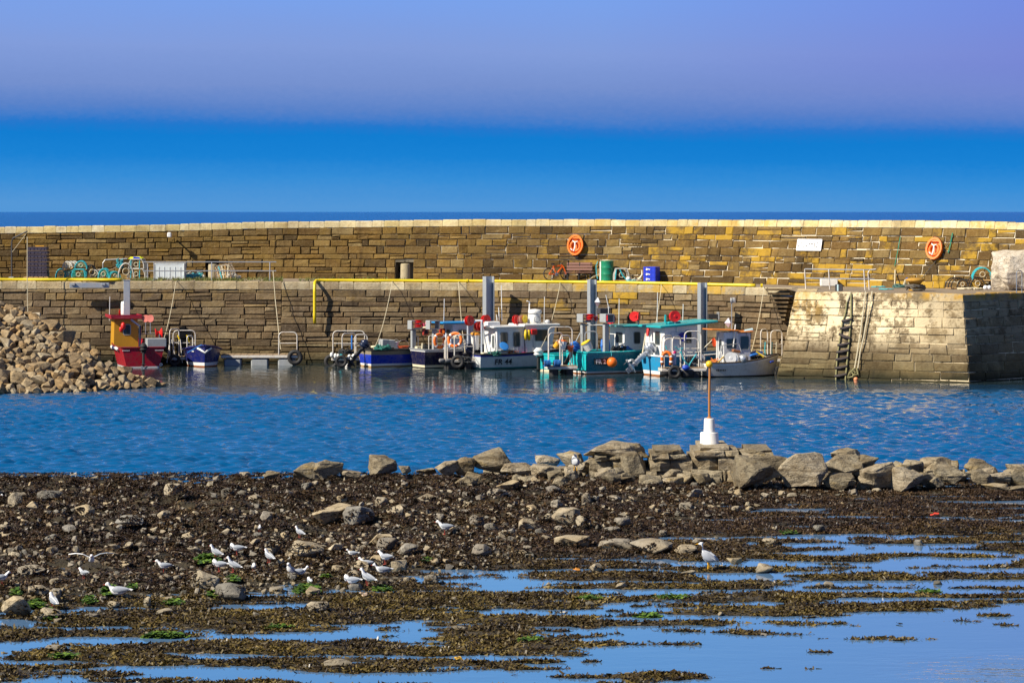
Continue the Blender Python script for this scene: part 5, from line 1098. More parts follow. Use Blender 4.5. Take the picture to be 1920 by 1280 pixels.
for px_ in (1129, 1141): m.tube([b.at(px_, 636, -.55), b.at(px_, 648, -.6), b.at(px_ + 1, 658, -.6)], [.05, .09, .05], 7)
m.build('oilskin', paint('tarp_blue', (.015, .16, .58), .6), b.root)
bc = b.w((0, 0, 0)); buoy(b.w(b.at(1147.5, 679, -1.28)), .25, ORANGE, 'round orange buoy hanging on the side of the teal boat', 'buoy', None, [b.w(b.at(1146, 657, -1.1)), b.w(b.at(1147, 672, -1.26))])
bucket(b.w(b.at(1106, 656, .3)), .24, .42, WHITE, YELLOW, 'white basket with yellow lid tipped over in the stern of the teal boat', (.1, -.5, 0), 'basket')
MB().tube(hoop(b.at(1097, 657, .5), b.at(1120, 657, .2), .95), .028, 6).build('stern_rail', STEEL, b.root)
# 8  boat with the big teal-roofed wheelhouse
SKYB = paint('sky_blue_hull', (.02, .27, .52), .35, .55)
b = Craft('wheelhouse_boat', 1223, 703.5, 27, 'blue boat with tall white wheelhouse under a sloping teal roof and raised silver outboard')
b.hull(5.2, 2.1, .92, 1.15, [(-.28, .07, paint('rust_boot', (.35, .13, .04), .6, .5), 'boot_stripe'), (.07, .24, WHITE, 'white_line'), (.24, None, SKYB, 'hull')], tw=.94, deck=.5, rail=WHITE)
b.outboard((-.18, .10, .92), 52, SILVER, 1.3, SILVER)
b.cabin(.35, 2.15, 1.95, .8, 2.42, WHITE, .35, .1, [('A', .62, .62, .46, .62), ('S', .76, .66, .30, .60)], 'wheelhouse')
m = MB(); q = b.at(1245, 633, -.66); m.box((1.0, -.63, 1.5), (.62, .03, 1.25), None, .02); m.build('door', paint('pale_blue_door', (.55, .62, .70), .4, .2), b.root)
b.roof(.0, 3.3, 2.25, 2.42, TEAL, .12, .35, .07)
m = MB(); m.tube([b.at(1284, 612, -.5), b.at(1284, 640, -.5)], .035, 6); m.tube([b.at(1270, 613, -.6), b.at(1271, 655, -.6)], .05, 6); m.build('windscreen_frame', WHITE, b.root)
b.reel(b.at(1265, 593, -.3), .27, RED, (-.15, -1, .1), .16); b.tube([b.at(1266, 594, -.35), b.at(1266, 608, -.35)], .03, STEEL, 'reel_post')
for dx in (-3.5, 3.5): b.reel(b.at(1193 + dx, 593, .8), .24, RED, (-.8 if dx < 0 else .8, -.8, 0), .10)
b.tube([b.at(1196, 596, .8), b.at(1197, 609, .8)], .03, STEEL, 'reel_post'); b.reel(b.at(1278, 631, -.6), .22, paint('drum_blue', (.012, .02, .30), .4), (-.2, -1, 0), .25, 'rope_drum')
b.tube([b.at(1247, 605, 0), b.at(1248, 590, 0)], .05, TEAL, 'light_post'); MB().box(b.at(1262, 608, 0) + Vector((0, 0, .08)), (.7, .35, .12), None, .03).build('roof_box', TEAL, b.root)
b.tube([b.at(1213, 611, .9), b.at(1203, 672, .7)], .03, CREAM, 'boat_hook'); MB().box(b.at(1206, 669, .6), (.5, .3, .13), None, .03).build('stern_step', GREY, b.root)
m = MB(); m.tube([b.at(1216, 616, .6), b.at(1214, 630, .55)], [.09, .06], 7); m.build('red_jacket', RED, b.root)
pl = pontoon('pontoon', 1237, 708, 8, 2.2, .9, 'cluttered pontoon with bent rails and turquoise rope in front of the teal roofed boat', [(.02, -.4, .7, .4, 1.55), (.55, -.4, 1.1, .4, 1.5), (1.3, .4, 2.1, .35, 1.75), (.3, .42, 2.0, .42, 1.4)], [(.62, -.55, .30, .24)], z=.46)
o = empty('horseshoe_lifebuoy', pl.w(pl.at(1250, 673, -.5)), 0, 'upright orange and white horseshoe lifebuoy tied on the cluttered pontoon', 'lifebuoy', 'ring lifebuoys'); MB().tube([(-.20, 0, -.28), (-.22, 0, .1), (-.14, 0, .28), (0, 0, .34), (.14, 0, .28), (.22, 0, .1), (.20, 0, -.28)], .085, 8).build('ring', ORANGE, o, True); m = MB()
for zz in (-.12, .14):
    for sx in (-1, 1): m.lathe([(.092, -.04), (.092, .04)], 10, Matrix.Translation((sx * .215, 0, zz)))
m.build('band', WHITE, o)
bucket(pl.w(pl.at(1264, 683, -.35)), .11, .55, paint('lilac_plastic', (.5, .5, .62), .4), paint('magenta_lid', (.7, .02, .15), .4), 'tall pale canister with pink lid on the cluttered pontoon', name='canister')
for k, pts_ in enumerate((((1277, 660), (1281, 672), (1287, 681), (1293, 683), (1300, 672), (1306, 664)), ((1248, 648), (1252, 660), (1258, 668), (1248, 664), (1240, 663)), ((1266, 650), (1272, 655), (1280, 652), (1275, 662)), ((1293, 683), (1291, 690), (1288, 684)))):
    rope([pl.w(pl.at(x, y, -.42 + .02 * i)) for i, (x, y) in enumerate(pts_)], .034, ROPE_T, ('turquoise rope looped under the rails of the cluttered pontoon', 'turquoise rope tied over the horseshoe lifebuoy', 'turquoise rope tangled on top of the pontoon rail', 'short turquoise rope end hanging off the cluttered pontoon')[k])
MB().ball(pl.at(1286, 689, -.55), .15, 10, 7, (1.3, 1, .9)).build('fender', paint('fender_blue', (.012, .06, .45), .4), pl.root, True); MB().box(pl.at(1289, 700, -.35), (.6, .3, .5), None, .12).build('fender', BLACK, pl.root, True); MB().box(pl.at(1250, 697, -.3), (.5, .3, .4), None, .1).build('fender', BLACK, pl.root, True)
# flag on its pole
fl = empty('marker_flag', pl.w(pl.at(1312, 660, .4)), 0, 'orange red marker flag on a slanting cane above the pontoon', 'flag'); a0 = pl.w(pl.at(1312, 660, .4)); a1 = pl.w(pl.at(1335, 638, .4)) - a0
MB().tube([(0, 0, 0), a1], .025, 5).build('cane', CREAM, fl); m = MB(); e = [a1 + Vector(q) for q in ((-.05, 0, .02), (.10, .03, .14), (.20, -.03, -.05), (.16, .02, -.32), (.05, 0, -.28))]; m.v = [tuple(q) for q in e] + [tuple(q + Vector((0, .02, 0))) for q in e]; m.f = [(0, 1, 2, 3, 4), (9, 8, 7, 6, 5)] + [(i, (i + 1) % 5, (i + 1) % 5 + 5, i + 5) for i in range(5)]; m.mi = [0] * 7; m.build('cloth', paint('flag_red', (.80, .08, .01), .8, .1), fl)
# 9  white double-ender at the pier
b = Craft('white_small_boat', 1318, 706, 20, 'small white boat with rust orange roof, last in the row by the pier head'); OFFW = paint('offwhite_hull', (.66, .64, .58), .35, .55, grime=(.33, .27, .18))
b.hull(3.7, 1.75, .66, 1.05, [(-.28, .06, paint('black_boot', (.03, .022, .018), .6, .4), 'boot_stripe'), (.06, -.13, OFFW, 'hull'), (5.13, None, WHITE, 'top_strake')], tw=.82, deck=.4, rail=paint('brown_rail', (.10, .07, .045), .6, .4), rail_r=.035, strakes=3, full=2.2, sheer_p=2.2)
m = MB()
for k in range(6): q = Vector(b.hp(.12 + k * .022, .34, .035)); m.box((q.x, -q.y, q.z), (.05, .01, .08 if k != 1 else .12), (0, 0, 0))
m.build('name_lettering', BLACK, b.root)
b.outboard((-.14, .25, .62), 58, SILVER, .95, SILVER)
RUSTR = paint('rust_orange_roof', (.62, .20, .03), .5, .4)
b.cabin(.95, 1.75, .95, .5, 2.15, WHITE, .1, 0, [('A', .55, .60, .26, .50), ('S', .5, .66, .5, .46)]); b.cabin(1.76, 2.35, .92, .5, 2.10, paint('lilac_white', (.62, .63, .70), .4, .2), .1, .04, [('S', .5, .70, .44, .62), ('F', .5, .7, .6, .5)], 'wheelhouse')
b.roof(.25, 1.7, 1.2, 2.22, RUSTR, .07, .1, -.04); b.roof(1.68, 2.5, 1.1, 2.12, RUSTR, .06, .1, .05)
b.tube([b.at(1396, 621, -.2), b.at(1411, 618, -.2)], .08, paint('pale_aqua', (.55, .75, .80), .4), 'roof_canister', 10)
for (px_, y0, y1, r_, y) in ((1348, 672, 622, .02, -.3), (1399, 622, 665, .025, -.3), (1345, 625, 672, .025, .4)): b.tube([b.at(px_, y0, y), b.at(px_, y1, y)], r_, WOOD if px_ == 1399 else STEEL, 'roof_post')
b.tube([b.at(1372, 660, -.3), b.at(1372, 566, -.3)], .024, STEEL, 'mast'); b.tube([b.at(1375, 650, -.4), b.at(1379, 608, -.4)], .03, WHITE, 'aerial')
for dx in (-2, 3): b.reel(b.at(1374 + dx, 563, -.3), .15, WHITE, (.8, -.6, 0), .06)
p = b.at(1366, 605, -.1); m = MB(); m.lathe([(.004, -.24), (.22, 0), (.004, .24)], 4, Matrix.Translation(p)); m.build('radar_reflector', paint('lilac_metal', (.6, .58, .68), .35), b.root)
for (px_, r_, mt) in ((1370, .28, WHITE), (1374, .26, WHITE)): b.reel(b.at(px_, 671, -.75), r_, mt, (-.3, -1, .05), .07)
MB().lathe([(.08, -.02), (.21, .0), (.22, .05), (.13, .12), (.13, .2), (.2, .25), (.2, .3)], 16, along(b.at(1392, 672, -.72), (-.1, -1, 0))).build('capstan', SILVER, b.root, True); MB().box(b.at(1380, 658, -.6), (.4, .25, .14), (0, .2, 0), .03).build('hauler', paint('rust_iron', (.30, .12, .05), .8, .5), b.root)
MB().tube([b.at(1350, 672, -.7), b.at(1352, 648, -.6), b.at(1385, 644, -.6), b.at(1390, 660, -.7)], .024, 6).build('hand_rail', STEEL, b.root); b.tube([b.at(1343, 683, -.75), b.at(1357, 668, -.3)], .035, paint('ochre_wood', (.62, .40, .08), .6), 'tiller')
MB().box(b.at(1412, 663, 0), (.8, .7, .12), (0, -.2, .2), .05).build('blue_tarpaulin', paint('tarp_blue', (.015, .16, .58), .6), b.root); b.tube([b.at(1418, 659, -.4), b.at(1432, 669, -.5)], .04, YELLOW, 'oar'); b.tube([b.at(1422, 661, -.4), b.at(1440, 671, -.5)], .03, CREAM, 'oar')
MB().box(b.at(1447, 678, -.5), (.3, .1, .10), (0, -.15, .5), .03).build('blue_patch', paint('fender_blue', (.012, .06, .45), .4), b.root)
pl = pontoon('pontoon', 1422, 699, 8, 1.2, .8, 'short pontoon with tall rusty rails behind the bow of the small white boat', [(.05, -.3, .55, .35, 1.45), (.55, -.35, 1.15, -.2, 1.4)], [], z=.70)
for k, px_ in enumerate((1435, 1448, 1456)): rope([pl.w(pl.at(px_, 641, -.3)), pl.w(pl.at(px_ - 1, 655, -.28)), pl.w(pl.at(px_, 668, -.3))], .03, ROPE_T if k < 2 else ROPE_W, ('left turquoise lashing on the rusty rails by the pier head', 'middle turquoise lashing on the rusty rails by the pier head', 'pale lashing on the rusty rails nearest the pier head')[k])
# mooring lines down the wall

# extra gear: mooring lines, stays, fenders and rails that clutter the row of boats
def px3(px, py, Y): return (Xof(px, Y), Y, Zof(py, Y))
for k, (a, c, d, l_) in enumerate((((700, 655, 147.6), (735, 560, 151.2), .3, 'slack pale mooring line from the blue skiff up to the quay wall'), ((872, 660, 145), (860, 545, 150.9), .25, 'thin pale mooring line from the stern of FR 44 up the wall'), ((1012, 655, 146), (1050, 545, 149.3), .3, 'slack pale mooring line between FR 44 and the quay edge'),
        ((1215, 660, 141.5), (1240, 545, 147.6), .3, 'thin mooring line from the teal roofed boat up to the quay'), ((1405, 672, 141), (1432, 560, 144.2), .2, 'thin mooring line from the small white boat towards the stone steps'), ((300, 652, 148.5), (330, 540, 152.1), .3, 'slack mooring line from the crimson boat up the left wall'))):
    yq = float(np.interp(c[0], *zip(*(quay_l if c[0] < 527 else quay_r)))); top = (Xof(c[0], yq), yq + .18, deck_z(c[0]) + .03); edge_ = (Xof(c[0], yq), yq - .10, deck_z(c[0]) - .06)
    rope(sag(px3(*a), edge_, d * 1.6, 10) + [top, (top[0] + .1, top[1] + .9, top[2])], .016, ROPE_W, l_, 'mooring_line', 'mooring lines of the boats')
for (px_, py_, Y, r_, l_) in ((858, 678, 144.6, .26, 'black tyre hung on the pontoon left of the navy outboard'), (1290, 690, 139.3, .24, 'black tyre beside the blue fender on the cluttered pontoon'), (640, 677, 147.4, .24, 'black tyre on the pontoon left of the blue skiff')):
    o = MB().torus(r_, r_ * .36, 18, 8, Matrix.Rotation(R(90), 4, 'X')).build('tyre', BLACK, None, True); o.location = px3(px_, py_, Y); tag(o, l_, 'tyre', 'tyres hung as fenders')

for (cr, items) in ((bred, ()),):
    MB().box(cr.at(250, 634, -.1), (.08, .55, 1.05), None, .02).build('doorway', paint('dark_steel', (.05, .05, .055), .5), cr.root)  # dark panel standing in for the shadow under the wheelhouse roof

CR = {o.name: o for o in ()}
DKNET = paint('dark_net', (.03, .035, .04), .9, .3); GRNET = paint('sea_green_net', (.02, .16, .13), .9, .3); ORNET = paint('orange_net', (.55, .16, .03), .9, .3)
for px_, py_, Y, r_, mt, l_ in ((717, 656, 147.6, .34, GRNET, 'green net heap in the bow of the blue skiff'), (797, 655, 148.2, .30, DKNET, 'dark net heap on the deck under the square gantry'), (957, 666, 146.6, .34, ORNET, 'orange net heap by the deckhouse of FR 44'), (927, 668, 145.8, .26, GRNET, 'green net heap at the stern of FR 44'),
        (1160, 658, 142.6, .32, DKNET, 'dark net heap in front of the cabin of the teal boat'), (1262, 668, 141.0, .34, GRNET, 'green net heap under the teal roof'), (1345, 682, 140.2, .28, ORNET, 'orange net heap in the stern of the small white boat'), (1421, 676, 140.9, .26, DKNET, 'dark net heap in the bow of the small white boat'),
        (283, 652, 148.6, .34, GRNET, 'green net heap in the stern of the crimson boat'), (648, 664, 147.6, .30, DKNET, 'dark net heap on the pontoon left of the blue skiff'), (872, 678, 145.4, .26, DKNET, 'dark net heap under the navy outboard of FR 44'), (1300, 680, 139.6, .28, DKNET, 'dark net heap at the end of the cluttered pontoon')):
    coil('net_heap', px3(px_, py_, Y), r_, mt, l_, 8, .30, .45, int(px_), .03, 'net heaps on the boats')
bpy.context.view_layer.update()
for bn, px_, y0, y1, Y in (('gantry_boat', 832, 608, 560, 148.6), ('teal_fishing_boat', 1160, 613, 560, 144), ('wheelhouse_boat', 1232, 603, 548, 142.5), ('wheelhouse_boat', 1280, 602, 570, 142.6), ('red_boat', 205, 598, 556, 150), ('white_fishing_boat', 1020, 610, 556, 147.3)):
    o = MB().tube([px3(px_, y0 + 3, Y), px3(px_ + 1, y1, Y)], .018, 5).build('aerial', WHITE); o.parent = bpy.data.objects[bn]; o.matrix_parent_inverse = bpy.data.objects[bn].matrix_world.inverted()
# ------------------------------------------------------------------ steel mooring piles along the wall
PILE = paint('pile_steel', (.40, .44, .48), .45, .35, .35, (.55, .50, .38)); PILED = PILE
def pile(px, top, py_base, label, solid=False, w=.34):
    Y = Yof(py_base); X = Xof(px, Y); zt = Zof(top, Y); o = empty('steel_pile', (X, Y, 0), R(24), label, 'pile', 'steel mooring piles in front of the quay wall'); h = zt + 1.2
    if solid: MB().box((0, 0, h / 2 - 1.2), (w, w * .8, h), (0, 0, R(-20)), .01).build('column', PILE, o); MB().box((0, 0, zt + .015), (w + .06, w * .9, .03), (0, 0, R(-20))).build('cap_plate', PILE, o)
    else:
        for sx in (-1, 1): MB().box((sx * w * .5, 0, h / 2 - 1.2), (.035, w * 1.05, h)).build('flange', PILE, o)
        MB().box((0, .03, h / 2 - 1.2), (w - .04, .03, h)).build('web', PILE, o)
    return o
pile(238, 526, 682, 'plain square grey pile behind the crimson boat', True, .33); pile(916, 518, 684, 'grey steel pile behind FR 44, second from the left', False, .44)
pile(1110, 524, 689, 'grey steel pile behind the teal boat'); pile(1317, 530, 695, 'grey steel pile behind the small white boat')
for x_, y_, l_ in ((1131, 583, 'dark steel bracket on the pile behind the teal boat'), (1336, 593, 'dark steel bracket with pale plate on the pile behind the small white boat')):
    Y = Yof(689 if x_ < 1200 else 695) - .05; o = empty('pile_bracket', (Xof(x_, Y), Y, Zof(y_, Y)), R(20), l_, 'bracket'); MB().box((0, 0, 0), (.55, .2, .24), None, .01).build('arm', paint('dark_steel', (.05, .05, .055), .5), o); MB().box((.30, -.02, .02), (.07, .26, .40), None, .01).build('end_plate', STEEL, o)
# fender beam and its brackets on the left wall
o = empty('fender_beam', (Xof(168, 152.2), 152.2, Zof(535, 152.2)), 0, 'long grey steel fender beam bolted under the coping, left end of the quay', 'beam'); MB().box((0, 0, 0), (2.1, .16, .28), None, .02).build('beam', STEEL, o)
for sx in (-.85, .75): MB().box((sx, -.14, .06), (.22, .16, .14), None, .02).build('bracket', STEEL, o)
# ------------------------------------------------------------------ yellow hose pipes on the quay edge
YPIPE = paint('yellow_pipe', (.74, .56, .012), .4, .2)
def edge(px, py, dz=0.0): Y = np.interp(px, *zip(*(quay_l if px < 527 else quay_r))) + .42 + dz; return (Xof(px, Y), Y, deck_z(px) + .085)
pts = [edge(x, 0, .10 * math.sin(x * .05) - (.16 if 150 < x < 215 else 0)) for x in range(-60, 236, 12)]
o = MB().tube(pts, .085, 8).build('yellow_pipe', YPIPE, None, True); tag(o, 'shorter yellow pipe lying on the quay edge above the crimson boat', 'pipe', 'yellow pipes on the quay')
pts = [edge(x, 0, .06 * math.sin(x * .06)) for x in range(600, 1426, 12)]
dn = [(Xof(590, 151.55), 151.55, Zof(y, 151.55)) for y in (606, 590, 570, 550, 536)] + [(Xof(590.5, 151.8), 151.8, Zof(529, 151.8)), (Xof(593, 152.1), 152.1, Zof(526, 152.1))]
o = MB().tube(dn + pts, .085, 8).build('yellow_pipe', YPIPE, None, True); tag(o, 'long yellow pipe along the quay edge with one end bent down the wall', 'pipe', 'yellow pipes on the quay')
m = MB()
for x in (700, 876, 1130, 1428): p = edge(x, 0); m.tube([(p[0] - .05, p[1], p[2]), (p[0] + .05, p[1], p[2])], .098, 8)
m.build('collar', YPIPE, o)
# ------------------------------------------------------------------ left: davit, crates, creels
o = empty('davit', on_quay(22, 523), 0, 'thin dark davit post with slanting arm and rope at the far left of the quay', 'davit'); s = o.location.y / F
MB().tube([(0, 0, 0), (0, 0, 2.05), (.1, -.1, 2.25), (.95, -.6, 2.62)], .045, 6).build('post', paint('dark_steel', (.05, .05, .055), .5), o); MB().box((0, 0, .06), (.3, .3, .12), None, .02).build('base', GREY, o)
rope([(Xof(51, 152.0), 152.0, Zof(444, 152.0)), (Xof(51, 151.9), 151.9, Zof(530, 151.9)), (Xof(52, 151.8), 151.8, Zof(588, 151.8))], .022, ROPE_W, 'pale rope hanging straight from the davit down the left wall'); rope([on_quay(22, 523) + Vector((0, 0, 1.45)), on_quay(22, 523) + Vector((.9, -.6, 2.5))], .015, ROPE_W, 'short pale rope slung under the davit arm')
DCR = paint('dark_crate', (.055, .045, .075), .5, .5, grime=(.12, .10, .12)); WPAL = paint('pallet_wood', (.52, .33, .14), .8, .35)
pal = empty('pallet', on_quay(70, 523.5), 0, 'wooden pallet under the stack of dark crates', 'pallet')
for k in range(5): MB().box((-.55 + k * .275, 0, .13), (.22, 1.0, .03)).build('slat', WPAL, pal)
for k in (-.45, 0, .45): MB().box((0, k, .06), (1.4, .1, .10)).build('bearer', WPAL, pal)
ordn = ['lowest', 'second', 'third', 'fourth', 'fifth', 'sixth', 'seventh', 'topmost']
for k in range(8): q = on_quay(72, 523.5) + Vector((random.uniform(-.015, .015), 0, .15 + k * .205)); fish_box(q, (1.12 - .05 * (k % 2), .8, .175), DCR, 'dark plastic crate, %s of the stack on the pallet' % ordn[k] if k not in (1, 2, 3, 4, 5, 6) else 'dark plastic crate, %s from the bottom of the stack' % ordn[k], 0, 'stacked dark crates')
o = MB().box((0, 0, 0), (.48, .08, .05)).build('lath', paint('amber_plastic', (.8, .38, .02), .4)); o.location = on_quay(76, 523.5) + Vector((0, -.25, 1.82)); tag(o, 'yellow lath lying on top of the dark crate stack', 'lath')
def creel(px, py, w, d, h, hoopm, netm, label, rz=0.0, tilt=0.0, arch=True, base=True):
    q = on_quay(px, py); o = empty('lobster_creel', q, R(rz), label, 'creel', 'lobster creels stored on the quay'); o.rotation_euler = (R(tilt), 0, R(rz))
    if base:
        for k in range(3): MB().box((0, -d / 2 + d * (k + .5) / 3, .03), (w, d / 3 - .03, .05)).build('slat', WPAL, o)
    prof = [(math.cos(a) * w / 2, math.sin(a) * h) for a in [math.pi * i / 10 for i in range(11)]] if arch else [(w / 2, 0), (w / 2 * .98, h * .5), (w / 2 * .72, h), (-w / 2 * .72, h), (-w / 2 * .98, h * .5), (-w / 2, 0)]
    for y in (-d / 2, 0, d / 2): MB().tube([(x, y, z + .05) for x, z in prof], .032, 5).build('hoop', hoopm, o)
    m = MB(); n = 7
    for y in np.linspace(-d / 2, d / 2, n): m.tube([(x * .97, y, z * .97 + .05) for x, z in prof], .010, 3)
    for i in range(len(prof)): m.tube([(prof[i][0] * .97, -d / 2, prof[i][1] * .97 + .05), (prof[i][0] * .97, d / 2, prof[i][1] * .97 + .05)], .011, 3)
    for i in range(1, len(prof) - 1):
        x, z = prof[i]; m.tube([(x, -d / 2, z + .05), (0, -d / 2, .05 + h * .25)], .010, 3)
    for zz in (.3, .6): m.tube([(-w / 2 * (1 - zz * .3), -d / 2, .05 + h * zz), (w / 2 * (1 - zz * .3), -d / 2, .05 + h * zz)], .012, 3)
    tag(m.build('netting', netm, o), kind='stuff')
    MB().torus(h * .22, .02, 12, 4, Matrix.Translation((0, -d / 2 - .01, .05 + h * .45)) @ Matrix.Rotation(R(90), 4, 'X')).build('eye_ring', ROPE_W, o); return o
NETG = paint('green_net', (.010, .26, .16), .8, .3); NETK = paint('black_net', (.022, .020, .018), .85, .3); NETW = paint('white_net', (.58, .56, .50), .8, .3); AQ = paint('aqua_hoop', (.03, .45, .52), .6, .25); NETO = paint('weathered_net', (.22, .12, .03), .9, .3)
creel(114, 522.5, .55, .9, .48, AQ, NETG, 'aqua hooped creel on the ground right of the dark crates', 10); creel(131, 522.5, .40, .8, .42, AQ, NETW, 'small white netted creel between two green creels', -8); creel(149, 523.5, .72, .8, .50, AQ, NETG, 'square fronted green creel at the foot of the creel heap', 0, 0, False)
for x_, y_, h_, l_, mt, rz_ in ((134, 507, .4, 'pale creel tilted on the left of the creel heap', NETW, -25), (152, 506, .42, 'green creel on top of the creel heap', NETG, 5)):
    o = creel(x_, 523, .66, .7, h_, AQ if mt is NETG else NETW, mt, l_, rz_); o.location.z += .52; o.rotation_euler.y = -.25 if rz_ < 0 else .05
creel(171, 523, .55, .9, .72, NETK, NETK, 'tall black netted creel right of the green heap', 15); creel(182, 523, .45, .8, .46, NETW, NETK, 'black creel with a pale hoop beside the tall black creel', -10); creel(196, 523, .58, .9, .52, AQ, NETG, 'round aqua creel below the grey bent rail'); creel(213, 523, .62, .8, .36, AQ, NETG, 'green creel lying under a leaning brown board', 20)
o = MB().box((0, 0, 0), (.62, .3, .05), (0, -.45, 0), .01).build('board', WOOD); o.location = on_quay(211, 522.5) + Vector((0, -.2, .52)); tag(o, 'brown board leaning over the green creel', 'board')
creel(236, 523, .85, .9, .82, NETW, NETK, 'wide creel with thick pale hoop left of the stacked creels', 8)
for k, (z0, l_) in enumerate(((0, 'lower of the two black creels stacked under a yellow cover'), (.52, 'upper of the two black creels stacked under a yellow cover'))): o = creel(258, 523, .98 - .14 * k, .8, .52, NETW, NETK, l_, -4, 0, False, False); o.location.z += z0; MB().tube([(-.3, -.42, .06), (-.28, -.42, .5)], .03, 5).build('binding', AQ, o); MB().tube([(.18, -.42, .06), (.2, -.42, .5)], .03, 5).build('binding', AQ, o)
o = MB().box((0, 0, 0), (.80, .7, .14), (0, -.06, 0), .05, (.8, .8)).build('yellow_cover', paint('acid_yellow', (.72, .78, .01), .6, .2)); o.location = on_quay(255, 523) + Vector((0, 0, 1.16)); tag(o, 'acid yellow cover on top of the stacked black creels', 'cover'); MB().tube([(-.1, -.36, .02), (.25, -.36, .0)], .05, 6).build('strap', BLUEBOX, o)
o = empty('bent_rail', on_quay(193, 521.5), 0, 'single bent grey pipe rail standing behind the creels', 'rail'); MB().tube([(0, 0, 0), (0, 0, .85), (.12, 0, 1.02), (1.35, 0, 1.08)], .035, 6).build('pipe', STEEL, o)
coil('net_bundle', on_quay(222, 521.5) + Vector((.08, -.05, .55)), .14, ROPE_T, 'pale turquoise net bundle hanging on the bent grey rail', 9, .6, .5, 4, .02)
creel(6, 523, .5, .8, .40, AQ, NETG, 'green creel by the left edge of the view', 30) if False else None
# --- pipe railing of the left deck
def railing(name, pxs, py, h, label, px_end=None, lean=0.0):
    o = empty(name, on_quay(pxs[0], py), 0, label, 'railing', 'pipe railings on the quay'); base = o.location.copy(); P = [on_quay(x, py + (x - pxs[0]) * (.02 if lean else 0)) for x in pxs]
    for p in P: MB().tube([p - base, p - base + Vector((lean, 0, h))], .032, 6).build('post', STEEL, o); MB().box(p - base + Vector((0, 0, .02)), (.2, .2, .04)).build('foot_plate', GREY, o)
    for hh in (h, h * .52):
        e = P[-1] - base + Vector(((px_end or 0) * P[-1].y / F, 0, hh)); MB().tube([P[0] - base + Vector((lean * hh / h - (.6 if not lean else 0), 0, hh)), P[-1] - base + Vector((lean * hh / h, 0, hh)), e + Vector((lean * hh / h, 0, 0))], .030, 6).build('rail', STEEL, o)
    return o
railing('pipe_railing', (289, 397, 506), 526, 1.0, 'long pipe railing in front of the white tote and the gate recess', 12); o = MB().tube([(0, 0, 0), (0, 0, .9)], .032, 6).build('railing_post', STEEL); o.location = on_quay(277, 525); tag(o, 'lone thin railing post between the stacked creels and the white tote', 'post')
# --- white tote, netting heap, bollard, leaning creel
TOTE = paint('white_tote', (.66, .72, .74), .45, .4, grime=(.40, .30, .16)); o = fish_box(on_quay(320, 523), (1.65, 1.0, .88), TOTE, 'large dirty white fish tote behind the left railing', 0, None, 'fish_tote'); MB().box((.79, -.1, .5), (.05, .9, .7), None, .02).build('end_panel', TOTE, o)
coil('net_heap', on_quay(360, 522.5), .42, ROPE_T, 'heap of pale turquoise netting right of the white tote', 9, .42, .5, 9, .03); coil('net_heap', on_quay(366, 522.2), .40, NETW, 'heap of white netting beside the recess in the sea wall', 8, .40, .5, 12, .03)
CONC = paint('concrete_post', (.38, .32, .20), .9, .5, 0, (.16, .12, .06), 4, .01)
def bollard_post(px, py, r, h, label): o = MB().lathe([(r * 1.06, 0), (r, .05), (r * .97, h * .93), (r * .86, h), (.02, h * 1.02)], 16).build('stone_bollard', CONC, None, True); o.location = on_quay(px, py); return tag(o, label, 'bollard', 'stone bollards by the sea wall')
bollard_post(399, 522.5, .26, .80, 'round stone bollard in the left recess of the sea wall'); bollard_post(760, 523.5, .27, .86, 'round stone bollard in front of the square recess near the middle')
o = creel(425, 523, .85, .9, .75, WOOD, NETW, 'weathered wooden creel leaning by the left recess', -12, 0, False); o.rotation_euler.y = -.18
for k in range(5): MB().box((-.3 + k * .15, -.47, .4), (.05, .04, .7), (0, .1 * (k - 2), 0)).build('slat', (WPAL, AQ, CREAM, WPAL, CREAM)[k], o)
coil('rope_heap', on_quay(437, 523), .32, NETW, 'tangled pale rope at the foot of the wooden creel', 7, .3, .4, 15, .025)
# --- wall light, small bracket
o = empty('wall_lamp', (Xof(320, 161), 160.9, Zof(441, 161)), 0, 'small white lamp on a stub bracket high on the left sea wall', 'lamp'); MB().tube([(0, .2, 0), (0, -.3, 0)], .05, 6).build('bracket', paint('dark_steel', (.05, .05, .055), .5), o); MB().box((-.02, -.35, .02), (.22, .22, .28), None, .04).build('housing', WHITE, o)
# ------------------------------------------------------------------ middle: bicycle, bench, drum, creel, boxes
o = empty('bicycle', on_quay(1045, 524.5), R(28), 'orange mountain bicycle leaning on the bench', 'bicycle'); o.rotation_euler = (R(-8), 0, R(28)); OR = paint('bike_orange', (.85, .13, .008), .3, .1)
for x in (-.50, .55):
    m = MB(); m.torus(.32, .026, 26, 6, Matrix.Translation((x, 0, .34)) @ Matrix.Rotation(R(90), 4, 'X')); w = m.build('tyre', BLACK, o, True); m = MB()
    for k in range(9): a = 2 * math.pi * k / 9; m.tube([(x, 0, .34), (x + .31 * math.cos(a), 0, .34 + .31 * math.sin(a))], .005, 3)
    m.torus(.29, .010, 24, 4, Matrix.Translation((x, 0, .34)) @ Matrix.Rotation(R(90), 4, 'X')); m.build('spokes', STEEL, w)
MB().tube([(-.50, 0, .34), (-.05, 0, .32), (.38, 0, .78), (.33, 0, .86)], .038, 7).build('frame', OR, o); m = MB(); m.tube([(-.05, 0, .32), (-.20, 0, .80)], .032, 6); m.tube([(-.20, 0, .76), (.36, 0, .80)], .034, 6); m.tube([(-.50, 0, .34), (-.19, 0, .70)], .024, 6); m.build('frame', OR, o)
m = MB(); m.tube([(.55, -.05, .34), (.42, -.05, .72), (.36, 0, .80)], .028, 6); m.tube([(.55, .05, .34), (.42, .05, .72), (.36, 0, .80)], .028, 6); m.build('fork', OR, o)
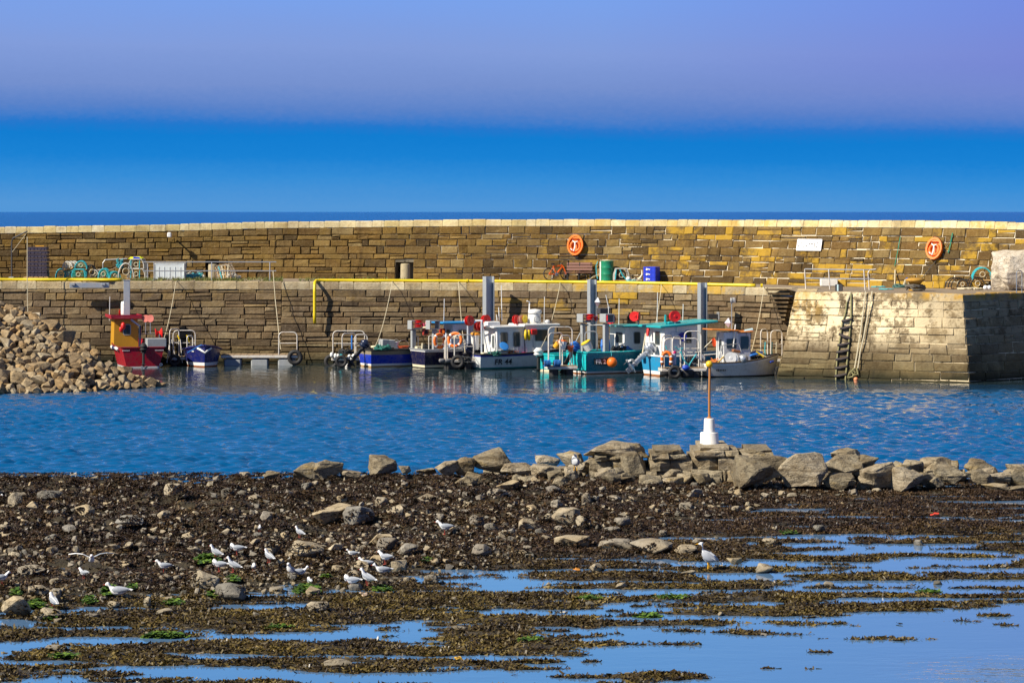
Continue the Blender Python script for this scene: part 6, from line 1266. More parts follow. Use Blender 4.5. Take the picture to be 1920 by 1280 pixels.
MB().tube([(.33, -.32, .98), (.36, -.1, .96), (.35, 0, .86), (.36, .1, .96), (.33, .32, .98)], .018, 6).build('handlebar', BLACK, o); MB().box((-.22, 0, .90), (.26, .12, .06), None, .03).build('saddle', BLACK, o); MB().tube([(-.20, 0, .78), (-.22, 0, .88)], .018, 6).build('seat_post', STEEL, o)
MB().lathe([(.10, -.01), (.10, .01)], 14, along((-.05, -.06, .32), (0, -1, 0))).build('chainring', STEEL, o); MB().tube([(.04, -.12, .18), (-.05, -.08, .32), (-.05, .08, .32), (-.14, .12, .46)], .014, 5).build('crank', BLACK, o)
o = empty('park_bench', on_quay(1086, 525), R(-6), 'brown slatted wooden bench between the bicycle and the green drum', 'bench'); BW = paint('bench_wood', (.24, .115, .085), .6, .3)
for k in range(4): MB().box((0, -.32 + k * .14, .44), (1.62, .12, .035), None, .01).build('seat_slat', BW, o)
for k in range(3): MB().box((0, .20 + .045 * k, .60 + k * .155), (1.40, .035, .135), (R(-16), 0, 0), .01).build('back_slat', BW, o)
for x in (-.62, 0, .62): MB().tube([(x, -.30, 0), (x, -.28, .42), (x, .18, .42), (x, .30, .98)], .03, 5).build('frame', BLACK, o); MB().tube([(x, .22, 0), (x, .16, .42)], .03, 5).build('leg', BLACK, o)
o = empty('oil_drum', on_quay(1138.5, 526), 0, 'green steel oil drum with white streak standing right of the bench', 'drum'); DG = paint('drum_green', (.010, .22, .11), .35, .25); r_ = .345; h_ = 1.08
MB().lathe([(r_, 0), (r_ * 1.03, .02), (r_, .05), (r_, .33), (r_ * 1.035, .355), (r_, .38), (r_, .68), (r_ * 1.035, .705), (r_, .73), (r_, 1.02), (r_ * 1.03, 1.05), (r_ * 1.03, 1.08), (r_ * .95, 1.08), (r_ * .94, 1.05), (.02, 1.05)], 26).build('body', DG, o, True); MB().lathe([(.04, 0), (.04, .03)], 8, Matrix.Translation((.15, -.1, 1.05))).build('bung', STEEL, o)
o = MB().tube([(0, 0, 0), (.02, 0, .55), (.01, -.01, 1.05)], .075, 8).build('standing_pipe', WHITE); o.location = on_quay(1126.5, 526) + Vector((0, -.05, 0)); tag(o, 'white pipe standing upright against the green drum', 'pipe')
rope([on_quay(1121, 526) + Vector(q) for q in ((0, 0, 1.05), (-.1, 0, .8), (-.08, -.05, .4), (-.02, -.1, .1))], .025, ROPE_T, 'turquoise rope hanging beside the green drum'); rope([on_quay(1125, 526) + Vector(q) for q in ((-.05, 0, .35), (-.4, -.3, .22), (-.62, -.5, .04), (-.9, -.6, -.02))], .022, ROPE_W, 'pale rope trailing from the drum to the steel pile')
o = creel(1164, 526.5, .80, .7, .62, NETW, NETK, 'black creel with pale top bar right of the green drum', 6, 0, False); MB().tube([(-.1, -.37, .62), (.05, -.40, .3), (.25, -.42, .08)], .035, 5).build('binding', AQ, o); MB().tube([(-.3, -.37, .62), (-.36, -.4, .08)], .03, 5).build('binding', AQ, o)
buoy(on_quay(1178, 527) + Vector((0, -.2, .12)), .13, WHITE, 'small white float lying beside the black creel by the drum'); coil('rope_heap', on_quay(1190, 527), .32, ROPE_W, 'pale rope heap between the black creel and the blue boxes', 5, .22, .35, 21, .03); coil('net_scrap', on_quay(1183, 527.5), .22, ROPE_T, 'scrap of turquoise net near the white float', 5, .08, .5, 23, .02)
o = MB().tube([(0, 0, 0), (.18, 0, .10), (.30, .02, .30), (.27, .02, .55)], [.09, .07, .05, .02], 7).build('driftwood', CREAM, None, True); o.location = on_quay(1194, 527) + Vector((0, 0, .06)); tag(o, 'pale bent driftwood stick leaning towards the blue boxes', 'driftwood')
for k, l_ in enumerate(('lowest of three blue fish boxes stacked by the sea wall', 'middle one of three blue fish boxes stacked by the sea wall', 'topmost of three blue fish boxes stacked by the sea wall')):
    q = on_quay(1222, 526.5) + Vector((0, 0, .265 * k)); o = fish_box(q, (.74, .62, .26), BLUEBOX, l_, R(-28), 'three stacked blue fish boxes'); 
    for wx, wy in ((-.10, .10), (.06, .05)): MB().box((-.06 + wx * .8, -.325, .13), (.10 if wx < 0 else .12, .012, .11 if wx < 0 else .05), (0, .25, 0)).build('printed_mark', WHITE, o)
# ------------------------------------------------------------------ life rings in their orange housings on the sea wall
HOUS = paint('housing_orange', (.86, .20, .012), .35, .12)
def housing(px, py, label, lean):
    u = pu(px); z = Zof(py, PP.xy(u)[1]); q = W_PARA.P(u, z, .10); n = PP.mit(u); o = empty('lifebuoy_housing', q, math.atan2(n[1], n[0]) + R(90), label, 'lifebuoy housing', 'orange lifebuoy housings on the sea wall'); o.rotation_euler = (R(-lean), 0, math.atan2(n[1], n[0]) + R(90))
    T = axes((0, 0, 0), (1, 0, 0), (0, 0, 1)); out = [(x * .46, y * (.60 if y > 0 else .55)) for x, y in [(math.cos(a) * (1 - .10 * max(0, -math.sin(a))), math.sin(a)) for a in [2 * math.pi * i / 28 for i in range(28)]]]
    m = MB(); m.prism(out, .06, T); m.ring(out, [(x * .80, y * .80) for x, y in out], .22, T); m.build('shell', HOUS, o, True if False else False)
    m = MB(); m.torus(.27, .075, 22, 8, T @ Matrix.Translation((0, -.04, .13))); m.build('ring', ORANGE, o, True); m = MB()
    m.tube([T @ Vector(p) for p in ((-.16, .26, .18), (-.02, .16, .2), (.15, .22, .2))], .035, 6); m.tube([T @ Vector(p) for p in ((.0, .2, .2), (.01, -.12, .21), (-.06, -.32, .2))], .04, 6); m.tube([T @ Vector(p) for p in ((-.24, -.18, .2), (-.14, -.27, .2))], .035, 6); m.build('white_line', WHITE, o)
    m = MB(); m.prism([(x * .84, y) for x, y in out if y > .30], .19, T); m.build('hood', HOUS, o); return o
housing(1078, 461, 'orange lifebuoy housing on the sea wall above the bench', 9); housing(1746, 468, 'orange lifebuoy housing on the sea wall near the right end', 13)
# white sign, its lettering worn to flecks
u = pu(1509); z = Zof(459.5, PP.xy(u)[1]); n = PP.mit(u); o = empty('notice_board', W_PARA.P(u, z, .12), math.atan2(n[1], n[0]) + R(90), 'white notice board with faded grey lettering on the sea wall', 'sign'); o.rotation_euler = (R(-14), 0, math.atan2(n[1], n[0]) + R(90))
T = axes((0, 0, 0), (1, 0, 0), (0, 0, 1)); MB().prism(rrect(1.52, .62, .02, 1), .04, T).build('board', paint('white_board', (.86, .86, .86), .4, .06), o); m = MB(); FL = [(420, 410, 25, 50), (560, 380, 50, 22), (440, 510, 40, 50), (525, 545, 60, 22), (740, 385, 50, 25), (722, 452, 60, 22), (700, 545, 55, 25), (822, 512, 60, 50), (990, 420, 60, 40), (1100, 420, 75, 40), (1240, 415, 40, 70), (1372, 388, 60, 30), (1255, 525, 45, 45), (1340, 552, 60, 35), (1215, 470, 25, 22), (1130, 510, 40, 15)]
for fx, fy, fw, fh in FL: m.prism(rrect(fw / 700, fh / 700 * 1.3, .006, 1, (fx - 960) / 820, -(fy - 465) / 780), .046, T)
m.build('faded_lettering', paint('faded_ink', (.15, .15, .16), .6), o)
# ------------------------------------------------------------------ right: railing on the pier head, blocks, bollard, ladder, ropes
o = empty('pier_railing', on_quay(1511, 542), 0, 'weathered pipe railing on the pier head in front of a white block', 'railing', 'pipe railings on the quay'); base = o.location.copy(); PB = [on_quay(1511, 542), on_quay(1556, 543), on_quay(1622, 544), on_quay(1630, 544)]
for k, p in enumerate(PB): MB().tube([p - base, p - base + Vector((-.06, .0, 1.0 if k < 3 else .85))] + ([p - base + Vector((.02, 0, 1.0)), p - base + Vector((.32, 0, 1.03))] if k == 3 else []), .034, 6).build('post', RUST, o)
for hh in (1.0, .55): MB().tube([PB[0] - base + Vector((-.04, 0, hh)), PB[1] - base + Vector((-.04, 0, hh)), PB[2] - base + Vector((-.04, 0, hh)), PB[3] - base + Vector((.25, 0, hh))], .032, 6).build('rail', STEEL, o)
o = MB().box((0, 0, .19), (.88, .5, .38), None, .03).build('white_block', paint('white_block', (.80, .78, .72), .7, .25)); o.location = on_quay(1554, 536); tag(o, 'white painted block standing behind the pier railing', 'block')
o = empty('electric_box', on_quay(1573, 545.5), R(-10), 'small dark box with pale blue stripe on the pier edge', 'box'); MB().box((0, 0, .16), (.36, .3, .32), None, .02).build('body', paint('dark_steel', (.05, .05, .055), .5), o); MB().box((-.05, -.155, .16), (.07, .012, .32)).build('stripe', paint('pale_aqua', (.55, .75, .80), .4), o)
def iron_bollard(px, py, label):
    o = empty('iron_bollard', on_quay(px, py), 0, label, 'bollard'); RI = paint('rust_yellow_iron', (.45, .24, .03), .8, .4, 0, (.2, .08, .03)); MB().lathe([(.36, 0), (.30, .08), (.26, .30), (.34, .42), (.48, .48), (.46, .58), (.2, .62), (.01, .63)], 18).build('post', RI, o, True)
    m = MB(); q = random.Random(3); P = [(math.cos(a) * (.36 + .05 * q.random() + .012 * i / 6), math.sin(a) * (.36 + .05 * q.random()), .05 + .24 * q.random()) for i, a in enumerate([2 * math.pi * k / 10 for k in range(56)])]; m.tube(P, .045, 6); m.build('mooring_turns', paint('dark_rope', (.12, .11, .09), .9, .5), o); return o
iron_bollard(1716, 545, 'rusty yellow iron bollard wrapped in dark rope on the pier head'); coil('net_heap', on_quay(1690, 540), .35, paint('green_grey_net', (.05, .14, .13), .9), 'dark green net heap left of the rope wrapped bollard', 6, .2, .4, 33, .03); rope([on_quay(1694, 540) + Vector(q) for q in ((0, 0, .1), (.1, 0, .4), (.22, -.05, .45), (.3, 0, .2))], .05, ROPE_W, 'thick pale rope end beside the wrapped bollard'); rope([on_quay(1699, 540) + Vector(q) for q in ((0, 0, .5), (.12, -.05, .38), (.22, -.1, .22))], .06, paint('tarp_blue', (.015, .16, .58), .6), 'bright blue rope end beside the wrapped bollard')
coil('rope_scrap', on_quay(1662, 543), .3, ROPE_T, 'thin turquoise rope scrap lying on the pier head', 3, .03, .4, 35, .02); coil('rope_scrap', on_quay(1648, 538), .3, ROPE_T, 'faded turquoise rope scrap close to the sea wall', 3, .03, .4, 37, .02)
rope([on_quay(1722, 541) + Vector((0, 0, .3)), (W_PARA.P(pu(1748), 5.4, .15)), (W_PARA.P(pu(1776), 6.75, .12))], .018, paint('dark_rope', (.12, .11, .09), .9, .5), 'thin dark mooring rope running up the sea wall by the right lifebuoy'); rope([W_PARA.P(pu(1677), 6.7, .12), W_PARA.P(pu(1676), 6.0, .12), W_PARA.P(pu(1674), 5.2, .12)], .022, NETG, 'dark green rope hanging on the sea wall right of the notice board'); rope([W_PARA.P(pu(1774), 6.9, .12), W_PARA.P(pu(1773), 6.3, .12), W_PARA.P(pu(1771), 5.9, .12)], .03, NETG, 'dark green rope end hanging right of the right lifebuoy'); rope([W_PARA.P(pu(1676), 5.0, .12), on_quay(1677, 537) + Vector((0, -.1, .05))], .03, ROPE_W, 'pale rope end reaching down to the pier below the notice board')
creel(1793, 541, .85, .8, .50, NETK, NETO, 'low brown creel with black hoop on the pier head', 12); creel(1808, 541, .55, .8, .42, NETK, NETO, 'small creel end wedged between two brown creels', -20); creel(1829, 542, .75, .9, .55, NETK, NETO, 'brown creel with round mouth under the tall creel', 5); o = creel(1841, 541, .98, .9, .60, AQ, NETO, 'tall brown creel with turquoise hoop by the concrete buttress', -5); o.location.z += .42
for k, px_ in enumerate((1846, 1853)): buoy(on_quay(px_, 543.5) + Vector((0, -.3, .12)), .12, WHITE, ('left white float under the turquoise hooped creel', 'right white float under the turquoise hooped creel')[k])
coil('rope_heap', on_quay(1818, 543), .5, ROPE_W, 'flat pale rope heap in front of the brown creels', 5, .08, .4, 41, .03)
# rough concrete buttress at the far right
me = rock_mesh('concrete_buttress', 911, 70, .03, 3, .035, (1, .8, 1), 1.0); gB = rock_mat('rough_concrete', [(.60, .54, .45), (.66, .58, .46)], bump=.08); me.materials.append(gB); o = link('concrete_buttress', me); q = on_quay(1915, 540); o.location = (q.x + .75, q.y + .6, q.z - .1); o.scale = (4.0, 2.6, 2.15); o.rotation_euler = (0, 0, .25); tag(o, 'pale rough concrete buttress against the right end of the sea wall', 'buttress')
me = rock_mesh('concrete_buttress', 912, 60, .03, 3, .035, (1, .8, 1), 1.0); me.materials.append(gB); o = link('concrete_buttress', me); q = on_quay(1885, 541); o.location = (q.x + .3, q.y + .3, q.z - .05); o.scale = (2.0, 1.6, 1.2); o.rotation_euler = (0, 0, -.1); tag(o, 'lower concrete footing at the left foot of the buttress', 'buttress')
o = empty('ladder_rail', on_quay(1906, 549), R(20), 'thin grey ladder handrail standing at the far right of the pier', 'handrail'); MB().tube(hoop((0, 0, 0), (.35, .1, 0), 1.05, n=3), .022, 5).build('hoop_rail', STEEL, o); MB().tube([(0, 0, .3), (.35, .1, .3)], .018, 5).build('rung', STEEL, o)
# rope ladder with tyre-dark rungs on the pier face
def pf(px, py, out=.10):
    """point on the battered pier front seen at a pixel"""
    z = 2.0
    for _ in range(12):
        u = np.interp(px, [W_PIER.px(PH.u[1], z)[0], W_PIER.px(PH.u[2], z)[0]], [PH.u[1], PH.u[2]]); p = W_PIER.P(u, z, out); z = Zof(py, p[1])
    return Vector(W_PIER.P(u, z, out))
o = empty('rope_ladder', (0, 0, 0), 0, 'old rope ladder with thick dark rungs hanging crookedly down the pier head', 'ladder'); LA = [(1592, 566), (1590, 585), (1584, 605), (1581, 625), (1578, 645), (1575, 665), (1573, 690), (1572, 714)]; LB_ = [(1600, 550), (1600, 572), (1600, 598), (1598, 620), (1596, 645), (1594, 665), (1592, 690), (1590, 712)]
MB().tube([pf(*q) for q in LA], .045, 6).build('side_rope', paint('mossy_rope', (.28, .26, .12), .9, .5), o); MB().tube([pf(*q) for q in LB_], .045, 6).build('side_rope', paint('mossy_rope', (.28, .26, .12), .9, .5), o)
for k, y in enumerate((600, 614, 630, 645, 658, 672, 688, 703)):
    xa = np.interp(y, [q[1] for q in LA], [q[0] for q in LA]); xb = np.interp(y, [q[1] for q in LB_], [q[0] for q in LB_]); t = 5 if k == 2 else -1
    MB().tube([pf(xa - 2, y - t + 1, .13), pf((xa + xb) / 2, y + 1, .15), pf(xb + 2, y + t - 1, .13)], [.06, .075, .06], 7).build('rung', paint('dark_rung', (.045, .035, .035), .8, .3), o)
MB().tube([pf(1599, 548), pf(1596, 556), pf(1592, 566)], .035, 5).build('top_rope', ROPE_W, o)
for k, tab in enumerate((((1628, 546), (1624, 580), (1619, 620), (1613, 660), (1608, 690)), ((1640, 546), (1632, 590), (1625, 630), (1618, 660), (1614, 690)))): rope([pf(x, y, .16) for x, y in tab], .032, ROPE_W, ('left pale rope hanging down the pier head right of the ladder', 'right pale rope hanging down the pier head right of the ladder')[k])
rope([pf(x, y, .16) for x, y in ((1608, 690), (1598, 700), (1595, 708), (1604, 706), (1610, 698), (1600, 692), (1606, 703), (1614, 702), (1612, 690))], .04, paint('mossy_rope', (.28, .26, .12), .9, .5), 'knotted mossy rope bundle at the foot of the pier head')
buoy(pf(1612, 711, .25), .11, paint('pale_orange', (.75, .28, .12), .5), 'small faded orange float under the mossy rope bundle')
# stone steps cut into the corner beside the pier head
st = empty('stone_steps', (0, 0, 0), 0, 'flight of worn stone steps in the corner between quay wall and pier head', 'steps')
for k in range(8):
    y = 541 + k * 8.0; xa = 1436 + 4.0 * k; xb = 1484 - 1.6 * k; Yw = np.interp((xa + xb) / 2, *zip(*quay_r)); Y = Yw - .18; z = Zof(y, Y); a, c = Xof(xa, Y), Xof(xb, Y)
    MB().box(((a + c) / 2, Y + .1, z - .05), (c - a, .62, .10), (0, 0, -.12), .015).build('step', M_QUAY, st)
# ------------------------------------------------------------------ grass on the deck edge
gG = G('quay_grass'); isl = gG.geo.outputs['Random Per Island']; M_GRASS = gG.fin(gG.ramp(isl, [(0, (.05, .075, .010)), (.5, (.10, .12, .015)), (1, (.20, .17, .03))]), .7)
r = np.random.default_rng(5); n = 7000; px = np.concatenate([r.uniform(95, 530, 6000), r.uniform(560, 760, 700), r.uniform(0, 95, 300)]); py = 522.5 + r.random(n) ** .7 * 4.5; k = vnoise(px / 14., py * .5, 3, 3) > .42; px, py = px[k], py[k]; n = len(px); z = np.interp(px, [a for a, _ in DECK], [c for _, c in DECK]); Y = F * (CH - z) / (py - HY); X = (px - CX) * Y / F
h = r.uniform(.05, .22, n) * (.5 + vnoise(px / 9., py, 4, 2)); a = r.uniform(0, 6.28, n); P0 = np.stack([X, Y, z - .02], 1); e = np.stack([np.cos(a), np.sin(a), 0 * a], 1) * .02; tip = P0 + np.stack([np.cos(a + 1) * h * .5, np.sin(a + 1) * h * .5, h], 1)
tag(np_mesh('quay_grass', np.stack([P0 - e, P0 + e, tip], 1).reshape(-1, 3), (np.arange(n)[:, None] * 3 + np.array([[0, 1, 2]])), M_GRASS), kind='stuff')
# ------------------------------------------------------------------ the white beacon on the outcrop
p = at(1330, 834, 1.45); Yb = Yof(900, .1) + .9; z0 = Zof(834, Yb); o = empty('beacon', (Xof(1330, Yb), Yb, z0), 0, 'white two stage beacon pillar with rusty pole and yellow ball on the rocks', 'beacon'); s = Yb / F
BWH = paint('beacon_white', (.82, .81, .77), .6, .22, grime=(.62, .50, .26)); RP = paint('rusty_pole', (.42, .17, .045), .75, .5, 0, (.50, .30, .08))
w1, w2, h1_, h2_ = 17.5 * s, 10.8 * s, 24 * s, 26 * s
MB().lathe([(w1 * 1.04, -.06), (w1 * 1.04, .02), (w1, .03), (w1 * .97, h1_ - .02), (w1 * .93, h1_), (w2, h1_ + .001)], 28).build('base', BWH, o, True); MB().lathe([(w2 * 1.03, h1_), (w2 * .98, h1_ + .02), (w2 * .90, h1_ + h2_ - .02), (w2 * .84, h1_ + h2_), (.02, h1_ + h2_ + .003)], 24).build('upper_stage', BWH, o, True)
MB().tube([(0, 0, h1_ + h2_ - .05), (.0, 0, h1_ + h2_ + 47 * s), (.015, 0, Zof(688, Yb) - z0)], .036, 8).build('pole', RP, o); MB().ball((.0, 0, Zof(682.5, Yb) - z0), 6.8 * s, 18, 12).build('ball', paint('ball_yellow', (.80, .52, .02), .35, .2), o, True); MB().lathe([(.07, 0), (.06, .04), (.03, .05)], 10, Matrix.Translation((0, 0, h1_ + h2_))).build('collar', RP, o)
# ------------------------------------------------------------------ green weed patches
gU = G('green_weed'); isl = gU.geo.outputs['Random Per Island']; M_GREEN = gU.fin(gU.ramp(isl, [(0, (.018, .045, .005)), (.6, (.055, .12, .008)), (1, (.14, .22, .02))]), .6)
GP = [(30, 1113, 9, 6), (68, 1136, 16, 7), (96, 1156, 11, 9), (206, 1113, 15, 9), (168, 1128, 12, 6), (247, 1103, 9, 5), (325, 1131, 20, 4), (388, 1052, 24, 8), (435, 1087, 12, 5), (398, 1117, 9, 5), (576, 1108, 24, 8), (612, 1083, 9, 4), (715, 1105, 22, 4), (797, 1050, 11, 3), (300, 1190, 26, 3), (310, 1193, 40, 4), (120, 1230, 30, 3), (1260, 1120, 36, 3), (1105, 1122, 28, 3), (990, 1200, 26, 3), (1740, 1110, 22, 3), (520, 1176, 26, 3), (1480, 998, 18, 2), (1215, 1155, 26, 3)]
r = np.random.default_rng(8); A = []
for (cx, cy, wx, hy) in GP:
    n = int(wx * hy * 3.2); a = r.uniform(0, 6.28, n); q = np.sqrt(r.random(n)); 
    for xx, yy in zip(cx + np.cos(a) * q * wx, cy + np.sin(a) * q * hy): p = foot_at(xx, yy); A.append((p.x, p.y, max(p.z, .0) + .05 * (1 - ((xx - cx) / wx) ** 2) * (hy / 5)))
A = np.array(A); n = len(A); a = r.uniform(0, 6.28, n); L = r.uniform(.03, .09, n); d = np.stack([np.cos(a), np.sin(a), r.uniform(-.2, .5, n)], 1) * L[:, None]; e = np.stack([-np.sin(a), np.cos(a), r.uniform(0, .4, n)], 1) * (L * .4)[:, None]
tag(np_mesh('green_weed', np.stack([A - d - e, A + d - e, A + d + e, A - d + e], 1).reshape(-1, 3), np.arange(n)[:, None] * 4 + np.arange(4)[None], M_GREEN), kind='stuff')
# ------------------------------------------------------------------ birds
FW = paint('gull_white', (.82, .82, .82), .6, .05, bump=0); FG = paint('gull_grey', (.30, .33, .38), .6, .1, bump=0); FB = paint('gull_black', (.02, .02, .02), .6, .1, bump=0); BIL = paint('gull_bill', (.35, .05, .03), .5, .1, bump=0); YB = paint('yellow_bill', (.80, .42, .02), .5, .1, bump=0)
def body_loft(st, n=12):                                    # stations: (x, z, half width, half height)
    m = MB(); vs = []
    for (x, z, w, h) in st: vs += [(x, w * math.cos(2 * math.pi * k / n), z + h * math.sin(2 * math.pi * k / n)) for k in range(n)]
    fs = [(i * n + k, (i + 1) * n + k, (i + 1) * n + (k + 1) % n, i * n + (k + 1) % n) for i in range(len(st) - 1) for k in range(n)]
    fs += [tuple(range(n)), tuple((len(st) - 1) * n + k for k in range(n - 1, -1, -1))]; m.v, m.f, m.mi = vs, fs, [0] * len(fs); return m
def gull(name, label, loc, yaw, pose='stand', sc=1.0):
    """x forward; real gull about 0.38 m long"""
    o = empty(name, loc, yaw, label, 'gull', 'gulls feeding on the weedy shore'); o.scale = (sc, sc, sc); lz = .062 if pose != 'sit' else .0
    if pose == 'preen': head = [(.10, .155 + lz, .052, .05), (.135, .165 + lz, .046, .046), (.15, .15 + lz, .040, .04), (.14, .115 + lz, .033, .032), (.115, .09 + lz, .022, .02), (.10, .08 + lz, .008, .008)]
    elif pose == 'up': head = [(.080, .155 + lz, .056, .066), (.096, .195 + lz, .044, .050), (.104, .222 + lz, .038, .036), (.118, .240 + lz, .038, .034), (.143, .238 + lz, .028, .026), (.160, .232 + lz, .010, .010)]
    elif pose == 'sit': head = [(.10, .12 + lz, .050, .05), (.125, .155 + lz, .034, .036), (.135, .185 + lz, .034, .032), (.155, .20 + lz, .036, .033), (.18, .197 + lz, .026, .024), (.195, .19 + lz, .010, .010)]
    else: head = [(.10, .142 + lz, .054, .058), (.125, .172 + lz, .042, .045), (.138, .196 + lz, .038, .036), (.156, .206 + lz, .038, .034), (.18, .203 + lz, .027, .025), (.196, .197 + lz, .010, .010)]
    body = [(-.17, .115 + lz, .008, .006), (-.13, .11 + lz, .034, .024), (-.07, .095 + lz, .060, .046), (0, .09 + lz, .072, .060), (.06, .10 + lz, .066, .062)]
    if pose == 'up': body = [(x, z + .35 * x, w, h) for x, z, w, h in body]
    body_loft(body + head).build('body', FW, o, True); hx, hz = head[-1][0], head[-1][1]
    dv = Vector((1, 0, -.12)) if pose != 'preen' else Vector((-.6, 0, -1)); MB().tube([(hx - .005, 0, hz), Vector((hx, 0, hz)) + dv.normalized() * .035], [.010, .003], 6).build('bill', BIL, o)
    for sy in (-1, 1): m = MB(); m.ball((head[-3][0] + .012, sy * .033, head[-3][1] + .006), .006, 6, 4); m.build('eye', FB, o)
    if pose == 'fly':
        for sy in (-1, 1):
            W = [(.07, .05, .16, .10), (.10, .20, .235, .085), (.06, .36, .25, .065), (-.02, .52, .22, .02)]; m = MB()
            for (x, y, z, c) in W: m.v += [(x + c * .5, sy * y, z + lz), (x - c, sy * y, z + lz + .004), (x, sy * y, z + lz + .016)]
            for i in range(3):
                for (p_, q_) in ((0, 2), (2, 1), (1, 0)): m.f.append((i * 3 + p_, i * 3 + 3 + p_, i * 3 + 3 + q_, i * 3 + q_)); m.mi.append(0)
            m.build('wing', FG if sy > 0 else FW, o)
    else:
        for sy in (-1, 1): m = body_loft([(-.20, .118 + lz, .004, .004), (-.12, .12 + lz, .014, .026), (-.03, .115 + lz, .020, .046), (.05, .12 + lz, .016, .042), (.085, .125 + lz, .004, .01)], 8); m.v = [(x, y + sy * .058 * (1 - max(0, -x - .03) * 3.0), z + (.35 * x if pose == 'up' else 0)) for x, y, z in m.v]; w = m.build('wing', FG, o, True); MB().tube([(-.17, sy * .032, .122 + lz - (.06 if pose == 'up' else 0)), (-.225, sy * .012, .12 + lz - (.075 if pose == 'up' else 0))], [.012, .003], 6).build('wing_tip', FW if pose != 'stand' else FB, w)
    m = MB(); zt = .112 + lz - (.055 if pose == 'up' else 0); m.v = [(-.13, -.025, zt), (-.22, -.04, zt), (-.22, .04, zt), (-.13, .025, zt), (-.13, 0, zt + .015), (-.22, 0, zt + .006)]; m.f = [(0, 3, 2, 1), (0, 1, 5, 4), (4, 5, 2, 3)]; m.mi = [0] * 3; m.build('tail', FW, o)
    if pose != 'sit' and pose != 'fly':
        for sy in (-1, 1): m = MB(); m.tube([(.01, sy * .028, .06 + lz), (.005, sy * .028, .03), (.015, sy * .028, 0)], .007, 5); m.tube([(.0, sy * .028, .004), (.045, sy * .028, .004)], .007, 4); m.build('leg', BIL, o)
    return o
PI = math.pi
GUL = [(16, 945, PI * .97, 'sit', 1.15, 'white gull sitting alone at the upper left edge of the shore'), (4, 1098, PI * .1, 'stand', 1.0, 'white gull half out of view at the left edge'),
 (172, 1066, -PI * .45, 'fly', 1.0, 'gull landing with both wings spread on the left of the shore'), (158, 1087, PI * .8, 'stand', .85, 'small gull just below the gull with spread wings'), (222, 1122, PI * .97, 'sit', 1.45, 'long white gull sitting on a low stone by green weed'),
 (101, 1142, PI * .7, 'up', 1.0, 'gull standing upright on the mossy brown rock'), (308, 1076, PI, 'stand', 1.05, 'grey winged gull standing alone facing left'), (405, 1050, PI * .85, 'up', 1.05, 'gull stretching up on the green weed covered mound'),
 (445, 1043, PI * .95, 'preen', 1.1, 'gull preening on a dark stone with red legs showing'), (412, 1074, PI * .9, 'preen', 1.1, 'gull bending down left of its upright neighbour above the tan boulder'), (438, 1075, PI * .88, 'up', 1.1, 'gull with raised head above the tan boulder'),
 (476, 1074, PI * .5, 'preen', .75, 'small round gull seen from behind among dark weed'), (487, 999, PI * .5, 'stand', .6, 'tiny distant gull beside a pale flat rock'), (562, 1010, PI * .8, 'up', .9, 'gull standing just behind the biggest rounded rock'),
 (505, 1057, PI * .75, 'up', 1.0, 'gull alone left below the biggest rounded rock'), (545, 1084, -PI * .6, 'up', 1.05, 'gull facing the camera in front of another gull'), (563, 1082, PI * .05, 'sit', 1.05, 'gull half hidden behind the gull facing the camera'),
 (581, 1101, PI * .6, 'preen', .75, 'grey gull head showing behind the bright green weed patch'), (661, 1045, PI * .95, 'sit', .8, 'gull crouching low among brown stones'), (687, 1070, PI * .95, 'stand', 1.0, 'gull on top of the domed stone'),
 (723, 1060, PI * .85, 'stand', 1.1, 'gull standing by the brown stone below the yellowish one'), (717, 1079, PI, 'sit', 1.15, 'slim gull lying stretched out right of the domed stone'), (689, 1100, PI * .85, 'up', 1.2, 'large gull with raised head, frontmost on the shore'),
 (660, 1105, PI * .9, 'preen', 1.15, 'gull with its head tucked down left of the frontmost gull'), (835, 1004, PI * .97, 'stand', 1.25, 'single gull standing far right of the flock')]
for px, py, yaw, pose, sc, lab in GUL:
    p = foot_at(px, py); gull('gull', lab, p + Vector((0, -.05, .035 if pose != 'fly' else .06)), yaw, pose, sc * .95)
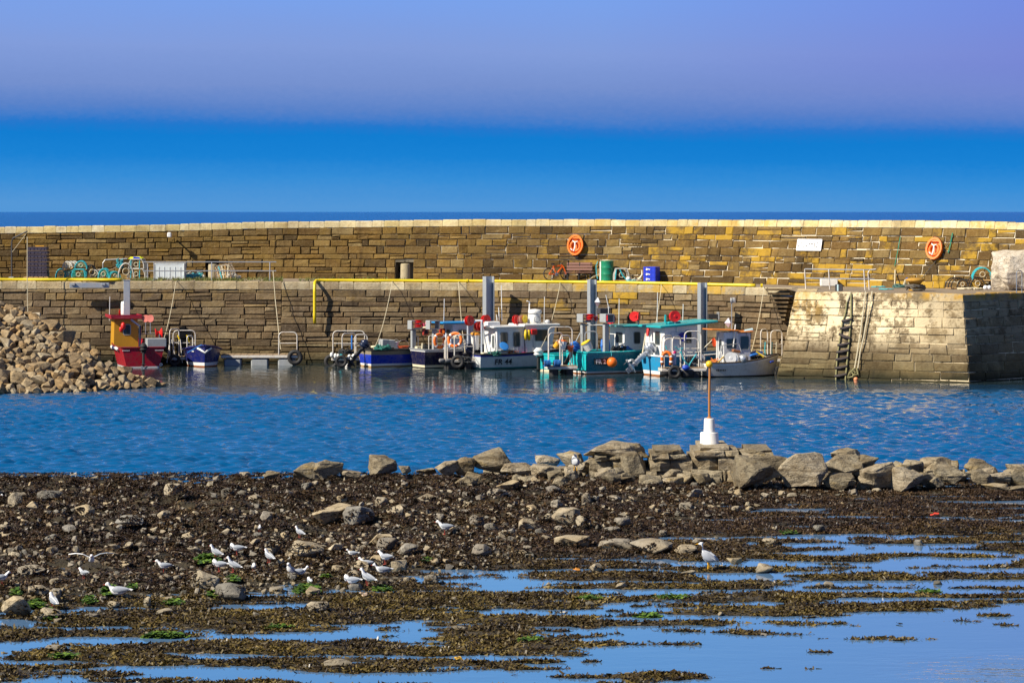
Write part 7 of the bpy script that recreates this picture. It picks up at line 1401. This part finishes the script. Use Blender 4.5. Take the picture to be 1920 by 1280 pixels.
# the grey heron-like bird by the pools, and the heron hunched on the rocks
def heron(label, loc, yaw, H, group=None, hunch=False):
    o = empty('heron', loc, yaw, label, 'heron', group); o.scale = (H * 1.35, H * 1.4, H)       # unit height
    nb = [(-.20, .50, .01, .02), (-.15, .46, .08, .10), (-.04, .44, .155, .19), (.06, .48, .165, .21), (.13, .56, .13, .17)] + ([(.15, .68, .09, .10), (.15, .78, .065, .07), (.15, .86, .06, .07), (.18, .92, .062, .055), (.23, .92, .045, .04), (.26, .915, .018, .018)] if not hunch else [(.12, .74, .12, .12), (.10, .84, .09, .09), (.12, .92, .075, .06), (.18, .93, .055, .045), (.23, .92, .018, .018)])
    body_loft(nb, 14).build('body', paint('heron_pale', (.66, .68, .70), .7, .15, bump=0), o, True); MB().tube([(.25, 0, .918), (.34, 0, .90)], [.020, .004], 6).build('bill', YB, o); MB().ball((.18, .0, .955), .05, 10, 6, (1.1, .9, .5)).build('crown_cap', FB if hunch else FW, o, True)
    for sy in (-1, 1):
        w = body_loft([(-.26, .36, .01, .02), (-.17, .42, .03, .09), (-.04, .47, .045, .17), (.08, .53, .04, .15), (.15, .58, .01, .05)], 10); w.v = [(x, y + sy * .135 * (1 - max(0, -x) * 1.6), z) for x, y, z in w.v]; q = w.build('wing', paint('heron_grey', (.34, .36, .40), .7, .2, bump=0), o, True)
        for k in range(5): m = MB(); a = .10 + .07 * k; m.v = [(.06 - a, sy * .175, .56 - a * .45), (-.03 - a, sy * .17, .50 - a * .5), (-.16 - a * .6, sy * (.15 - .05 * a), .40 - a * .35), (-.05 - a, sy * .185, .46 - a * .45)]; m.f = [(0, 1, 2, 3)]; m.mi = [0]; m.build('feather', (FG, FW, FB, FG, FW)[k], q)
    for sy in (-1, 1): m = MB(); m.tube([(.0, sy * .06, .34), (-.01, sy * .06, .18), (.0, sy * .06, 0)], [.030, .017, .016], 6); m.tube([(0, sy * .06, .01), (.10, sy * .06, .01)], .014, 4); m.build('leg', YB, o)
    return o
heron('tall grey bird with ruffled feathers and yellow bill standing among the pools', foot_at(1328, 1068), PI * .92, 53 * foot_at(1328, 1068).y / F)
q = at(1079, 884, .45); heron('grey heron standing hunched in front of the dark squat rock', Vector((q.x, q.y - .1, .5)), -PI * .62, 32 * q.y / F, None, True)
# bits on the shore
for px, py, w, lab, mt in ((1083, 1071, 14, 'rusty orange scrap lying in the weed left of the grey bird', paint('rust_scrap', (.55, .22, .03), .8, .4)), (682, 1117, 16, 'pale broken shell crate scrap near the frontmost gull', paint('pale_scrap', (.5, .38, .28), .8, .4)), (1752, 967, 20, 'thin red scrap floating among the right pools', paint('red_scrap', (.6, .05, .02), .6, .3)), (858, 1239, 26, 'yellowish weed frond floating in the front pool', paint('yellow_frond', (.55, .33, .04), .6, .3))):
    p = foot_at(px, py); s = p.y / F; m = MB()
    for k in range(4): m.box((random.uniform(-.3, .3) * w * s, random.uniform(-.1, .1), .03 + .01 * k), (w * s * random.uniform(.3, .6), .08, .03), (random.uniform(-.3, .3), random.uniform(-.3, .3), random.uniform(-.6, .6)), .008)
    o = m.build('shore_scrap', mt); o.location = p; tag(o, lab, 'scrap')
